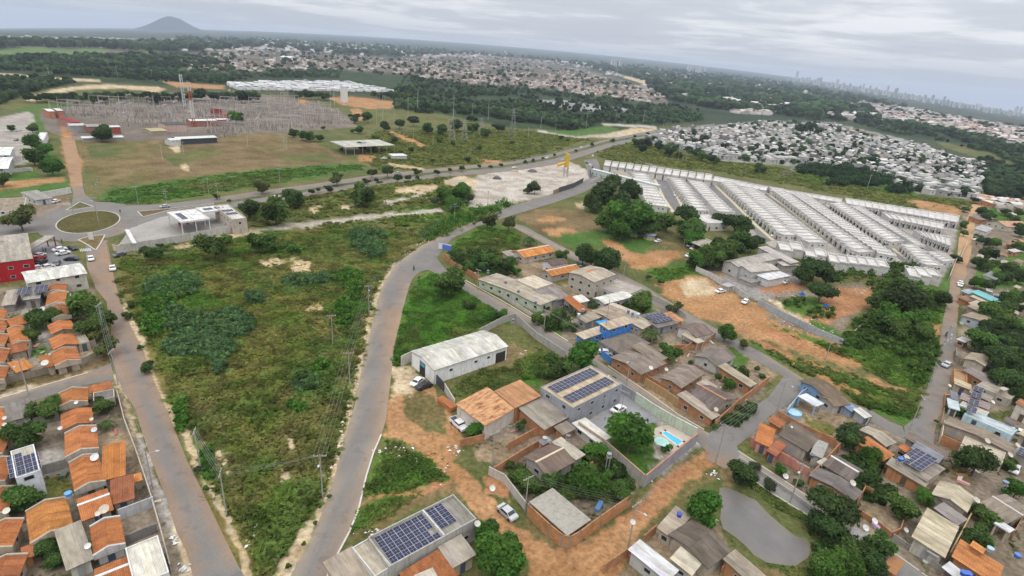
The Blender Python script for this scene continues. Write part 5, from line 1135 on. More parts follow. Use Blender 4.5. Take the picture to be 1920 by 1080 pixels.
CH("dark brown gabled house with orange ridge near the crossing", [(1292,742),(1331,721),(1373,746),(1338,776)], 3.2, 'x', (.155,.125,.11), (.36,.3,.24), ridge=(.42,.22,.11))
CH("grey beige sheet lean-to along the front of the orange ridged house", [(1270,747),(1285,738),(1347,779),(1334,789)], 2.8, 's', (.36,.31,.24), BRICK, wmat='brick')
CH("narrow beige roof on a long brick wall by the grass corner", [(1345,693),(1359,687),(1418,719),(1407,727)], 2.9, 's', (.42,.36,.27), BRICK, wmat='brick')
CH("small beige shed roof between dark gabled houses", [(1305,722),(1322,712),(1345,726),(1330,736)], 3.0, 's', (.36,.31,.25))
# walls round the yards
wallrun("grey block wall on the street opposite the long row house", [(940,607),(965,600),(1005,637),(1058,672)], 2.4, (.36,.34,.31))
wallrun("grey block wall between the green triangle and the warehouse yard", [(898,629),(940,607)], 2.2, (.38,.36,.33))
wallrun("white stub wall left of the white warehouse", [(752,687),(776,675)], 3.0, (.52,.5,.45))
wallrun("pale wall from the warehouse to the orange hall", [(832,731),(852,764)], 2.2, (.5,.47,.42))
wallrun("dark gate leaf beside the white warehouse front", [(815,716),(832,734)], 2.6, (.05,.055,.07), 'paint', name='gate_wall')
wallrun("orange brick stub wall by the rust streaked hall", [(862,838),(905,828),(918,812)], 1.9, BRICK, 'brick')
wallrun("pale green wall of the pool property along the street", [(1190,753),(1225,777),(1262,799),(1303,821)], 2.6, (.50,.56,.44), cap=(.55,.55,.5))
wallrun("grey wall at the office's parking beside the street", [(1165,737),(1190,753)], 2.6, (.30,.31,.34))
wallrun("long grey blue wall of the pool property on the dirt street", [(1304,832),(1206,914)], 2.9, (.30,.30,.34), cap=(.42,.22,.13))
wallrun("weathered concrete wall behind the big shade tree", [(1082,812),(1130,846),(1206,914)], 2.9, (.36,.34,.30), cap=(.40,.25,.16))
wallrun("orange brick corner wall with concrete pillars on the dirt streets", [(988,968),(1028,1006),(1052,1026),(1066,1029),(1084,1019),(1122,990),(1180,949)], 2.8, (.45,.225,.095), 'brick', pillars=3.2, pcol=(.26,.24,.21))
wallrun("orange brick wall between the brown gabled house and the garden", [(1098,886),(1135,862)], 1.8, BRICK, 'brick')
wallrun("orange brick yard wall below the patched grey sheet roof", [(925,890),(985,852),(1010,838)], 1.8, BRICK, 'brick')
wallrun("orange wall behind the halls and the dirt yard", [(952,845),(1000,818),(1022,812)], 2.0, BRICK, 'brick')
wallrun("white wall with blue gate along the small dirt yard", [(916,890),(945,905),(985,958)], 2.0, (.47,.44,.39))
wallrun("orange brick wall along the lane below the round bush", [(1250,735),(1190,700),(1205,712)], 1.6, BRICK, 'brick')
wallrun("ochre street wall with blue gates in front of the brown houses", [(1208,722),(1250,748),(1270,764)], 2.2, (.38,.25,.12))
wallrun("brick wall between the big brown house and the brown roof house", [(1205,715),(1255,680),(1330,630)], 2.2, BRICK, 'brick')
wallrun("brick wall around the white walled house", [(1262,655),(1310,655),(1340,632)], 1.6, BRICK, 'brick')
wallrun("brick wall from the crossing up the grassy slope", [(1338,802),(1380,763),(1440,717)], 1.9, BRICK, 'brick')
wallrun("blue yard wall in front of the bright blue house", [(1126,668),(1150,685)], 2.0, (.06,.22,.55))
wallrun("orange rust fence along the overgrown garden at the junction", [(833,484),(850,500),(875,513),(900,527)], 2.0, (.42,.19,.08), 'brick')
wallrun("low white wall on the porch side of the long row house", [(908,535),(945,560),(1000,596)], 1.3, (.45,.42,.37))
wallrun("pale wall on the upper lane by the grey flat roofed house", [(1200,548),(1262,580),(1285,597)], 1.6, (.4,.36,.31))
# pool
def pool():
    q = [(1239,813),(1247,808),(1282,829),(1271,838)]; P = unproj([a for a, b in q], [b for a, b in q]); c = Vector(P.mean(0))
    o = thing("swimming_pool", "turquoise rectangular swimming pool inside the walled garden", "pool", c); m = MB(); m.face([tuple(Vector(p)-c+Vector((0, 0, .12))) for p in P][::-1]); part("water", m.mesh("water", "water"), o)
    m = MB(); R = [Vector(p)-c for p in P]
    for a, b in zip(R, R[1:]+R[:1]):
        d = (b-a).normalized(); n = Vector((-d.y, d.x, 0))*.25; z = Vector((0, 0, .18)); a = a-d*.25; b = b+d*.25
        m.face([a-n+z, b-n+z, b+n+z, a+n+z]); m.face([a-n, b-n, b-n+z, a-n+z]); m.face([b+n, a+n, a+n+z, b+n+z])
    part("coping", m.mesh("coping", "matt"), o, (.55,.5,.43))
pool()
P = G(1238, 842); o = thing("garden_umbrella", "pale turquoise parasol beside the swimming pool", "umbrella", P); m = MB(); m.lathe([(1.7, 2.0), (0, 2.7)], 8); part("canopy", m.mesh("canopy", "matt"), o, (.35,.55,.5)); m = MB(); m.tube((0,0,0), (0,0,2.7), .05); part("pole", m.mesh("pole", "steel"), o, (.5,.5,.5))
P = G(1164, 607, 4.0); m = MB(); m.face([(-2.2,-1.1,0),(2.2,-1.1,.1),(2.2,1.1,0),(-2.2,1.1,.2)]); m.face([(-2.2,-1.1,-.08),(-2.2,1.1,.1),(2.2,1.1,-.08),(2.2,-1.1,.0)]); P = G(1131, 604, 3.6)
q = part("tarpaulin", m.mesh("tarpaulin", "matt"), None, (.03,.28,.62), P, .6); tag(q, "bright blue tarpaulin stretched behind the blue house", "tarpaulin")
for a in ((783,715,38,'white',"white hatchback parked at the white warehouse entrance"), (795,723,20,'black',"black hatchback parked beside the white hatchback"), (1135,660,-8,'white',"white car under the dark patched roof by the blue house"), (1160,767,25,'white',"white car on the grey office's paved yard")):
    car(*a[:4], label=a[4])
car(860, 795, -42, 'white', "white pickup parked in front of the orange hall", True); car(951, 960, -42, 'silver', "silver car parked on the dirt road by the white wall")
for x, y, h, d, c, lb in ((1220,690,4.6,2.0,(.62,.62,.6),"white dish on the brick gable of the big brown house"),(1249,693,3.6,1.8,(.55,.5,.42),"beige dish beside the brown roof house"),(1342,768,3.4,2.0,(.5,.42,.33),"beige dish at the corner of the orange ridged house"),(923,916,.9,2.0,(.6,.58,.55),"white dish on the ground by the dirt road"),(1186,979,8,1.6,(.5,.5,.5),"grey dish on the pole between the dirt streets"),(1185,672,3.2,1.2,(.6,.6,.58),"small white dish on the big brown roof's ridge"),(895,982,4.6,1.8,(.55,.53,.5),"white dish at the end of the long solar house"),(1142,706,5.4,1.2,(.6,.6,.58),"small white dish above the blue yard wall")):
    dish(x, y, h, d, c, label=lb)
for x, y, h, s, c, cn, lb in ((972,548,4.6,0,(.09,.11,.16),'dark',"dark blue tank on the long row house, middle one"),(948,531,4.6,0,(.09,.11,.16),'dark',"dark blue tank on the long row house, upper one"),(1004,569,4.6,0,(.09,.11,.17),'dark',"dark blue tank on the long row house, lower one"),(915,510,4.4,3,(.12,.14,.18),'dark',"dark tank on a stand at the row house's upper end"),(962,602,4.5,4,(.14,.16,.18),'grey',"grey tank on a tall stand by the street wall"),(1085,592,5.0,4,(.5,.52,.55),'white',"white tank on a tower beside the corrugated shed"),(1093,583,4,1,(.2,.25,.28),'grey',"grey tank behind the white tank tower"),(1178,586,4.2,1,(.06,.09,.2),'dark',"dark blue tank north of the blue house, first of three"),(1186,590,4.2,1,(.08,.12,.28),'dark',"dark blue tank north of the blue house, second of three"),(1196,592,4.2,1,(.3,.45,.6),'light blue',"light blue tank north of the blue house"),(1193,620,3.6,1,(.05,.08,.16),'dark',"dark tank beside the palm below the blue house"),(1065,821,4.2,1,(.12,.12,.13),'dark',"dark tank by the pale corrugated lean-to"),(1142,855,4.4,3,(.2,.2,.21),'grey',"grey tank on posts above the weathered concrete wall"),(1273,968,4.1,0,(.03,.05,.25),'blue',"deep blue tank on the beige roof beside the grey pond"),(1021,825,4.4,0,(.3,.32,.34),'grey',"grey tank on the small tank shed"),(1378,690,2.8,0,(.06,.06,.06),'black',"black tank by the narrow beige roof"),(1088,501,6.6,0,(.04,.09,.3),'blue',"blue tank behind the two storey grey house"),(1020,482,4.5,2,(.07,.07,.08),'dark',"dark tank beside the white gabled house")):
    tank(x, y, h, 1.4, c, s, lb)
P = G(838, 762); 
m = MB(); m.box(-2.6,2.6,-.9,.9,.2,1.3,bottom=True); o = thing("skip_container", "rusty orange skip standing by the pale wall", "skip", G(838,762), -.75); part("bin", m.mesh("bin","rusty"), o, (.42,.16,.05)); m = MB(); m.box(-2.4,2.4,-.75,.75,1.31,1.33); part("load", m.mesh("load","matt"), o, (.3,.12,.05))
o = sign(834, 470, 6.0, 2.6, .4, (.08,.16,.5), "blue and white advertising board at the road junction", -.35); m = MB(); m.box(-3.0,-1.2,-.08,-.06,.4,3.0); m.box(-1.2,3.0,-.08,-.06,2.6,3.0); part("white_print", m.mesh("white_print","paint"), o, (.62,.63,.66))
# ---------------------------------------------------------------- east side
HE = 'houses of the eastern quarter'
def EH(label, q, h=3.0, rt='s', c=SHEET, w=BEIGE, **k): return B(label, q, h, rt, c, w, group=k.pop('group', HE), **k)
EH("dark brown gabled house at the lane junction with blue wall", [(1514,715),(1529,705),(1565,735),(1545,752)], 3.2, 'g', (.17,.125,.085), (.2,.33,.5), rise=.9)
EH("dark brown rear wing of the lane junction house", [(1546,746),(1565,734),(1582,754),(1566,768)], 3.0, 'g', (.16,.12,.08), (.45,.42,.38))
EH("blue and white awning beside the lane junction house", [(1501,741),(1513,737),(1540,754),(1530,766)], 2.8, 'n', (.58,.62,.68), (.3,.42,.6), open_=True, name='awning', cat='awning')
EH("low blue grey shed along the lane", [(1575,756),(1587,752),(1605,766),(1597,775)], 2.5, 's', (.17,.24,.36), (.3,.36,.45), name='shed', cat='shed')
EH("low white shed along the lane next to the blue grey one", [(1602,769),(1612,766),(1631,779),(1621,787)], 2.5, 's', (.5,.5,.48), (.4,.42,.45), name='shed', cat='shed')
EH("ochre tile roof house with pink front at the crossing", [(1405,828),(1433,799),(1461,807),(1440,835)], 3.0, 's', (.42,.165,.06), (.55,.25,.2), rmat='tile')
EH("ruddy tile lean-to behind the pink fronted house", [(1436,788),(1452,784),(1477,790),(1462,804)], 2.6, 's', (.33,.13,.06), BRICK, rmat='tile')
EH("wide dark brown roof house behind the pink walls", [(1459,821),(1483,793),(1536,821),(1516,848)], 3.3, 's', (.145,.12,.095), (.4,.36,.3))
EH("grey concrete terrace beside the wide dark brown roof", [(1516,849),(1534,824),(1556,832),(1540,858)], 3.3, 'n', (.30,.29,.27), (.4,.37,.33), rmat='plaster')
EH("ruddy tile porch between the pink walls and the dark roof", [(1438,847),(1456,824),(1473,833),(1458,858)], 2.9, 's', (.34,.125,.07), (.45,.2,.16), rmat='tile')
EH("dark grey long roof house facing the lane behind the big round tree", [(1517,893),(1534,873),(1616,924),(1603,941)], 3.0, 'g', (.145,.13,.115), BRICK, rise=.6)
EH("dark brown roof with white cross ridge behind the long dark house", [(1550,872),(1566,850),(1616,882),(1592,906)], 3.2, 'x', (.13,.11,.095), GREYW, ridge=(.6,.58,.55))
EH("small pale slab roof by the white cross ridge", [(1532,866),(1545,857),(1557,864),(1543,874)], 3.0, 'n', (.46,.42,.36), BEIGE)
EH("grey beige gabled roof by the lane with white patch", [(1615,806),(1627,796),(1676,829),(1660,841)], 3.0, 'g', (.38,.33,.27), BEIGE, rise=.6)
EH("orange brown tile strip roof beside the grey beige gable", [(1612,833),(1622,820),(1672,851),(1655,870)], 2.9, 's', (.38,.155,.06), BRICK, rmat='tile')
EH("blue grey corrugated roof uphill of the solar panels near the road bend", [(1707,844),(1717,830),(1768,856),(1761,871)], 3.6, 's', (.25,.255,.28), GREYW)
o = EH("grey slab house with twelve solar panels near the road bend", [(1690,870),(1710,846),(1764,873),(1742,913)], 3.3, 's', (.30,.265,.23), BEIGE, rise=.3)
_, _, A_, B_ = frame_of([(1690,870),(1710,846),(1764,873),(1742,913)], 3.3)
panels(o, .6, B_*.35, 6, 2, 3.72, 1.35, 2.2)
EH("grey lower slab of the solar house with blue tank", [(1656,876),(1672,862),(1742,900),(1738,914)], 2.9, 's', (.28,.25,.21), BRICK)
EH("dark brown sheet roof at the street corner behind the corrugated roof", [(1688,829),(1706,814),(1782,852),(1772,859)], 2.9, 's', (.18,.145,.12), GREYW)
EH("small orange tile roof between the two corner houses", [(1686,840),(1694,832),(1708,841),(1700,851)], 2.9, 's', (.42,.17,.07), BRICK, rmat='tile')
EH("beige gabled house with hip end below the dense dark tree", [(1752,928),(1758,898),(1826,933),(1815,964)], 3.1, 'g', (.42,.36,.28), BEIGE, rise=.9)
EH("low grey porch below the beige gabled house", [(1754,934),(1765,931),(1800,948),(1794,958)], 2.5, 's', (.25,.23,.21), BEIGE)
EH("grey concrete yard roof between two beige houses", [(1742,951),(1773,950),(1811,969),(1801,990)], 2.6, 's', (.27,.245,.225), GREYW)
EH("large beige slab roofed house with front parapet and grids", [(1707,1010),(1736,957),(1801,988),(1770,1046)], 3.4, 's', (.48,.42,.31), (.5,.47,.42), rise=.6)
EH("grey white front extension of the large beige house", [(1738,1032),(1748,1017),(1768,1028),(1762,1047)], 3.0, 'n', (.45,.44,.42), (.5,.5,.48))
EH("long brown gabled house at the right edge", [(1858,952),(1872,919),(1916,946),(1900,1002)], 3.1, 'x', (.22,.18,.145), BEIGE, rise=.7, ridge=(.5,.45,.4))
EH("white oval awning below the long brown house", [(1866,980),(1874,974),(1900,991),(1894,1001)], 2.8, 'n', (.60,.61,.64), BEIGE, open_=True, name='awning', cat='awning')
EH("orange tile house in the bottom right corner", [(1782,1048),(1797,1017),(1883,1060),(1868,1100)], 3.0, 's', (.50,.21,.075), BRICK, rmat='tile')
EH("small orange tile step on the corner tile house", [(1816,1024),(1824,1016),(1850,1030),(1843,1039)], 3.9, 's', (.50,.21,.075), BRICK, rmat='tile')
EH("white sheet roof beside the bottom right tile house", [(1768,1066),(1778,1053),(1806,1073),(1796,1090)], 3.0, 's', (.6,.6,.6), (.3,.12,.08))
EH("roofless brick shell house on the lane at the bottom", [(1656,1063),(1671,1038),(1694,1052),(1682,1082)], 2.6, 'n', (.30,.15,.07), BRICK, wmat='brick', rmat='matt')
EH("low grey concrete slab by the lane behind the tree group", [(1588,1001),(1603,988),(1633,1001),(1626,1022)], 1.2, 'n', (.36,.35,.33), (.4,.38,.35), rmat='plaster', wins=False)
EH("white metal roof shed at the bottom dirt street", [(1177,1033),(1200,1012),(1272,1070),(1252,1092)], 3.4, 's', (.55,.56,.59), (.45,.44,.42), rise=.3)
EH("cream sheet roof beside the white metal roof shed", [(1255,1049),(1275,1030),(1318,1054),(1297,1082)], 3.2, 's', (.50,.46,.36), (.45,.42,.38))
EH("big dark brown roof house with pale patches by the grey pond", [(1257,1002),(1296,972),(1371,1032),(1326,1071)], 3.5, 'g', (.15,.118,.098), BEIGE, rise=.9)
EH("beige sheet roof with a deep blue tank by the grey pond", [(1225,993),(1270,952),(1300,972),(1258,1005)], 3.1, 's', (.37,.33,.26), BEIGE, rise=.4)
EH("brown grey roof at the bottom beside the grey pond's grass", [(1355,1052),(1375,1034),(1440,1080),(1412,1100)], 3.2, 's', (.27,.22,.175), BRICK, rise=.5)
# column of houses along the right-hand street, from the junction upward
EH("cream and grey gabled house in its own yard beside the right street", [(1813,672),(1817,659),(1856,672),(1850,690)], 3.2, 'g', (.42,.36,.26), (.48,.42,.33), rise=.7)
EH("white porch roof with brick hut at the right street", [(1797,636),(1802,630),(1816,636),(1813,644)], 3.0, 'n', (.6,.59,.57), BRICK)
EH("beige strip roof above the blue grey street shed", [(1786,722),(1790,713),(1823,721),(1820,731)], 2.9, 's', (.42,.35,.25), BEIGE)
EH("ochre walled terrace house with grey roof squares on the street", [(1788,709),(1791,692),(1815,698),(1812,717)], 2.9, 'f', (.36,.23,.12), (.45,.24,.11))
EH("grey sheet roof running back from the ochre terrace", [(1814,700),(1822,690),(1867,716),(1858,727)], 2.8, 's', (.23,.20,.18), BRICK)
EH("pale grey terrace roof with a small rooftop cube", [(1831,722),(1846,713),(1905,738),(1896,750)], 3.1, 'f', (.37,.33,.28), (.4,.36,.3), parapet=.2)
EH("rooftop cube on the pale grey terrace", [(1876,728),(1880,724),(1888,728),(1885,734)], 4.4, 'n', (.45,.41,.35), BEIGE, wins=False, name='stair_cabin', cat='cabin')
EH("blue grey corrugated shed on the right street", [(1780,748),(1783,733),(1798,737),(1796,752)], 2.9, 's', (.19,.2,.24), (.36,.42,.46))
o = EH("house with four solar arrays in a line near the right street", [(1799,748),(1802,738),(1858,757),(1855,770)], 3.2, 's', (.29,.25,.22), BEIGE, rise=.3)
panels(o, -7.5, .2, 3, 1, 3.5, 1.1, 2.2); panels(o, -2.6, .2, 3, 1, 3.5, 1.1, 2.2); panels(o, 2.4, .2, 3, 1, 3.5, 1.1, 2.2); panels(o, 7.3, .2, 3, 1, 3.5, 1.1, 2.2)
EH("brown grey roof behind the line of four solar arrays", [(1816,738),(1822,730),(1862,745),(1857,755)], 3.0, 's', (.27,.225,.19), BRICK)
EH("cream slab roof with rooftop plants below the solar line", [(1800,758),(1805,752),(1854,772),(1848,781)], 3.1, 'f', (.52,.46,.38), (.5,.55,.56), parapet=.2)
EH("pale blue slab house behind three round trees on the street", [(1812,775),(1818,766),(1904,805),(1898,819)], 3.0, 'f', (.47,.53,.56), (.45,.58,.62), parapet=.25)
EH("pale blue slab at the street corner with three round trees", [(1775,763),(1779,747),(1800,753),(1797,768)], 2.9, 'n', (.47,.54,.57), (.45,.56,.6))
EH("long brown tile-like roof house across the corner block", [(1774,793),(1780,778),(1903,838),(1898,854)], 3.1, 'g', (.25,.20,.155), BEIGE, rise=.7)
EH("beige slab behind the long brown roof", [(1800,838),(1810,815),(1886,851),(1880,866)], 2.9, 'f', (.45,.39,.31), (.48,.42,.34), parapet=.2)
EH("dark brown roof framed in white at the right edge", [(1882,790),(1885,782),(1905,790),(1903,801)], 3.4, 's', (.14,.11,.1), (.5,.48,.46))
EH("white walled tile house at the right edge above the dark framed roof", [(1905,757),(1910,750),(1950,765),(1945,778)], 4.0, 's', (.36,.16,.08), (.62,.58,.5), rmat='tile')
EH("beige roof by the parked car at the right edge", [(1912,815),(1916,806),(1950,822),(1945,834)], 3.0, 's', (.42,.36,.26), BEIGE)
o = EH("grey roof with three solar panels at the right edge", [(1903,850),(1908,838),(1950,856),(1945,874)], 3.0, 's', (.30,.27,.24), BEIGE)
panels(o, -1.5, 0, 3, 2, 3.5, 1.2, 1.7)
EH("beige angled house with white flank and blue yard wall", [(1814,593),(1818,582),(1868,603),(1863,615)], 3.4, 'g', (.38,.31,.20), (.48,.51,.57), rise=.6)
EH("long turquoise roof edge house beside pale beige roofs", [(1828,553),(1832,548),(1882,568),(1879,577)], 3.4, 's', (.16,.42,.45), (.2,.45,.48))
EH("pale beige roof under the turquoise roof", [(1827,560),(1831,553),(1861,566),(1857,574)], 3.0, 's', (.50,.42,.30), BEIGE)
EH("second pale beige roof under the turquoise roof", [(1822,571),(1826,563),(1847,571),(1842,580)], 3.0, 's', (.47,.39,.28), BEIGE)
EH("brown gabled roof with white edge below the pale beige roofs", [(1815,577),(1819,571),(1844,580),(1840,586)], 2.8, 's', (.33,.28,.22), BEIGE)
EH("ruddy brick yard house by the right street", [(1806,560),(1808,553),(1822,558),(1820,570)], 2.4, 's', (.27,.15,.09), BRICK)
EH("grey roofed white house in the right hand greenery", [(1848,519),(1852,509),(1876,516),(1872,527)], 3.6, 's', (.25,.25,.25), (.58,.57,.55))
EH("pale blue corner roof by the pair of white cars", [(1809,548),(1812,541),(1824,546),(1821,554)], 2.8, 's', (.36,.45,.46), BEIGE)
EH("white and grey long roof on the dirt stretch of the right street", [(1832,431),(1834,422),(1857,427),(1855,437)], 3.4, 's', (.42,.40,.40), (.55,.54,.52))
EH("brown shack on the dirt stretch between trees", [(1833,446),(1835,439),(1847,442),(1846,450)], 3, 's', (.22,.17,.145), BRICK)
EH("white awning roofs below the brown shack", [(1833,452),(1835,447),(1850,453),(1848,459)], 3, 's', (.55,.54,.5), BEIGE)
EH("grey long roof at the top of the dirt stretch", [(1830,410),(1832,402),(1850,407),(1848,416)], 3.2, 's', (.24,.21,.19), BRICK)
EH("cream house with tile ridge in the upper right greenery", [(1880,420),(1884,412),(1902,420),(1898,430)], 3.6, 'g', (.45,.27,.17), (.5,.47,.4))
EH("ruddy house at the track's upper end", [(1850,379),(1853,372),(1876,377),(1873,386)], 3.4, 's', (.38,.2,.1), BRICK)
for i, (x, y, w, hh, cc) in enumerate(((1897,458,17,8,(.42,.22,.13)),(1863,470,18,7,(.36,.30,.24)),(1880,478,22,8,(.33,.19,.12)),(1902,470,14,8,(.56,.54,.5)),(1838,480,16,6,(.42,.37,.3)),(1862,487,16,7,(.27,.24,.21)),(1885,492,20,7,(.35,.3,.24)),(1912,452,14,7,(.45,.23,.13)),(1850,497,14,6,(.5,.48,.44)),(1908,538,14,7,(.45,.36,.25)),(1903,586,18,8,(.42,.37,.3)),(1855,545,16,6,(.45,.45,.44)),(1868,553,14,6,(.3,.3,.3)),(1898,400,20,6,(.55,.53,.5)),(1880,390,22,6,(.3,.24,.2)),(1912,388,20,7,(.33,.3,.28)),(1890,548,16,6,(.5,.47,.42)),(1910,490,16,8,(.3,.22,.17)),(1915,570,14,8,(.32,.28,.24)))):
    s = .38*w; B("low house in the right hand greenery", [(x-w/2,y+hh*.1),(x-w/2+3,y-hh/2),(x+w/2,y-hh*.05),(x+w/2-3,y+hh*.6)], 3.0, 's' if i % 2 else 'g', cc, (BRICK, BEIGE, (.5,.47,.42))[i % 3], group=HE, auto=True)
# walls
for ln, lb, c, mt, h in (([(1405,835),(1437,851),(1458,861),(1512,893)], "salmon pink street wall at the crossing", (.50,.22,.17), 'plaster', 2.2), ([(1455,782),(1500,808),(1562,836),(1570,850)], "brick wall behind the wide dark brown roof", BRICK, 'brick', 2), ([(1570,846),(1540,880),(1514,905)], "brick side wall below the grey terrace", (.42,.2,.09), 'brick', 2.4),
    ([(1472,780),(1500,745),(1512,738)], "pale blue wall beside the blue awning", (.33,.45,.58), 'plaster', 2), ([(1632,788),(1618,808)], "dark wall at the end of the white shed", (.2,.2,.2), 'plaster', 1.8), ([(1516,905),(1540,918),(1562,935)], "ochre gate wall in front of the long dark house", (.42,.26,.12), 'plaster', 2), ([(1602,955),(1618,925),(1632,932)], "ruddy brick corner of the dirt yard", (.36,.16,.08), 'brick', 2), ([(1604,962),(1640,985),(1668,1008),(1685,1000),(1690,985)], "low brick wall round the dirt yard with dishes", BRICK, 'brick', 1.3), ([(1655,882),(1700,908),(1735,930)], "brick yard wall below the solar slab house", (.38,.2,.1), 'brick', 2), ([(1815,975),(1802,1000),(1775,1050)], "yellowish wall between the beige and tile houses", (.45,.36,.18), 'plaster', 1.8), ([(1672,1010),(1700,1028),(1735,1052),(1768,1076)], "gridded low street wall in front of the large beige house", (.30,.28,.25), 'plaster', 1.2), ([(1818,968),(1850,985),(1895,1010),(1912,980)], "brick wall behind the long brown house", (.36,.19,.09), 'brick', 2), ([(1760,832),(1800,850)], "orange brick wall of the corner yard", (.42,.2,.09), 'brick', 2.6), ([(1766,800),(1760,832)], "cream side wall of the corner yard", (.5,.44,.34), 'plaster', 2), ([(1770,745),(1768,775),(1762,800)], "ruddy verge wall on the right street", (.3,.17,.1), 'plaster', 1), ([(1800,602),(1825,615),(1878,634)], "bluish white yard wall below the beige angled house", (.46,.49,.55), 'plaster', 2.2), ([(1790,660),(1789,676),(1797,680)], "dark stone wall of the yard by the right street", (.25,.22,.18), 'plaster', 1.8), ([(1130,1075),(1170,1048),(1182,1040)], "brick wall by the bottom dirt street", BRICK, 'brick', 2), ([(1205,1020),(1228,1000)], "brick end wall of the beige tank house", BRICK, 'brick', 2), ([(1350,1080),(1366,1058)], "brick wall below the brown grey roof", BRICK, 'brick', 2), ([(1385,862),(1440,898),(1480,925),(1520,955)], "low rail wall between the lane and the grey pond", (.40,.38,.35), 'plaster', .8)):
    wallrun(lb, ln, h, c, mt)
# works yard with sheds, and the fences round it
o = B("large grey sheet roof workshop in the walled works yard", [(1361,493),(1432,471),(1456,483),(1392,503)], 4.5, 'g', (.40,.375,.34), (.5,.48,.46), name='workshop', cat='workshop', rise=1)
B("pale grey workshop wing nearer the dirt field", [(1388,498),(1428,489),(1442,500),(1417,517)], 4.2, 'g', (.42,.395,.36), (.5,.48,.46), name='workshop', cat='workshop', rise=.8)
B("long narrow pale roof along the works yard's back", [(1429,471),(1438,468),(1489,490),(1480,497)], 4.0, 's', (.45,.43,.39), (.4,.38,.35), name='workshop', cat='workshop', wins=False)
B("pale return wing at the works yard's far corner", [(1464,494),(1482,490),(1489,494),(1472,502)], 3.6, 's', (.46,.44,.40), (.4,.38,.35), name='workshop', cat='workshop', wins=False)
B("white box shed with flat white roof in the works yard", [(1425,518),(1457,506),(1475,515),(1446,528)], 3.8, 's', (.64,.64,.65), (.58,.58,.58), name='shed', cat='shed', rise=.15, wins=False)
B("low concrete ruin in the works yard", [(1392,521),(1400,515),(1418,525),(1410,533)], 2.0, 'n', (.22,.22,.22), (.45,.4,.32), name='ruin', cat='ruin', rmat='plaster', wins=False)
B("grey gatehouse at the works yard wall", [(1355,533),(1365,529),(1375,534),(1366,540)], 2.8, 'n', (.36,.35,.33), (.4,.38,.36), name='gatehouse', cat='gatehouse', rmat='plaster', wins=False)
B("open shed with pale sloping roof at the grove", [(1300,451),(1316,443),(1343,456),(1315,467)], 3.5, 'x', (.42,.38,.31), (.3,.28,.26), name='shed', cat='shed', open_=True, rise=1.2)
for ln, lb, c in (([(1304,507),(1316,500),(1345,495)], "white painted wall along the works yard's left side", (.55,.53,.5)), ([(1304,509),(1330,520),(1352,534)], "white wall of the works yard on the dirt field", (.55,.53,.5)), ([(1376,546),(1390,556),(1403,564)], "white wall with grey end by the works yard gate", (.48,.47,.45)), ([(1420,571),(1460,592),(1500,612),(1540,632),(1578,647)], "long pale grey metal fence across the dirt field", (.36,.38,.40)), ([(1578,647),(1600,625),(1622,605)], "low wire fence on the shrubby slope", (.3,.3,.28))):
    wallrun(lb, ln, 2.2 if 'wire' not in lb else .9, c)
for k, (x, y, w, cc, lb) in enumerate(((1217,445,8,(.25,.36,.55),"round blue and yellow kiosk by the ball field"), (1190,440,7,(.5,.42,.15),"yellow square kiosk under the grove"))):
    P = G(x, y+3); o = thing("kiosk", lb, "kiosk", P, .2); n = 8 if k == 0 else 4; r = 2.9 if k == 0 else 2.4; m = MB(); m.lathe([(r, -.1), (r, 1.2)], n); part("counter_wall", m.mesh("counter_wall","plaster"), o, (.5,.42,.15)); m = MB(); m.lathe([(r*.97, 1.2), (r*.97, 2.6)], n); part("upper_wall", m.mesh("upper_wall","plaster"), o, (.25,.36,.55)); m = MB(); m.lathe([(r*1.15, 2.6), (r*1.15, 2.75), (0, 3.3)], n); part("roof", m.mesh("roof","matt"), o, (.5,.52,.55))
# cars
for a in ((1234,451.5,15,'white',"white car by the round kiosk"), (1294,460,15,'white',"white car at the grove shed, topmost of the cluster"), (1300,465,20,'white',"white car in the middle of the grove shed cluster"), (1308,468,10,'red',"dark red car in the grove shed cluster"), (1292,479,15,'white',"white car below the grove shed cluster, nearer the ball field"), (1312,479,10,'silver',"silver car below the grove shed cluster, nearer the trees"), (1296,492,-20,'black',"dark car under the works yard trees"), (1351,545.5,10,'white',"white car outside the works yard wall"), (1473,528,25,'white',"white car beside the white box shed"), (1776,683,30,'silver',"silver car driving on the right street"), (1801,530,40,'white',"white car parked on the right street, upper of the pair"), (1802,534,40,'white',"white car parked on the right street, lower of the pair"), (1903,878,65,'white',"white car beside the dense dark tree at the right edge"), (1915,812,-20,'white',"white car under a roof at the right edge"), (1269,366,5,'white',"white car on a terrace driveway of the first street"), (1285,338,5,'white',"white car between the tops of the two back-to-back terrace rows"), (1402,396,0,'white',"white car on a terrace driveway, uppermost of four"), (1415,409,0,'silver',"silver car on a terrace driveway, second of four"), (1430,421,0,'black',"black car on a terrace driveway, third of four"), (1453,442,0,'white',"white car on a terrace driveway, lowest of four"), (1100,305,-45,'black',"dark car parked at the batching yard's top fence"), (1106,309,-45,'white',"white car parked at the batching yard's top fence"), (1111,292,-40,'white',"white car at the mouth of the road by the avenue"), (1124,324,-40,'silver',"silver car by the terrace estate gate"), (1090,276,15,'white',"white car on the avenue, farthest one"), (1026,296,12,'white',"white car on the avenue above the yellow silo"), (1056,300,12,'silver',"silver car on the avenue beside the yellow silo"), (965,314,6,'white',"white van on the avenue left of the yellow silo"), (517,369,5,'white',"white car on the avenue beside the dark round tree"), (712,341,10,'grey',"grey car on the avenue below the pickup"), (1398,565,35,'white',"white car by the works yard gate")):
    car(*a[:4], label=a[4])
car(746, 325, 8, 'silver', "silver pickup driving on the avenue", True); car(720, 297, 6, 'white', "white pickup parked on grass by the open shed", True)
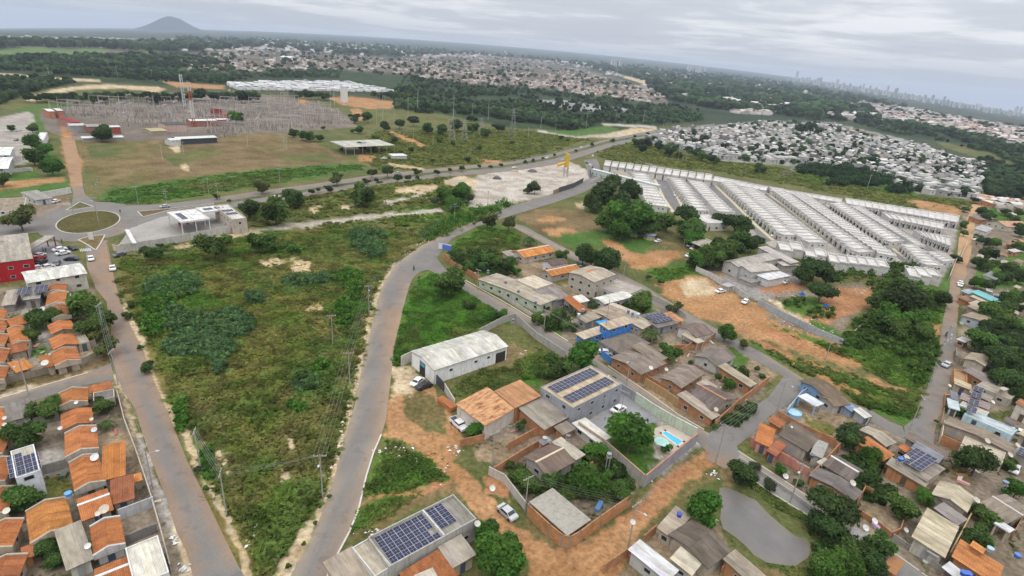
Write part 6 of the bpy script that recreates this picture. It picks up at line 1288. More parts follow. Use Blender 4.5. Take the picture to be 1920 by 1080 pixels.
for x, y, h, d, c, lb in ((1472,893,.8,2.2,(.6,.6,.58),"white dish on the ground beside the salmon pink wall"),(1598,906,3.6,2.2,(.5,.47,.42),"beige dish on the dark roof with white cross ridge"),(1699,858,3.8,2.2,(.5,.46,.4),"beige dish beside the twelve solar panels"),(1830,938,3.2,2.2,(.5,.46,.4),"beige dish at the end of the beige gabled house"),(1639,977,1.6,2.0,(.6,.6,.6),"upper white dish in the walled dirt yard"),(1622,990,1.6,2.1,(.6,.6,.6),"lower white dish in the walled dirt yard"),(1698,994,1,1.6,(.55,.55,.52),"white dish standing beside the large beige house"),(1850,827,3.2,2.4,(.48,.44,.37),"beige dish on the slab behind the long brown roof"),(1907,835,3.2,2,(.5,.46,.38),"beige dish at the right edge near the solar panels"),(1893,853,3,2.2,(.48,.43,.36),"beige dish above the dense dark tree"),(1780,723,2.4,1.6,(.6,.58,.54),"white dish on the right street's kerb by the beige strip roof"),(1861,754,3.2,1.8,(.6,.58,.55),"white dish at the end of the line of four solar arrays"),(1484,739+62,3.6,1.0,(.6,.6,.58),"small white dish on the wide dark brown roof")):
    dish(x, y, h, d, c, label=lb)
for x, y, h, s, c, cn, lb in ((1687,864,4.4,2,(.05,.14,.4),'blue',"blue tank on a stand beside the twelve solar panels"),(1521,857,4,0,(.08,.085,.09),'dark',"dark tank on the grey concrete terrace"),(1855,1033,4.6,0,(.25,.36,.42),'pale blue',"pale blue tank beside the small orange tile step"),(1906,1045,3.2,0,(.06,.14,.4),'blue',"blue tank at the right edge of the bottom corner"),(1805,1078,3.6,0,(.04,.1,.4),'blue',"blue tank by the bottom white sheet roof, left of two"),(1814,1080,3.6,0,(.04,.1,.4),'blue',"blue tank by the bottom white sheet roof, right of two"),(1884,908,3.4,1,(.16,.2,.26),'grey',"grey tank at the top of the long brown house")):
    tank(x, y, h, 1.5, c, s, lb)
P = G(1488, 778); o = thing("round_pool", "round pale blue above-ground pool on the dry lawn", "pool", P); m = MB(); m.lathe([(1.75, 0), (1.75, .9), (1.6, .9), (1.6, .7)], 20); part("side", m.mesh("side","paint"), o, (.25,.42,.55)); m = MB(); m.lathe([(1.6, .7), (0, .7)], 20); part("water", m.mesh("water","matt"), o, (.34,.52,.62))
for i, (x, y, w, lb) in enumerate(((1504,550,5,"blue tarpaulin heap at the goal posts"),(1548,572,6,"blue tarpaulin lying on scrub by the rubble ground"))):
    P = G(x, y, .5); m = MB(); s = w*.3
    for k in range(6):
        a, b = 2*pi*k/6, 2*pi*(k+1)/6; m.face([(0, 0, .7), (s*cos(a), s*.6*sin(a), -.4), (s*cos(b), s*.6*sin(b), -.4)])
    q = part("tarpaulin", m.mesh("tarpaulin","matt"), None, (.03,.11,.38), P); tag(q, lb, "tarpaulin")
# motorbikes with riders
def rider(px, py, ang, lb, shirt):
    P = G(px, py); Q = G(px+4*cos(radians(ang)), py-4*sin(radians(ang))); rz = atan2(Q.y-P.y, Q.x-P.x)
    o = thing("motorcycle", "dark motorcycle "+lb, "motorcycle", P+Vector((0,0,.06)), rz, 'motorcycles'); m = MB(); m.tube((-.5,0,.6),(.45,0,.75),.16,.18,8); m.tube((.45,0,.8),(.68,0,.35),.05); m.box(-.75,.1,-.12,.12,.7,.82); part("frame", m.mesh("frame","carpaint"), o, (.04,.04,.045))
    m = MB(); m.tube((.42,-.35,1.0),(.42,.35,1.0),.03); part("handlebar", m.mesh("handlebar","steel"), o, (.2,.2,.2))
    for x in (-.62, .7):
        m = MB(); m.tube((x,-.06,.32),(x,.06,.32),.32,.32,12); m.face([(x+.32*cos(2*pi*k/12),-.06,.32+.32*sin(2*pi*k/12)) for k in range(12)]); part("wheel", m.mesh("wheel","rubber"), o)
    me = bpy.data.meshes.new("person"); J = [(-.15,0,.85),(-.12,0,1.15),(-.02,0,1.42),(0,0,1.58),(.03,0,1.72),(.05,0,1.84)]; V = list(J); E = [(i,i+1) for i in range(5)]; Rr = [.17,.16,.18,.07,.11,.10]
    for s in (-1, 1):
        b = len(V); V += [(0,.2*s,1.42),(.16,.3*s,1.18),(.40,.32*s,1.04)]; E += [(2,b),(b,b+1),(b+1,b+2)]; Rr += [.075,.055,.04]
        b = len(V); V += [(-.1,.12*s,.84),(.28,.19*s,.78),(.14,.19*s,.38),(.3,.19*s,.33)]; E += [(0,b),(b,b+1),(b+1,b+2),(b+2,b+3)]; Rr += [.1,.085,.055,.04]
    me.from_pydata(V, E, []); me.materials.append(MATS["matt"]); q = bpy.data.objects.new("person", me); link(q); q.location = P+Vector((0,0,.06)); q.rotation_euler[2] = rz; q.color = (*shirt, 1)
    sk = q.modifiers.new("skin", 'SKIN')
    for i, rr in enumerate(Rr): me.skin_vertices[0].data[i].radius = (rr, rr)
    q.modifiers.new("sub", 'SUBSURF').levels = 1; tag(q, "rider on the motorcycle "+lb, "person")
    h = MB(); h.lathe([(.0,1.66),(.12,1.68),(.14,1.78),(.11,1.9),(0,1.94)], 10, cx=.05); part("helmet", h.mesh("helmet","carpaint"), q, (.03,.03,.03))
rider(776, 507, 70, "riding up the main road at the junction", (.03,.03,.035)); rider(1486, 689, 150, "with a yellow shirted rider on the upper lane", (.5,.36,.03)); rider(1773, 631, -70, "on the right street above the silver car", (.05,.03,.03))
def walker(px, py, ang, lb, shirt):
    P = G(px, py); me = bpy.data.meshes.new("person"); V = [(0,0,.92),(0,0,1.15),(0,0,1.4),(0,0,1.52),(.02,0,1.62),(.02,0,1.74)]; E = [(i,i+1) for i in range(5)]; Rr = [.16,.15,.17,.065,.10,.09]
    for s in (-1, 1):
        b = len(V); V += [(0,.19*s,1.4),(-.04*s,.24*s,1.12),(.06*s,.23*s,.88)]; E += [(2,b),(b,b+1),(b+1,b+2)]; Rr += [.07,.05,.035]
        b = len(V); V += [(0,.1*s,.88),(.1*s,.11*s,.48),(.12*s,.11*s,.07),(.12*s+.14,.11*s,.04)]; E += [(0,b),(b,b+1),(b+1,b+2),(b+2,b+3)]; Rr += [.095,.07,.05,.04]
    me.from_pydata(V, E, []); me.materials.append(MATS["matt"]); q = bpy.data.objects.new("person", me); link(q); q.location = P+Vector((0,0,.07)); q.rotation_euler[2] = ang; q.color = (*shirt, 1); sk = q.modifiers.new("skin", 'SKIN')
    for i, rr in enumerate(Rr): me.skin_vertices[0].data[i].radius = (rr, rr)
    q.modifiers.new("sub", 'SUBSURF').levels = 1; tag(q, lb, "person")
    h = MB(); h.lathe([(.105,1.68),(.115,1.76),(.07,1.84),(0,1.86)], 8, cx=.02); part("hair", h.mesh("hair","matt"), q, (.02,.016,.012))
walker(82, 473, .4, "person in dark clothes standing in the car park, nearer the red shop", (.05,.05,.06)); walker(87, 474, 2.5, "person in dark clothes standing in the car park, nearer the street", (.08,.08,.1)); walker(117, 457, 1.2, "person in black walking at the roundabout's edge above the car park", (.03,.03,.03)); walker(226, 400, -.5, "person in dark clothes on the roundabout island's right rim", (.04,.04,.05))
# ---------------------------------------------------------------- gated estate of white terraced houses
def terrace_meshes():
    w = MB(); w.box(-.5, .5, -.5, .5, -.1, .94, top=False)
    wall = w.mesh("wall", "plaster"); r = MB()
    r.box(-.46, .46, -.47, .47, .80, .86)
    roof = r.mesh("roof", "sheet"); p = MB()
    for x0, x1, y0, y1 in ((-.52, .52, -.52, -.47), (-.52, .52, .47, .52), (-.52, -.47, -.47, .47), (.47, .52, -.47, .47)): p.box(x0, x1, y0, y1, .86, 1.0, bottom=True)
    par = p.mesh("parapet", "plaster"); f = MB(); f.box(-.64, -.5, .30, .42, -.05, .80); f.box(-.56, -.5, -.2, .1, .5, .56, bottom=True); fin = f.mesh("porch_fin", "plaster"); return wall, roof, par, fin
TER = terrace_meshes(); NT = 0
ORD = "first second third fourth fifth sixth seventh eighth ninth tenth eleventh twelfth thirteenth fourteenth fifteenth sixteenth seventeenth eighteenth nineteenth twentieth 21st 22nd 23rd 24th 25th 26th 27th 28th 29th 30th".split()
def terrace(rowname, a0, a1, b0, b1, n, h=3.9, fin=1, endwin=True, group='white terraced houses of the gated estate', lab="white terraced house", gap=.985):
    """a0,a1: left and right corner of the row's upper end; b0,b1: of its lower end, in the photo at roof height"""
    global NT
    P = unproj([a0[0],a1[0],b0[0],b1[0]], [a0[1],a1[1],b0[1],b1[1]], h)[:, :2]
    for k in range(n):
        t0, t1 = k/n, (k+1)/n; l0 = P[0]+(P[2]-P[0])*t0; r0 = P[1]+(P[3]-P[1])*t0; l1 = P[0]+(P[2]-P[0])*t1; r1 = P[1]+(P[3]-P[1])*t1
        c = (l0+r0+l1+r1)/4; al = ((l1-l0)+(r1-r0))/2; ac = ((r0-l0)+(r1-l1))/2; ra = atan2(ac[1], ac[0]); ax = np.array([cos(ra), sin(ra)])
        W = np.linalg.norm(ac); D = abs(al[1]*ax[0]-al[0]*ax[1]); z = float(T(c[0], c[1]))
        o = thing("terraced_house", f"{ORD[k]} {lab} down {rowname}", "house", (c[0], c[1], z), ra, group); v = random.uniform(.9, 1.04); wc = (.58*v, .565*v, .54*v); sc = (W, D*gap, h+random.uniform(-.08, .08))
        part("wall", TER[0], o, wc, scale=sc); part("roof", TER[1], o, (.62*v, .60*v, .57*v), scale=sc); part("parapet", TER[2], o, (.56*v, .545*v, .525*v), scale=sc)
        if fin: part("porch_fin", TER[3], o, (.5, .49, .47), scale=(W*fin, D, h))
        for s in ((-1,) if k < n-1 else (-1, 0)):
            if s == 0:
                for x in (-.28, .1, .3): part("window", WIN, o, None, (W*x, -D*.5-.01, h*.55), 0, (1.2 if x != .1 else .7, 1, .9))
            else: part("window", WIN, o, None, (s*(W*.5+.01)*fin if fin else -W*.5-.01, -D*.15, h*.5), -pi/2*(fin if fin else 1), (1.1, 1, 1.0)); part("door", OPENING, o, None, ((-W*.5-.01)*(fin or 1), D*.2, 0), -pi/2*(fin or 1), (.8, 1, 2.1))
        NT += 1
terrace("the row beside the grove", (1186,321), (1208,321), (1214,382), (1255,388), 13)
terrace("the second row from the grove", (1251,325), (1269,324), (1305,394), (1326,394), 15)
terrace("the third row from the grove", (1285,331), (1309,333), (1345,396), (1375,397), 15, fin=-1)
terrace("the fourth row from the grove", (1352,340), (1374,340), (1466,440), (1493,440), 21)
terrace("the fifth row from the grove", (1389,350), (1413,351), (1514,454), (1547,454), 22, fin=-1)
terrace("the sixth row from the grove", (1442,350), (1467,353), (1607,473), (1633,471), 25)
terrace("the seventh row from the grove", (1481,359), (1509,362), (1650,474), (1684,480), 26, fin=-1)
terrace("the eighth row from the grove", (1560,381), (1578,378), (1668,453), (1692,451), 17)
terrace("the short row before the lower corner", (1693,458), (1713,457), (1733,495), (1766,497), 7)
terrace("the ninth row from the grove", (1595,385), (1616,387), (1718,458), (1735,460), 18, fin=-1)
terrace("the short far row by the estate's east wall", (1737,471), (1757,472), (1768,490), (1788,487), 4, fin=-1)
terrace("the line along the estate's meadow wall", (1134,300), (1131,309), (1337,327), (1335,338), 14, h=5.5, fin=0, lab="detached white box house", gap=.8)
terrace("the middle of the meadow wall line", (1340,330), (1337,338), (1440,350), (1437,357), 8, h=3.6, fin=0, lab="low white box house", gap=.92)
terrace("the far part of the meadow wall line", (1446,351), (1444,357), (1580,372), (1578,379), 10, h=3.6, fin=0, lab="low white box house", gap=.92)
terrace("the top row along the meadow below the sand patch", (1585,371), (1588,381), (1800,404), (1796,416), 16, h=4.0, fin=-1)
terrace("the second cross row below the sand patch", (1653,397), (1668,408), (1772,418), (1768,429), 9, h=4.0, fin=-1)
terrace("the third cross row below the sand patch", (1712,430), (1728,440), (1783,444), (1783,460), 7, h=4.0, fin=-1)
terrace("the estate's lower wall line beside the acacia", (1552,474), (1556,489), (1660,486), (1668,500), 6, h=4.6, fin=0, lab="white box house", gap=.93)
terrace("the lower corner line of the estate", (1697,499), (1706,518), (1752,503), (1766,516), 3, h=4.0, fin=0, lab="white box house", gap=.95)
terrace("the pair above the works yard", (1458,455), (1464,469), (1502,452), (1508,467), 2, h=4.4, fin=0, lab="white box house", gap=.96)
terrace("the single beige lodge line above the acacia", (1508,468), (1513,480), (1546,466), (1550,478), 2, h=4, fin=0, lab="cream box house", gap=.96)
B("pale green gatehouse roof with twin white canopies at the estate entrance", [(1158,318),(1163,316),(1178,346),(1186,348)][0:4], 4.5, 'n', (.55,.58,.58), (.5,.56,.53), name='gatehouse', cat='gatehouse', rmat='plaster')
B("beige flat roof of the estate's club house behind the grove", [(1165,321),(1182,321),(1186,342),(1168,342)], 4, 'f', (.36,.29,.22), (.58,.57,.54), name='club_house', cat='club house')
B("white house with side windows below the second terrace row", [(1313,404),(1335,400),(1345,414),(1318,420)], 4.4, 'f', (.56,.54,.51), (.55,.54,.52))
for ln, lb in (([(1106,345),(1130,332),(1140,327)], "white curved entrance wall of the gated estate"), ([(1208,380),(1235,390),(1256,397)], "grey retaining wall below the row beside the grove"), ([(1798,490),(1812,460)], "pale wall of the estate along the dirt stretch"), ([(1778,525),(1790,495),(1798,478)], "low pale wall at the estate's lower east corner"), ([(1500,478),(1560,492),(1640,508),(1700,522),(1760,538)], "low white estate wall above the rubble ground")):
    wallrun(lb, ln, 2.2, (.5,.48,.44))
# ---------------------------------------------------------------- single trees (middle of crown in the photo, width)
TR = """round mid: 162 572 62;185 600 50;172 615 48;75 600 42;96 594 34;56 632 30;88 768 48;64 775 40;190 762 38;47 820 58;46 932 60;92 1026 44;100 1052 40;62 292 40;20 240 14;60 240 20;3 336 30;685 366 48;517 396 60;402 464 56;288 474 34;492 454 46;838 530 60;1045 690 50;1257 661 42;990 904 46;1035 906 38;1160 922 44;945 495 36;1200 566 46;1142 414 52;1230 420 56;1295 432 50;1350 474 56;1333 486 46;1385 450 50;1677 550 58;1702 572 60;1685 615 52;1727 622 42;1652 566 48;1845 640 52;1865 587 48;1887 607 34;1695 950 54;1647 1022 50;1600 1045 62;1547 1052 58;1840 1010 50;1852 970 40;1890 870 28;1855 497 28;1880 600 40;1900 560 36;1010 598 26;1055 480 24;908 487 34
dense bright: 1182 812 100;1095 910 74;1317 950 70;1092 668 66;1360 625 38;1370 723 28;928 1050 96;955 1062 70;912 1006 56;1632 853 44;1802 773 19;1826 785 20;1782 766 18;1830 529 27;443 220 28;88 280 30;58 265 34;97 312 38;1590 1060 70;1560 1070 60;1737 932 36;1907 920 40;1865 455 22;1870 520 26
dense dark: 1095 476 46;1137 488 54;552 370 42;1835 866 76;1130 366 58;1150 344 44;1177 360 46;1110 378 42;1160 385 50;1690 566 76;1640 1065 60;1768 560 36;1885 677 58;1890 712 58;1905 640 40;1870 665 44;1910 740 40;1847 475 24;1895 505 30;1910 520 30;1885 520 26;1860 610 34;1885 585 30;1210 430 38;1370 465 46;1410 460 34
round bright: 1177 410 72;1197 398 48;1165 432 44;1310 486 40;1290 432 40;1665 598 56;1710 602 50;1397 702 16;1462 882 22;890 805 36;968 508 17;1120 845 44;1247 839 24;1300 448 36
spread dark: 1530 505 62;1508 515 46;1552 520 44;1540 548 50;1347 410 30;1380 418 46;1287 403 50;1252 420 34;1562 952 80;1545 985 56;1422 452 28;1395 430 34
loose olive: 38 410 54;200 652 42;190 625 36;915 414 36;955 420 30;1395 647 20;1270 576 22;405 368 14;490 351 28;631 336 27;1765 880 22;1830 955 30;1397 698 24;1725 882 20
round dark: 465 392 40;190 250 36;240 594 16;245 572 14;278 690 24;1395 887 52;1270 990 20;1590 822 48;300 462 12;1360 466 40
loose grey: 1590 812 44;1440 905 22;1415 875 26;1445 915 24;372 880 18;1110 568 20;1880 812 18;1865 818 14
small mid: 1240 528 18;1215 520 14;1255 575 14;960 505 18;1180 596 18;1295 680 14;1060 612 26;1040 592 30;1075 612 20;1640 880 24;1590 830 22;1755 790 10;1500 905 20;1750 518 9;1340 800 16;1365 785 18;1410 765 20;1400 780 18;1195 585 22;905 500 26;880 500 24;860 478 20;925 470 22;1430 705 14;1385 700 18;1420 692 14;1350 705 14;1115 920 22;1140 890 28;1110 860 30;1180 905 24;960 895 26;955 870 20;975 800 24;985 790 18;1010 700 20;1025 700 24;1150 710 14;1275 958 14;760 660 20;748 640 16;880 570 26;930 590 22;945 585 20;900 600 18;470 590 16;560 705 26;580 722 26;340 770 14;352 800 12;380 845 14;398 892 14;630 738 8;645 760 7;634 850 10;618 930 10;600 950 10;590 980 10;570 1020 12;540 1060 12;668 688 7;684 622 7;694 570 7;704 540 7;236 590 16;262 650 12;385 915 14;1600 640 16;1580 640 14
palm mid: 197 792 34;993 447 34;1222 621 44;1112 567 26;1782 803 16;1112 568 20;908 470 22;878 488 22;1045 580 26;1780 806 14;1868 950 12;1890 945 14
"""
for ln in TR.strip().splitlines():
    head, rest = ln.split(':'); k, g = head.split()
    for t in rest.split(';'):
        x, y, w = map(float, t.split()); tree(x, y, w, k, g)
# avenue trees
for x, y, w in ((697,325,20),(727,322,24),(687,340,14),(782,322,16),(745,335,18),(765,334,14),(820,324,13),(844,319,11),(866,316,14),(899,312,10),(920,313,10),(940,310,11),(876,299,14),(585,360,13),(616,354,18),(597,356,12),(705,338,12),(783,332,10),(812,300,8),(1000,300,9),(1018,297,8),(985,303,9),(1110,270,10),(1150,263,10),(1080,283,8),(1190,256,9),(1215,251,9),(1250,246,9),(1040,291,8),(430,377,10),(1065,262,9),(960,268,12),(900,276,12)):
    tree(x, y, w, 'loose' if w > 12 else 'small', 'dark', group='avenue trees')
# bushes in the yard by the batching plant and along the shrubby corner
for x, y, w in ((835,366,36),(862,360,36),(880,372,24),(850,384,34),(815,378,22),(872,352,22),(1003,352,26),(990,356,16),(760,452,1)):
    if w > 2: tree(x, y, w, 'small' if w < 25 else 'round', 'bright' if w > 30 else 'grey', group='bushes at the batching yard')
# belt of dark trees behind the substation
for x in range(55, 486, 12):
    for r in (0,):
        y = 187-3.5*abs(math.sin(x*.021))-(x-55)*.013-r*6+random.uniform(-2, 2)
        tree(x+random.uniform(-4, 4)+r*5, y, random.uniform(17, 25), random.choice(('round', 'dense', 'spread')), random.choice(('deep', 'dark', 'deep')), group='belt of trees behind the substation')
for x, y, w in ((548,175,14),(560,178,16),(572,177,18),(585,178,16),(597,178,18),(608,180,18),(616,181,14),(740,180,20),(726,178,16),(712,181,14),(760,182,16),(700,176,14),(673,243,16),(550,250,18),(566,254,20),(582,256,22),(600,258,16),(660,246,8),(606,240,10),(752,285,8),(800,200,18),(690,220,22),(665,222,20),(775,226,24),(750,232,22),(800,240,24),(830,244,22),(858,236,26),(885,240,24),(720,236,22),(910,250,20),(740,262,16),(935,240,22),(825,262,14),(680,275,20),(700,272,14),(640,280,8),(705,260,14),(770,280,12),(1053,258,11),(850,268,10),(1195,268,20),(1215,268,22),(1235,275,22),(1255,284,22),(1272,290,16),(1205,278,18),(1302,288,16),(1318,293,20),(1335,297,20),(1345,302,16),(1425,312,18),(1432,318,14),(1420,320,10),(1506,242,22),(1518,238,22),(1535,245,16),(1497,240,14),(1372,236,12),(1810,392,14),(1828,375,16),(1806,422,17),(1808,437,15),(1790,482,16),(1800,488,12),(1838,396,18),(1850,400,18),(1860,404,16),(1720,402,1)):
    if w > 2: tree(x, y, w, random.choice(('round', 'dense', 'round', 'spread')), random.choice(('dark', 'mid', 'deep')))
# fill of the right-hand greenery
rr = random.Random(5)
for k in range(44):
    x, y = rr.uniform(1832, 1925), rr.uniform(395, 630)
    if any(abs(x-a) < 10 and abs(y-b) < 6 for a, b in ((1845,430),(1863,515),(1845,560),(1842,600),(1860,565),(1850,515))): continue
    tree(x, y, rr.uniform(14, 28)*(.75+(y-395)/500), rr.choice(('round', 'dense', 'spread', 'round')), rr.choice(('dark', 'mid', 'deep', 'dark')))
for k in range(14):
    x, y = rr.uniform(1862, 1930), rr.uniform(620, 735)
    if x < 1862+(y-620)*.35: continue
    tree(x, y, rr.uniform(28, 46), rr.choice(('round', 'dense')), rr.choice(('dark', 'mid', 'deep')))

# ---------------------------------------------------------------- grass and scrub: what nobody could count
def tufts(name, polys, n, hgt, wid, colours, seed, quads=3, nz=None, lean=.5, clump=None):
    r = np.random.default_rng(seed); X = []; 
    areas = []
    for p in polys:
        P = unproj([a for a, b in p], [b for a, b in p])[:, :2]; areas.append((P, P.min(0), P.max(0), .5*abs(np.dot(P[:, 0], np.roll(P[:, 1], 1))-np.dot(P[:, 1], np.roll(P[:, 0], 1)))))
    tot = sum(a[3] for a in areas)
    for P, lo, hi, ar in areas:
        k = int(n*ar/tot); q = r.uniform(lo, hi, (k*4+50, 2)); jt = np.stack([fbm(q[:, 0]/6, q[:, 1]/6, 91, 3)-.5, fbm(q[:, 0]/6, q[:, 1]/6, 92, 3)-.5], 1)*14*np.clip(np.hypot(q[:, 0], q[:, 1])/250, .5, 3)[:, None]; q = q[inpoly(q[:, 0]+jt[:, 0], q[:, 1]+jt[:, 1], [tuple(v) for v in P])][:k]; X.append(q)
    X = np.concatenate(X)
    if clump: X = X[fbm(X[:, 0]/clump[0], X[:, 1]/clump[0], clump[1], 3) > clump[2]]
    gc = ground_colour(X[:, 0], X[:, 1]); bare = np.clip((gc[:, 0]-.15)/.1, 0, 1)*.96; s_ = r.uniform(0, 1, len(X)) > bare; X = X[s_]; gc = gc[s_]; ax, ay = proj(np.stack([X[:, 0], X[:, 1], T(X[:, 0], X[:, 1])], 1)); s_ = ~np.any([inpoly(ax, ay, p) for p in PAVED], 0); X = X[s_]; gc = gc[s_]
    k = len(X); z = T(X[:, 0], X[:, 1])
    nn = np.clip((fbm(X[:, 0]/11, X[:, 1]/11, seed, 4)-.5)*3+.5, 0, 1); n2 = np.clip((fbm(X[:, 0]/3, X[:, 1]/3, seed+9, 3)-.5)*3+.5, 0, 1)
    c = np.array(colours); m = nn*(len(c)-1); i = np.clip(m.astype(int), 0, len(c)-2); f = (m-i)[:, None]; col = c[i]*(1-f)+c[i+1]*f
    col = (.55*col+.45*gc)*1.25*(.68+.64*n2)[:, None]*r.uniform(.8, 1.25, k)[:, None]
    H = hgt*r.uniform(.5, 1.4, k)*(.6+.8*nn); Wd = wid*r.uniform(.6, 1.4, k)
    V = np.zeros((k, quads, 4, 3)); ang = r.uniform(0, 2*pi, k)
    for j in range(quads):
        a = ang+j*pi/quads*1.0+r.uniform(-.3, .3, k); dx, dy = np.cos(a), np.sin(a); lx, ly = r.normal(size=(2, k))*1.1*H
        for v, (s, t) in enumerate(((-1, 0), (1, 0), (.8, 1), (-.8, 1))):
            V[:, j, v, 0] = X[:, 0]+dx*Wd*s*.5+t*lx; V[:, j, v, 1] = X[:, 1]+dy*Wd*s*.5+t*ly; V[:, j, v, 2] = z-.05+t*H
    F = np.arange(k*quads*4).reshape(-1, 4); t = np.repeat(col, quads*4, 0)
    o = bpy.data.objects.new(name, np_mesh(name, V.reshape(-1, 3), F, "scrub", t)); link(o); kind(o, 'stuff'); return o
FIELD = [(222,490),(300,485),(470,440),(640,425),(740,430),(795,446),(738,490),(706,545),(690,610),(672,690),(655,770),(635,830),(615,900),(570,990),(520,1090),(490,1090),(455,1020),(420,940),(380,860),(345,790),(300,700),(268,630),(240,570)]
GR = [(.070,.135,.024), (.100,.140,.032), (.165,.152,.056), (.112,.142,.036), (.070,.140,.026)]
tufts("grass", [FIELD], 60000, .45, .95, GR, 3, 2)
tufts("grass", [[(460,385),(640,355),(860,330),(880,352),(870,395),(700,400),(560,415),(470,432)], [(700,402),(830,398),(970,372),(955,388),(850,425),(795,446),(740,430),(650,425),(560,432)], [(1115,290),(1190,262),(1330,300),(1500,320),(1700,364),(1830,380),(1825,400),(1700,390),(1500,350),(1330,320),(1140,300)], [(700,250),(960,242),(1110,262),(960,300),(720,322),(690,300)]], 20000, .8, 2.2, [(.075,.115,.024), (.125,.128,.036), (.09,.12,.028)], 5, 2)
tufts("grass", [[(772,545),(800,508),(840,512),(900,560),(955,582),(940,605),(890,628),(775,662),(742,690),(737,680),(750,610)]], 12000, .28, .6, [(.05,.135,.018), (.065,.165,.020), (.09,.145,.030)], 6, 3)
tufts("grass", [[(720,828),(770,830),(820,868),(848,902),(760,922),(690,942),(697,880)], [(672,962),(720,940),(810,922),(770,950),(700,1000),(655,1000)], [(835,735),(900,690),(960,690),(1000,650),(1045,670),(1020,700),(910,735),(865,745)], [(940,882),(1060,855),(1140,852),(1200,902),(1120,950),(1010,930)], [(1375,865),(1420,890),(1530,970),(1555,1050),(1500,1090),(1440,1065),(1510,1050),(1525,1015),(1500,972),(1440,938),(1385,908)]], 8000, .24, .5, [(.055,.125,.018), (.105,.135,.034), (.07,.13,.024)], 7, 3)
tufts("grass", [[(1395,634),(1440,645),(1560,694),(1728,735),(1725,770),(1700,788),(1660,776),(1560,718),(1445,668)], [(1440,605),(1580,655),(1640,605),(1700,560),(1775,560),(1760,640),(1742,725),(1700,728),(1600,680)], [(1210,510),(1300,492),(1335,502),(1250,530)], [(840,470),(905,422),(975,440),(970,490),(920,520)]], 13000, .4, 1.0, [(.06,.115,.02), (.095,.14,.028), (.055,.105,.02)], 8, 2)
tufts("grass", [[(215,356),(480,322),(660,308),(690,314),(480,350),(300,378),(215,384)], [(460,445),(330,470),(240,485),(225,478),(300,468),(430,442)]], 4000, .4, 1.6, [(.05,.10,.02), (.07,.12,.03)], 9, 2)
YARDS = [[(1400,812),(1520,722),(1690,812),(1750,840),(1925,800),(1925,1085),(1660,1085),(1480,925)], [(1160,700),(1330,612),(1460,690),(1400,765),(1330,800)], [(870,800),(1020,745),(1080,790),(1205,900),(1180,932),(1065,1028),(985,960),(920,880)], [(0,765),(205,718),(245,800),(320,960),(355,1085),(0,1085)], [(0,540),(170,540),(205,660),(0,750)], [(1790,560),(1920,560),(1920,790),(1770,770)], [(905,530),(940,505),(1110,560),(1210,575),(1300,612),(1160,690),(1010,600)], [(1140,1080),(1230,1000),(1340,962),(1400,1080)]]
tufts("weeds", YARDS, 9000, .3, .55, [(.055,.10,.02), (.09,.12,.03), (.12,.12,.045), (.05,.11,.02)], 12, 2, clump=(6, 4, .5))
def clutter():
    r = np.random.default_rng(14); m = MB(); C = [(.5,.48,.45), (.3,.15,.08), (.2,.19,.18), (.42,.36,.28), (.12,.11,.1), (.1,.2,.4), (.55,.5,.42), (.35,.3,.22)]
    for p in YARDS:
        P = unproj([a for a, b in p], [b for a, b in p])[:, :2]; lo, hi = P.min(0), P.max(0); n = int((hi-lo).prod()/75)
        for q in r.uniform(lo, hi, (n, 2)):
            if not inpoly(q[:1], q[1:], [tuple(v) for v in P])[0]: continue
            ax, ay = proj(np.array([[q[0], q[1], float(T(q[0], q[1]))]]))
            if any(inpoly(ax, ay, w)[0] for w in PAVED): continue
            z = float(T(q[0], q[1])); c = tuple(v*r.uniform(.7, 1.2) for v in C[int(r.integers(len(C)))]); a = r.uniform(0, pi); w, d, h = r.uniform(.2, 1.3), r.uniform(.1, .5), r.uniform(.08, .7); X = Vector((cos(a), sin(a), 0)); Y = Vector((-sin(a), cos(a), 0)); o = Vector((q[0], q[1], z)); u = Vector((0, 0, h)); t = u+Vector((0, 0, r.uniform(-.05, .2)))
            b = [o-X*w-Y*d, o+X*w-Y*d, o+X*w+Y*d, o-X*w+Y*d]; k = [b[0]+u, b[1]+t, b[2]+t, b[3]+u]; m.face(k, c=c)
            for i in range(4): m.face([b[i], b[(i+1) % 4], k[(i+1) % 4], k[i]], c=c)
    kind(link(bpy.data.objects.new("yard_debris", m.mesh("yard_debris", "far_wall"))), 'stuff')
clutter()
# shrub masses: broad soft-leaved scrub in the field and hill
def scrub(name, blobs, leaf, colours, seed, dens=5.0, hf=.75):
    V = []; C = []; r = np.random.default_rng(seed)
    for x, y, wx, wy in blobs:
        k = max(6, int(wx*wy/90*dens)); a = r.uniform(0, 2*pi, k); q = np.sqrt(r.uniform(0, 1, k)); px = x+np.cos(a)*q*wx/2; py = y+np.sin(a)*q*wy/2
        P = unproj(px, py)
        for p, qq in zip(P, q):
            s = mpp(p)*r.uniform(3.5, 12); n = 34; v, t, _ = leaf_cloud(n, max(s, .5), 3, leaf*r.uniform(.8, 1.2), int(r.integers(1e9)), .7); c = np.array(colours[int(r.integers(len(colours)))])*r.uniform(.75, 1.2)
            V.append(v+p+np.array([0, 0, max(s, .5)*hf*(1.15-.5*qq)])); C.append(t*c)
    V = np.concatenate(V); C = np.concatenate(C); o = bpy.data.objects.new(name, np_mesh(name, V, np.arange(len(V)).reshape(-1, 4), "scrub", C)); link(o); kind(o, 'stuff')
G1 = [(.075,.145,.062), (.065,.13,.052), (.09,.16,.06)]; G2 = [(.045,.125,.02), (.06,.155,.022), (.08,.16,.032)]
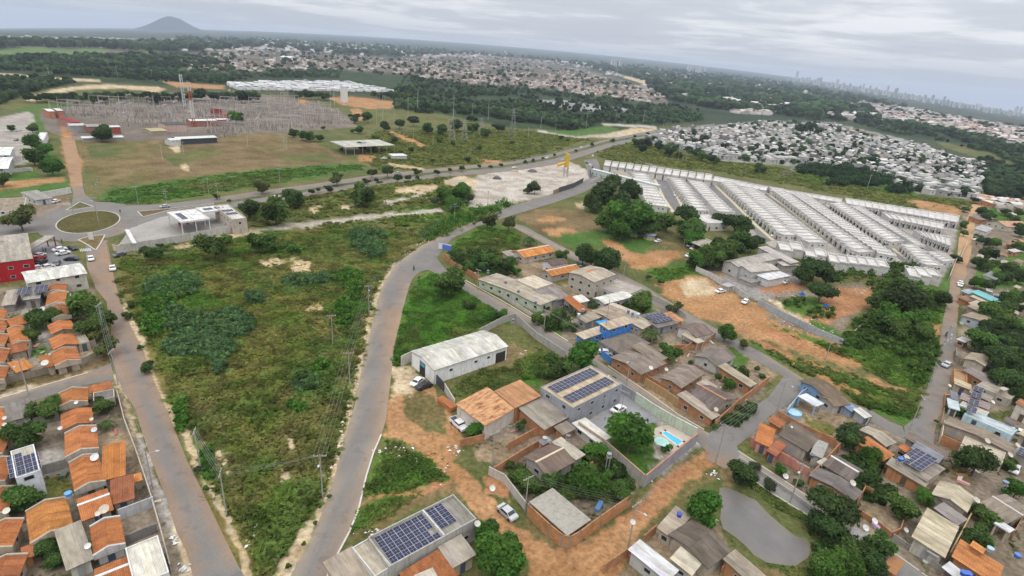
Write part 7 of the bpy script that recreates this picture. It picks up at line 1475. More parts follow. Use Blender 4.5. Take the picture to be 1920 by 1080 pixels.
scrub("shrubbery", [(395,620,110,60),(440,610,70,50),(350,650,90,40),(400,655,80,40),(330,600,60,40),(300,545,60,40),(345,535,60,40),(690,450,70,40),(700,470,50,30),(480,560,40,20),(560,530,60,20),(600,525,40,20),(410,690,24,20),(575,720,44,34)], .34, G1, 21, 4.2)
scrub("shrubbery", [(300,570,60,40),(335,545,50,30),(290,610,50,40),(340,780,20,60),(390,870,20,60),(645,590,30,60),(665,545,30,40),(540,470,60,14),(650,520,60,24),(555,765,30,24),(600,690,30,20)], .3, G2, 22, 3.2)
scrub("shrubbery", [(830,432,60,24),(870,415,60,20),(915,398,60,16),(945,385,40,10),(800,445,40,14),(760,672,40,16),(930,597,40,12)], .3, G2, 23, 3.4)
scrub("shrubbery", [(1650,620,110,60),(1700,640,80,60),(1740,660,40,60),(1600,640,50,30),(1720,700,40,40),(1690,540,80,30),(1740,570,40,40),(1540,590,50,20),(1490,570,40,16),(1600,520,90,16),(1690,520,70,16),(1650,540,60,20)], .4, [(.055,.11,.022), (.07,.13,.026), (.05,.095,.022)], 24, 1.7)
scrub("shrubbery", [(900,490,60,40),(935,510,50,20),(860,490,30,30),(1040,610,50,30),(1070,590,40,20),(1015,575,30,20),(1190,580,40,16),(1110,855,60,20),(1150,885,50,30),(1100,900,90,20),(1370,790,50,14),(1400,770,30,14),(1620,900,60,40),(1650,930,60,30),(1600,870,50,30),(1590,1030,120,50),(1660,870,40,20)], .28, [(.035,.07,.02), (.05,.09,.024)], 25, 3.0)
scrub("shrubbery", [(1560,325,110,18),(1630,340,90,20),(1690,358,60,12),(1520,322,50,14),(1600,345,110,12)], 1.0, [(.03,.06,.026), (.026,.055,.024)], 26, 5.0, .8)
scrub("shrubbery", [(1640,505,180,10),(1700,515,100,10),(1600,500,60,8)], .5, [(.05,.085,.026)], 27, 4.0)

# ---------------------------------------------------------------- woods far off: one mass
def woods(polys, dens_px, rad, seed, col=((.024,.046,.019), (.042,.070,.027))):
    r = np.random.default_rng(seed); PX = []; PY = []
    for p in polys:
        xs = [a for a, b in p]; ys = [b for a, b in p]; ar = (max(xs)-min(xs))*(max(ys)-min(ys)); k = int(ar*dens_px)
        a = r.uniform(min(xs), max(xs), k); b = r.uniform(min(ys), max(ys), k); s = inpoly(a, b, p); PX.append(a[s]); PY.append(b[s])
    PX = np.concatenate(PX); PY = np.concatenate(PY); P = unproj(PX, PY); k = len(P)
    th = np.linspace(0, 2*pi, 6, endpoint=False); base = []
    for ph in (-.5, .25, .9): base += [(cos(ph)*cos(a+ph), cos(ph)*sin(a+ph), sin(ph)) for a in th]
    base.append((0, 0, 1)); base = np.array(base); fc = []
    for i in range(2):
        for j in range(6): fc += [(i*6+j, i*6+(j+1) % 6, (i+1)*6+(j+1) % 6), (i*6+j, (i+1)*6+(j+1) % 6, (i+1)*6+j)]
    for j in range(6): fc.append((12+j, 12+(j+1) % 6, 18))
    fc = np.array(fc); R = rad*r.uniform(.45, 1.45, k)*np.clip(np.hypot(P[:, 0], P[:, 1])/1500, .7, 1.6)
    V = base[None]*R[:, None, None]*r.uniform(.75, 1.25, (k, len(base), 1))*np.array([1, 1, .8])+P[:, None]+np.array([0, 0, 1])*R[:, None, None]*.7
    big = fbm(P[:, 0]/90, P[:, 1]/90, seed, 3); keep = big > .36; P = P[keep]; R = R[keep]; big = big[keep]; k = len(P); V = V[keep]
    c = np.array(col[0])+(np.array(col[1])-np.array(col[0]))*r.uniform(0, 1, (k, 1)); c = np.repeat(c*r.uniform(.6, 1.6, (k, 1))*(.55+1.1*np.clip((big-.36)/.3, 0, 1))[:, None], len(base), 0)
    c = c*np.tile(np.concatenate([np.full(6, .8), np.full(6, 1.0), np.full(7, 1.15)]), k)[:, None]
    F = (fc[None]+np.arange(k)[:, None, None]*len(base)).reshape(-1, 3)
    o = bpy.data.objects.new("woods", np_mesh("woods", V.reshape(-1, 3), F, "scrub", c)); link(o); kind(o, 'stuff')
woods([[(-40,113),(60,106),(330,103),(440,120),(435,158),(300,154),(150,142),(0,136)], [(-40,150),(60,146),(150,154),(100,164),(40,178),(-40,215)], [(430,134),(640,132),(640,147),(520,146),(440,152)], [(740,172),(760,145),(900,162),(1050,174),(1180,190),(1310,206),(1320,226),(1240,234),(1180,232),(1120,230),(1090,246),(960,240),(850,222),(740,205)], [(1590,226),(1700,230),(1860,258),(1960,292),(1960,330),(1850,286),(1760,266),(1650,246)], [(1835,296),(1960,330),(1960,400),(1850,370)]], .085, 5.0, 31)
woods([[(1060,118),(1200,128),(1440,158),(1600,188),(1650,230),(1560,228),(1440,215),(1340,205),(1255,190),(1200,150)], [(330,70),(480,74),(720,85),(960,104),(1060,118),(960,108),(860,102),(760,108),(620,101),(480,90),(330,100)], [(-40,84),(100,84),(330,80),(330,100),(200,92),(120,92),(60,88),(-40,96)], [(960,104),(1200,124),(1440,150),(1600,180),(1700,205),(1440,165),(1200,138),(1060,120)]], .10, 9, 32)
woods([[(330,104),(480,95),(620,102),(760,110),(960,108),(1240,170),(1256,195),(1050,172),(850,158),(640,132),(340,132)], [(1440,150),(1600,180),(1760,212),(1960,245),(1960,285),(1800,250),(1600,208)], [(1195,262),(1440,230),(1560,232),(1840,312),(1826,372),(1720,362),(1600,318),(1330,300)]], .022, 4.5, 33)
# wire-fine far poles stand in the next part
# ---------------------------------------------------------------- white quarter beyond the meadow, towns, far city
def far_boxes(pts, size, hgt, tints, seed, roofs=None):
    """many far houses joined into one: box, eave band and roof in two colours"""
    r = np.random.default_rng(seed); k = len(pts); V = np.zeros((k, 10, 3)); w = size*r.uniform(.6, 1.35, k); d = size*r.uniform(.5, 1.1, k); h = hgt*r.uniform(.7, 1.5, k)
    a = r.choice([.35, .35+pi/2], k)+r.normal(0, .12, k); ca, sa = np.cos(a), np.sin(a)
    for i, (x, y) in enumerate(((-1, -1), (1, -1), (1, 1), (-1, 1))):
        X = x*w/2; Y = y*d/2; gx = X*ca-Y*sa; gy = X*sa+Y*ca
        for j in (0, 1): V[:, i+4*j, 0] = pts[:, 0]+gx; V[:, i+4*j, 1] = pts[:, 1]+gy; V[:, i+4*j, 2] = pts[:, 2]+(h if j else -.5)
    for q, x in ((8, -1), (9, 1)):
        X = x*w/2; V[:, q, 0] = pts[:, 0]+X*ca; V[:, q, 1] = pts[:, 1]+X*sa; V[:, q, 2] = pts[:, 2]+h*(1.28 if roofs else 1.02)
    F = np.array([(0,1,5,4),(1,2,6,5),(2,3,7,6),(3,0,4,7),(4,5,9,8),(6,7,8,9)]); T3 = np.array([(5,6,9,9),(7,4,8,8)])
    FF = (F[None]+np.arange(k)[:, None, None]*10).reshape(-1, 4)
    tw = np.array(tints)[r.integers(0, len(tints), k)]*r.uniform(.75, 1.15, (k, 1)); tr = (np.array(roofs)[r.integers(0, len(roofs), k)]*r.uniform(.8, 1.15, (k, 1))) if roofs else tw*1.08
    me = bpy.data.meshes.new("houses"); me.vertices.add(k*10); me.vertices.foreach_set("co", V.astype(np.float32).ravel()); n = len(FF)
    me.loops.add(n*4); me.loops.foreach_set("vertex_index", FF.astype(np.int32).ravel()); me.polygons.add(n); me.polygons.foreach_set("loop_start", np.arange(0, n*4, 4, dtype=np.int32)); me.polygons.foreach_set("loop_total", np.full(n, 4, np.int32))
    c = np.ones((k, 6, 4, 4), np.float32); c[:, :4, :, :3] = tw[:, None, None]; c[:, 4:, :, :3] = tr[:, None, None]
    at = me.attributes.new("tint", 'FLOAT_COLOR', 'CORNER'); at.data.foreach_set("color", c.ravel()); me.materials.append(MATS["far_wall"]); me.update(calc_edges=True); return me
def lanes(P, a, b, w=7.5, ang=.35):     # leave the streets free
    u = P[:, 0]*cos(ang)+P[:, 1]*sin(ang); v = P[:, 1]*cos(ang)-P[:, 0]*sin(ang); return ((u % (a*3)) > w) & ((v % b) > w)
def scatter(poly, n, seed, gap=None, street=None):
    r = np.random.default_rng(seed); xs = [a for a, b in poly]; ys = [b for a, b in poly]; a = r.uniform(min(xs), max(xs), n*4); b = r.uniform(min(ys), max(ys), n*4); s = inpoly(a, b, poly); a, b = a[s][:n], b[s][:n]; return np.stack([a, b], 1)
WQ = [(1200,262),(1245,246),(1330,240),(1440,230),(1500,240),(1560,232),(1600,246),(1700,268),(1846,314),(1826,374),(1720,362),(1600,316),(1500,312),(1440,306),(1330,298),(1270,276)]
# houses of the white quarter: the nearest and largest as things of their own, the rest joined
q = scatter(WQ, 1900, 41); q = q[~inpoly(q[:, 0], q[:, 1], [(1450,330),(1530,300),(1630,266),(1645,272),(1540,308),(1470,335)])]
P = unproj(q[:, 0], q[:, 1]); s_ = lanes(P, 30, 34); q = q[s_]; P = P[s_]; keep = []; taken = []
for i in np.argsort(-q[:, 1]):
    p = P[i]
    if all((p[0]-t[0])**2+(p[1]-t[1])**2 > 8.6**2 for t in taken): taken.append(p); keep.append(i)
P = P[keep]; D = np.hypot(P[:, 0], P[:, 1]); order = np.argsort(D); near = order[:90]; rest = order[90:]
def white_house(p, k):
    r = random.Random(k); a = .35+r.choice((0, pi/2))+r.gauss(0, .1); W, Dp, H = r.uniform(6, 9.5), r.uniform(5.5, 8), r.choice((3.4, 4, 5.8)); v = r.uniform(.28, .54)
    o = thing("house", ("white" if v > .46 else "light grey" if v > .38 else "grey")+(" tall" if H > 5 else " low")+" box house in the white quarter", "house", Vector(p), a, 'houses of the white quarter', auto=True)
    m = MB(); m.box(-W/2, W/2, -Dp/2, Dp/2, -.3, H); part("wall", m.mesh("wall", "plaster"), o, (v, v*.985, v*.95))
    m = MB(); x = r.uniform(-.2, .2)*W; m.box(-W/2-.3, x+.3, -Dp/2-.3, Dp/2+.3, H+.01, H+.35, bottom=True); part("roof", m.mesh("roof", "plaster"), o, (v*.9, v*.9, v*.88))
    m = MB(); m.box(x+.4, W/2-.2, -Dp/4, Dp/2-.3, H+.01, H+r.uniform(.8, 2.2)); part("tower_block_wall", m.mesh("tower_wall", "plaster"), o, (.62, .61, .58))
    part("window", WIN, o, None, (-W*.2, -Dp/2-.02, H*.55), 0, (2.2, 1, 1.4)); part("opening", OPENING, o, None, (W*.22, -Dp/2-.02, 0), 0, (2.6, 1, 2.4)); part("window", WIN, o, None, (-W/2-.02, 0, H*.55), -pi/2, (1.6, 1, 1.2)); return o
for k, i in enumerate(near): white_house(P[i], k)
kind(link(bpy.data.objects.new("distant_houses", far_boxes(P[rest], 7, 3.9, [(.40,.39,.37), (.30,.29,.28), (.14,.135,.13), (.48,.47,.44), (.34,.3,.26)], 42, [(.40,.39,.37), (.52,.51,.48), (.22,.21,.2), (.30,.28,.26), (.46,.42,.37)]))), 'stuff')
TOWN = [[(330,104),(480,95),(620,102),(760,110),(760,138),(640,131),(560,136),(480,134),(340,132)], [(760,110),(860,104),(960,110),(1100,132),(1240,172),(1254,194),(1150,185),(1050,172),(960,162),(850,157),(760,139)]]
pts = np.concatenate([scatter(TOWN[0], 1300, 43), scatter(TOWN[1], 3000, 44)]); pts = pts[fbm(pts[:, 0]/28, pts[:, 1]/7, 3, 3) > .44]; pts = pts[lanes(unproj(pts[:, 0], pts[:, 1]), 42, 38, 8, .5)]
kind(link(bpy.data.objects.new("distant_houses", far_boxes(unproj(pts[:, 0], pts[:, 1]), 10.5, 3.4, [(.40,.36,.32), (.52,.49,.45), (.30,.26,.23), (.28,.2,.16)], 45, [(.30,.15,.10), (.34,.29,.25), (.48,.45,.41), (.22,.19,.17), (.33,.18,.12)]))), 'stuff')
pts = np.concatenate([scatter([(1440,152),(1600,182),(1760,214),(1940,245),(1940,282),(1800,248),(1700,232),(1600,206),(1500,184)], 3200, 46), scatter([(1355,198),(1445,206),(1445,216),(1380,213)], 120, 47), scatter([(-30,66),(330,74),(330,98),(200,92),(-30,84)], 160, 48), scatter([(340,76),(700,92),(960,108),(1200,128),(1440,152),(1440,162),(1200,140),(960,112),(700,100),(340,96)], 1600, 49)])
kind(link(bpy.data.objects.new("distant_houses", far_boxes(unproj(pts[:, 0], pts[:, 1]), 17, 5, [(.36,.33,.31), (.27,.25,.235), (.48,.46,.44)], 50, [(.34,.30,.27), (.24,.2,.18), (.52,.5,.48), (.32,.2,.14)]))), 'stuff')
pts = scatter([(1768,225),(1797,229),(1857,241),(1940,257),(1940,270),(1864,257),(1815,241),(1782,231)], 1500, 51)
kind(link(bpy.data.objects.new("distant_houses", far_boxes(unproj(pts[:, 0], pts[:, 1]), 14, 3.6, [(.5,.42,.36)], 52, [(.46,.22,.13), (.42,.2,.12)]))), 'stuff')
pts = scatter([(1838,372),(1930,385),(1930,395),(1880,392),(1845,385)], 60, 53)
kind(link(bpy.data.objects.new("distant_houses", far_boxes(unproj(pts[:, 0], pts[:, 1]), 9, 3, [(.45,.4,.36)], 54, [(.42,.4,.37), (.4,.24,.15), (.55,.53,.5)]))), 'stuff')
pts = np.concatenate([scatter([(1060,119),(1200,130),(1440,160),(1600,188),(1650,226),(1560,224),(1440,208),(1300,190),(1180,160)], 1500, 57), scatter([(480,74),(720,86),(960,106),(960,112),(760,108),(600,100),(480,92)], 700, 58)]); pts = pts[fbm(pts[:, 0]/40, pts[:, 1]/6, 13, 3) > .5]
kind(link(bpy.data.objects.new("distant_houses", far_boxes(unproj(pts[:, 0], pts[:, 1]), 20, 9, [(.42,.4,.38), (.5,.48,.46), (.33,.3,.28)], 60, [(.5,.48,.46), (.36,.3,.26), (.58,.57,.55)]))), 'stuff')
# long pale roofs of the housing site left of the centre, in close rows
r_ = random.Random(9); ROWS = []
for k in range(20):
    t = k/19; x0, y0 = 438+t*212, 160.5-math.sin(t*pi)*3-t*4; x1, y1 = 452+t*285, 168+t*5
    A0 = unproj([x0, x1], [y0, y1]); n = 16
    for j in range(n): ROWS.append(A0[0]+(A0[1]-A0[0])*(j+.5)/n)
ROWS = np.array(ROWS)
kind(link(bpy.data.objects.new("distant_houses", far_boxes(ROWS, 15, 3.4, [(.44,.44,.43)], 55, [(.50,.50,.49), (.44,.44,.43)]))), 'stuff')
o = B("tall white slab sign wall before the pale housing rows", [(641,161),(648,161),(648,162),(641,162)], 22, 'n', WHITE, WHITE, name='white_tower', cat='tower', rmat='plaster', wins=False)
# big far sheds
for x, y, w, lb in ((1078,119,72,"long white factory roof beyond the red-roofed town"), (632,95,50,"white hall in the far woods left of centre"), (678,94,24,"small white hall beside the far white hall"), (541,112,22,"white hall in the far town"), (1376,149,30,"white warehouse before the far skyline")):
    P = G(x, y); s_ = mpp(P); W = w*s_/2; o = thing("far_hall", lb, "hall", P, -.12); m = MB(); m.box(-W, W, -20, 20, -2, 8, top=False); part("wall", m.mesh("wall", "matt"), o, (.5,.5,.5)); m = MB()
    for k in (-1, 1): m.face([(-W*k, -22*k, 8), (W*k, -22*k, 8), (W*k, 0, 13), (-W*k, 0, 13)])
    for k in (-1, 1): m.face([(k*W, -20*k, 8), (k*W, 20*k, 8), (k*W, 0, 13)])
    part("roof", m.mesh("roof", "matt"), o, (.6,.6,.59))
# far towers
def tower(x, base, top, w, col, lb, auto=True):
    P = G(x, base); m_ = mpp(P); H = (base-top)*m_; W = w*m_; o = thing("tower_block", lb, "tower", P, random.uniform(0, .6), 'far city towers', auto=auto)
    m = MB(); m.box(-W/2, W/2, -W*.4, W*.4, -2, H); part("wall", m.mesh("wall", "matt"), o, col); m = MB(); m.box(-W*.2, W*.2, -W*.2, W*.2, H, H+W*.25); part("roof_house", m.mesh("roof_house", "matt"), o, col)
    m = MB()
    n = max(3, int(H/6))
    for k in range(n): z = H*(k+.35)/n; m.box(-W*.42, W*.42, -W*.4-.3, -W*.4, z, z+H/n*.4)
    part("window_bands", m.mesh("window_bands", "glass_dark"), o)['kind'] = 'stuff'
for x, b_, t_, w in ((1147,127,113,5),(1153,128,113,4.5),(1162,129,114,5),(1290,134,124,5),(1296,135,126,4),(1306,136,127,4),(1312,137,127,5),(1322,138,128,5),(948,103,97,5)): tower(x, b_, t_, w, (.55,.55,.56), "pale tower block over the far woods")
rs = random.Random(4)
for k in range(58):
    x = 1478+k*7.6+rs.uniform(-3, 3); hb = 150+(x-1478)*.158; b_ = hb+rs.uniform(-1, 3); big = rs.random() < .3
    tower(x, b_, b_-(rs.uniform(10, 17) if big else rs.uniform(5, 10)), rs.uniform(2.6, 4.6), tuple([rs.uniform(.38, .6)]*3), ("tall" if big else "low")+" hazy tower on the city skyline")

# ---------------------------------------------------------------- substation
def lattice_mesh(h, w, base):
    m = MB(); n = 5; prev = None
    for k in range(n+1):
        t = k/n; s = base+(w-base)*t; c = [Vector((x*s, y*s, h*t)) for x, y in ((-1, -1), (1, -1), (1, 1), (-1, 1))]
        if prev:
            for i in range(4): m.tube(prev[i], c[i], .14, .14, 3, cap=False); m.tube(prev[i], c[(i+1) % 4], .09, .09, 3, cap=False)
        prev = c
    return m
def gantry():
    legs = []
    for s in (-1, 1):
        m = MB()
        for y in (-1, 1): m.tube((s*9+y*.0, y*2.2, -.3), (s*9, y*.3, 13), .2, .16, 4); 
        for k in range(4): z = 2.5+k*2.8; q = 2.2-(2.2-.3)*z/13; m.tube((s*9, -q, z), (s*9, q, z+1.5), .1, .1, 3, cap=False)
        m.tube((s*9, 0, 13), (s*9, 0, 17), .12, .05, 4); legs.append(m.mesh("leg", "steel"))
    m = MB()
    for y, z in ((-.5, 12.4), (.5, 12.4), (0, 13.3)): m.tube((-9, y, z), (9, y, z), .13, .13, 4)
    for k in range(9): x = -9+2*k; m.tube((x, -.5, 12.4), (x+1, 0, 13.3), .08, .08, 3, cap=False); m.tube((x+1, 0, 13.3), (x+2, .5, 12.4), .08, .08, 3, cap=False)
    beam = m.mesh("beam", "steel"); m = MB()
    for x in (-5, 0, 5): m.tube((x, 0, 12.3), (x, 0, 9.6), .17, .17, 5)
    return legs, beam, m.mesh("insulator_string", "paint")
GAN = gantry(); SUBP = [(90,214),(160,198),(300,189),(430,180),(560,188),(640,213),(650,236),(560,242),(470,250),(400,262),(380,236),(300,238),(240,240),(230,228),(140,224)]
q = scatter(SUBP, 125, 61); q = q[np.argsort(q[:, 1])]; Pq = unproj(q[:, 0], q[:, 1])
BR = (.40, .37, .34); GS = (1, 1, .72)
for k, p in enumerate(Pq):
    o = thing("gantry", "grey steel portal gantry in the substation yard", "gantry", Vector(p), .35+(pi/2 if k % 5 == 0 else 0)+random.gauss(0, .04), 'substation gantries', auto=True); v = random.uniform(.75, 1.25); c = tuple(x*v for x in BR)
    for l in GAN[0]: part("leg", l, o, c, scale=GS)
    part("beam", GAN[1], o, c, scale=GS); part("insulator_string", GAN[2], o, (.3, .2, .16), scale=GS)['kind'] = 'stuff'
def gear():
    r = np.random.default_rng(71); qq = scatter(SUBP, 900, 72); P = unproj(qq[:, 0], qq[:, 1]); m = MB()
    for p in P:
        x, y, z = p; h = r.uniform(1.5, 4.5); t = r.uniform(.6, 1.3); c = (.24*t, .21*t, .185*t)
        m.box(x-.2, x+.2, y-.2, y+.2, z, z+h*.6, c); m.box(x-.45, x+.45, y-.3, y+.3, z+h*.6, z+h*.72, c); m.tube((x, y, z+h*.72), (x, y, z+h), .16, .1, 4, c=tuple(v*1.25 for v in c))
    kind(link(bpy.data.objects.new("switchgear", m.mesh("switchgear", "far_wall"))), 'stuff')
gear()
for lb, q_, h, c, w, nm in (("red roofed substation building at the dirt road's end", [(120,221),(133,220),(136,229),(122,230)], 5, (.30,.045,.05), (.34,.2,.17), 'substation_building'), ("white roofed control building beside the red one", [(126,232),(155,231),(158,235),(128,236)], 5, (.55,.55,.54), (.34,.33,.32), 'control_building'), ("grey and red control hall behind the flat dark tree", [(158,233),(190,232),(193,237),(160,238)], 5, (.30,.29,.28), (.30,.14,.11), 'control_building'), ("white roofed red walled block right of the flat dark tree", [(200,236),(221,235),(223,238),(203,239)], 5, (.55,.55,.54), (.33,.08,.06), 'control_building'), ("dark roofed relay house with red doors", [(303,230),(338,228),(341,232),(306,235)], 6, (.10,.09,.09), (.55,.4,.35), 'relay_house'), ("long white roofed brick hall at the mast's foot", [(356,225),(396,222),(398,225),(358,228)], 5, WHITE, (.33,.15,.11), 'brick_hall'), ("white roofed brick wing beside the bright round tree", [(403,222),(423,221),(425,224),(405,225)], 5, WHITE, (.34,.17,.13), 'brick_hall'), ("red fire walls behind the bright round tree", [(417,214),(427,213),(428,215),(418,216)], 8, (.38,.06,.06), (.38,.06,.06), 'fire_wall'), ("red transformer bay above the red fire walls", [(398,203),(408,202),(409,204),(399,205)], 8, (.30,.10,.09), (.30,.09,.08), 'transformer_bay'), ("long white roofed office with dark window band in the substation", [(328,258),(395,253),(402,257),(332,262)], 4, (.6,.59,.57), (.06,.065,.08), 'office'), ("white block at the office's left end", [(314,260),(330,258),(333,262),(316,264)], 4, (.62,.61,.6), (.55,.55,.55), 'office'), ("pair of white gabled stores at the top of the substation, left one", [(84,204),(95,204),(96,208),(84,209)], 6, WHITE, (.42,.2,.13), 'store'), ("pair of white gabled stores at the top of the substation, right one", [(100,203),(110,203),(112,207),(101,208)], 6, WHITE, (.42,.2,.13), 'store'), ("yellow and white plant crane shed in the substation", [(272,241),(300,239),(306,245),(280,247)], 3, (.42,.36,.22), (.4,.35,.25), 'shed'), ("white low shed roof below the flat dark tree", [(152,257),(228,254),(230,257),(153,260)], 3, WHITE, (.35,.33,.3), 'shed')):
    B(lb, q_, h, 'g' if h < 9 else 'n', c, w, rmat='plaster', name=nm, cat='building', wins=False, rise=.8)
o = B("open grey shed with pale sloping roof beyond the avenue", [(632,268),(709,262),(727,270),(648,279)], 6, 's', (.44,.43,.38), (.32,.31,.29), name='open_shed', cat='shed', open_=True, rise=.8, posts=7)
B("white container hut on the grass beyond the avenue", [(734,289),(757,287),(758,291),(735,293)], 3.4, 'n', (.6,.6,.6), (.6,.6,.6), name='container', cat='container', rmat='plaster', wins=False)
# masts and pylons
def mast(px, py, top, lb, cols, w=.9):
    P = G(px, py); H = (py-top)*mpp(P)*1.02; o = thing("mast", lb, "mast", P, .3)
    n = len(cols)
    for k, c in enumerate(cols):
        m = MB()
        for a in range(3):
            x, y = w*cos(a*2.094), w*sin(a*2.094); m.tube((x, y, H*k/n), (x, y, H*(k+1)/n), .25, .25, 4); x2, y2 = w*cos((a+1)*2.094), w*sin((a+1)*2.094)
            for j in range(3): m.tube((x, y, H*(k+j/3)/n), (x2, y2, H*(k+(j+1)/3)/n), .14, .14, 3, cap=False)
        part("mast_section", m.mesh("mast_section", "matt"), o, c)
mast(364, 238, 160, "tall red and white lattice mast in the substation", [(.42,.12,.06), (.6,.58,.56), (.6,.58,.56), (.42,.12,.06), (.55,.5,.45)], 1.3); mast(346, 200, 144, "white and grey lattice mast behind the substation", [(.55,.55,.55), (.5,.5,.5), (.6,.6,.6)], 1.5)
for k, (x, y, t) in enumerate(((847,262,225),(902,255,222),(870,264,226),(960,262,206))):
    P = G(x, y); H = (y-t)*mpp(P); o = thing("pylon", "grey lattice transmission pylon in the scrub", "pylon", P, .4, 'lattice pylons', auto=True); part("lattice_body", lattice_mesh(H, .5, 3.2).mesh("lattice_body", "steel"), o, (.36,.35,.33)); m = MB()
    for z in (.78, .88, .97): m.tube((-4.5, 0, H*z), (4.5, 0, H*z), .16, .1, 4)
    part("crossarms", m.mesh("crossarms", "steel"), o, (.36,.35,.33))['kind'] = 'stuff'
for x, y, t in ((783,210,172),(765,221,186),(706,233,205),(718,235,182),(711,200,168),(739,241,210),(850,220,179),(915,225,187),(620,200,160),(627,200,160),(504,172,150),(812,272,255),(634,222,208),(675,223,207),(1014,240,210),(1098,244,213),(1205,235,208),(1154,230,210),(1040,260,233),(1243,238,225),(757,254,238),(775,258,240),(93,145,128),(221,147,128),(286,150,131),(817,187,167),(885,216,195),(1271,302,283),(1286,300,285),(1626,353,328),(1503,359,346),(1507,226,211),(1540,228,212),(1570,228,213),(345,290,266),(465,276,252),(535,280,258),(538,280,257),(532,279,256),(305,300,272),(990,262,240),(1085,252,238),(1123,262,250)):
    P = G(x, y); H = (y-t)*mpp(P); pole(x, y, H, .4, arm=H < 26, col=(.46,.44,.41), label=None, name='transmission_pole')
# batching plant with yellow silo
def plant():
    P = G(1060, 331); s = mpp(P); H = 42*s; o = thing("concrete_plant", "yellow concrete batching silo with slanted conveyor in the pale yard", "concrete plant", P, .2); Y = (.55, .36, .02)
    m = MB(); m.box(-1.3, 1.3, -1.3, 1.3, H*.42, H); m.box(-1.6, -.6, -.5, .5, H, H*1.06); part("silo", m.mesh("silo", "paint"), o, Y); m = MB()
    for i in range(4):
        a = Vector((1.3*(-1)**i, 1.3*(-1 if i < 2 else 1), -.2)); m.tube(a, a+Vector((0, 0, H*.45)), .2, .2, 5)
    for z in (.1, .25): m.tube((-1.3, -1.3, H*z), (1.3, -1.3, H*(z+.15)), .12, .12, 4); m.tube((1.3, -1.3, H*z), (1.3, 1.3, H*(z+.15)), .12, .12, 4)
    part("frame", m.mesh("frame", "steel"), o, (.3,.28,.25))['kind'] = 'stuff'
    m = MB(); m.tube((-1, 0, H*.62), (-6.2, -.5, H*.5), .9, 1.2, 8); m.tube((-6.2, -.5, H*.5), (-7.4, -.6, H*.47), 1.2, .5, 8); part("mixer_drum", m.mesh("mixer_drum", "paint"), o, (.6,.34,.02))
    for x, y, w, h, c, lb in ((932,335,17,6,(.09,.09,.095),"dark gravel heap at the left of the batching yard"),(998,322,16,6,(.10,.10,.105),"dark gravel heap left of the yellow silo"),(855,343,30,10,(.38,.32,.25),"pale rubble mound beside the batching yard"),(965,322,14,5,(.36,.27,.18),"sand heap in the batching yard"),(1030,340,12,5,(.4,.33,.26),"sandy heap below the yellow silo"),(1072,322,16,5,(.48,.44,.4),"pale heap behind the yellow silo")):
        P = G(x, y); R = w*mpp(P)*.62; Hh = h*mpp(P)*.8; m = MB(); n = 14; rr = random.Random(int(x)); rad = [[R*f*rr.uniform(.8, 1.2) for k in range(n)] for f in (1, .7, .35)]; zz = (-.1, Hh*.5, Hh*.9)
        L = [[(rad[i][k]*cos(2*pi*k/n), rad[i][k]*.8*sin(2*pi*k/n), zz[i]) for k in range(n)] for i in range(3)]
        for i in range(2):
            for k in range(n): m.face([L[i][k], L[i][(k+1) % n], L[i+1][(k+1) % n], L[i+1][k]])
        for k in range(n): m.face([L[2][k], L[2][(k+1) % n], (0, 0, Hh)])
        q = part("heap", m.mesh("heap", "matt", True), None, c, P); tag(q, lb, "heap")
    wallrun("dark screen fence of the batching yard on the road", [(1047,361),(1075,352),(1093,342)], 3.2, (.09,.10,.11)); wallrun("rusty end of the batching yard's screen fence", [(1037,365),(1047,361)], 2.8, (.32,.22,.14)); wallrun("dark fence at the batching yard's top side", [(1112,315),(1106,325),(1108,334)], 2.5, (.12,.12,.11))
plant()
# ---------------------------------------------------------------- street poles and lines
for x, y, h, rz, lamp, key in ((605,932,9.5,.2,1,'a'),(656,725,9.5,.25,0,'b'),(692,588,9.5,.4,1,'c'),(624,646,9,.3,0,None),(852,415,9,.8,1,'d'),(914,388,9,.9,1,None),(425,968,9.5,1.9,0,'e'),(377,885,9.5,1.9,0,'f'),(287,916,9,1.8,1,'g'),(222,722,9,1.75,0,'h'),(197,628,9,1.7,0,'i'),(54,740,9,.3,1,None),(209,500,9,1.7,0,None),(185,418,11,.2,1,None),(139,405,9,.3,1,None),(260,385,9,.2,0,None),(190,376,9,.2,1,None),(163,356,8,1.5,0,None),(315,394,9,.2,1,None),(410,377,9,.3,1,None),(525,345,9,.3,0,None),(642,330,9,.3,0,None),(392,366,9,.3,0,None),(882,300,9,.3,1,None),(832,311,8,.3,0,None),(1018,632,9,-.6,1,'k'),(1173,729,9.5,-.6,1,'l'),(1341,870,10,-.7,0,'m'),(1177,1028,10,.7,1,'n'),(984,960,8,.7,0,'o'),(923,872,8,.7,0,None),(1456,773,9.5,.5,1,'p'),(1481,943,9.5,-.7,1,None),(1545,682,9,-.5,0,None),(1765,657,9,1.3,0,'q'),(1736,737,9,1.3,0,'r'),(1705,806,9.5,1.3,0,'s'),(1168,524,8,-.5,0,None),(1241,491,7,.2,0,None),(1131,641,14,0,0,None),(895,545,8,-.6,1,None),(1385,650,8,-.5,0,None),(1160,795,9,-.6,0,None),(1070,300,9,.4,1,None),(1115,312,9,.4,1,None),(1240,365,6,.4,1,None),(1330,372,6,.4,1,None),(1395,398,6,.4,1,None)):
    pole(x, y, h, rz, bool(lamp), key, arm=not (h < 7 or h > 12))
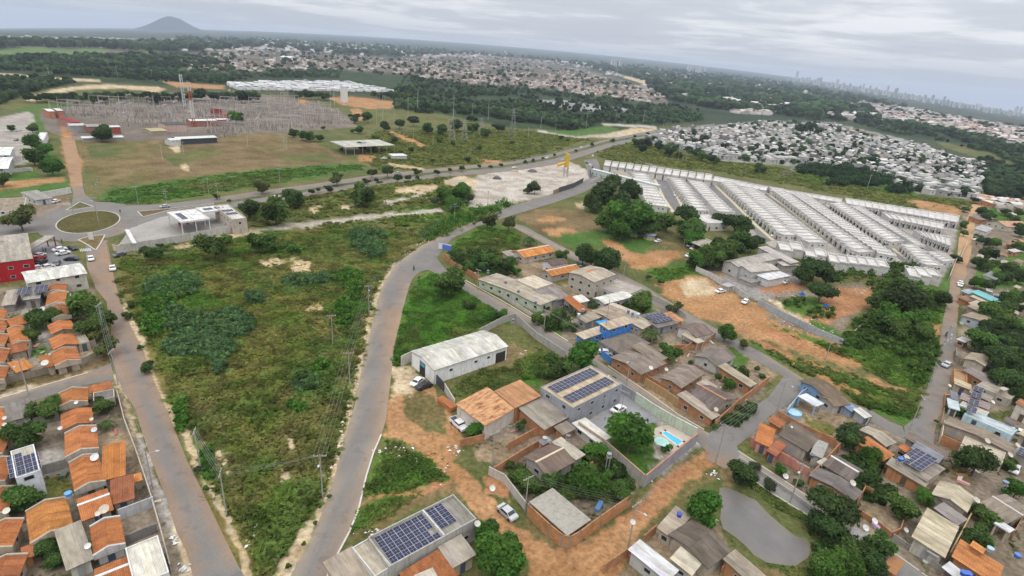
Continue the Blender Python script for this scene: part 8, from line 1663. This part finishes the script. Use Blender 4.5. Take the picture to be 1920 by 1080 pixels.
for ks, lb in ((('a','b','c','d'), "overhead wires along the main road's field side"), (('g','h','i'), "overhead wires along the tile house street"), (('e','f'), "overhead wires on the field side of the western street"), (('a','e'), "overhead wires crossing the foot of the field"), (('m','n','o'), "overhead wires over the dirt streets"), (('k','l','m'), "overhead wires along the central lane"), (('m','p'), "overhead wires across the crossing"), (('q','r','s'), "overhead wires along the right street")):
    wires(lb, ks)
# loose stones along the main road, litter on the verges
def stones():
    r = np.random.default_rng(81); m = MB(); line = R1L[3:15]
    for a, b in zip(line[:-1], line[1:]):
        n = int(hypot(b[0]-a[0], b[1]-a[1])/4.5)
        for k in range(n):
            t = (k+r.uniform(0, 1))/n; x = a[0]+(b[0]-a[0])*t-r.uniform(2, 14); y = a[1]+(b[1]-a[1])*t+r.uniform(-3, 3); p = unproj([x], [y])[0]; s = r.uniform(.15, .55); c = r.uniform(.75, 1.15); c = (.50*c, .42*c, .31*c)
            L = [(p[0]+s*cos(q*1.257)*r.uniform(.7, 1.2), p[1]+s*sin(q*1.257)*r.uniform(.7, 1.2), p[2]-.05) for q in range(5)]; t_ = [(p[0]+(l[0]-p[0])*.6, p[1]+(l[1]-p[1])*.6, p[2]+s*.6) for l in L]
            for q in range(5): m.face([L[q], L[(q+1) % 5], t_[(q+1) % 5], t_[q]], c=c)
            m.face(t_, c=c)
    kind(link(bpy.data.objects.new("rubble", m.mesh("rubble", "far_wall"))), 'stuff'); m = MB()
    for cx, cy, wx, wy, n in ((470,1005,20,25,26),(740,850,40,20,20),(775,858,20,10,10),(830,885,15,15,8),(1500,605,50,14,50),(1540,625,30,10,24),(560,412,10,6,16),(1480,560,40,20,20),(1615,545,30,10,20),(930,650,12,8,14),(980,665,20,8,8),(855,845,15,10,12),(440,930,10,10,5),(1340,890,12,8,12),(325,1010,8,12,10),(345,1065,12,8,14),(800,412,10,4,10),(780,430,30,4,20),(1190,900,40,10,10),(700,1000,30,10,12),(1330,540,40,10,14),(1780,640,10,10,12)):
        for k in range(n):
            x = cx+r.normal(0, .5)*wx; y = cy+r.normal(0, .5)*wy; p = unproj([x], [y])[0]; s = r.uniform(.12, .5); a = r.uniform(0, 3.1); v = r.uniform(.45, .7); c = (v, v, v*.97); ca, sa = cos(a)*s, sin(a)*s
            m.face([(p[0]-ca, p[1]-sa, p[2]+.08), (p[0]+sa*.6, p[1]-ca*.6, p[2]+.2), (p[0]+ca, p[1]+sa, p[2]+.1), (p[0]-sa*.5, p[1]+ca*.5, p[2]+.22)], c=c)
    kind(link(bpy.data.objects.new("litter", m.mesh("litter", "far_wall"))), 'stuff')
stones()
# ---------------------------------------------------------------- words that single out the many trees, poles and far houses
MARK = [("roundabout", 165, 416), ("petrol station", 390, 405), ("red shop", 20, 480), ("main road junction", 800, 500), ("white warehouse", 860, 655), ("solar office building", 1090, 725), ("swimming pool", 1260, 823), ("grey pond", 1435, 985), ("main crossing", 1350, 840), ("orange brick corner wall", 1062, 1020), ("long solar house", 790, 990), ("blue house", 1155, 606), ("yellow silo", 1060, 300), ("open avenue shed", 680, 270), ("substation office", 365, 256), ("red and white mast", 364, 238), ("works yard", 1430, 495), ("grove shed", 1320, 455), ("estate gatehouse", 1170, 330), ("right street bend", 1715, 800), ("dry round pool", 1488, 778), ("turquoise roof", 1855, 562), ("estate sand patch", 1750, 388), ("far city", 1700, 190), ("far mountain", 325, 50), ("white tower wall", 644, 170), ("bottom right tile house", 1830, 1055), ("bottom left tile roof", 0, 1075), ("white solar cube house", 45, 865), ("side street corner", 210, 700), ("large beige house", 1752, 1000), ("white box shed", 1450, 515), ("right dirt road", 1810, 440), ("pale metal fence", 1500, 612)]
ML = [(n, G(a, b)) for n, a, b in MARK]
def finish_labels():
    seen = {}
    for o in AUTO:
        p = o.location; best = min(ML, key=lambda m: (m[1].xy-p.xy).length); seen.setdefault((o['label'], best[0]), []).append(((best[1].xy-p.xy).length, o))
    for (lab, mk), L in seen.items():
        L.sort(key=lambda t: t[0])
        if len(L) == 1: L[0][1]['label'] = f"{lab} by the {mk}"; continue
        for k, (d, o) in enumerate(L): o['label'] = f"{lab}, {ORD[k] if k < len(ORD) else str(k+1)+'th'} outward from the {mk}"
finish_labels()
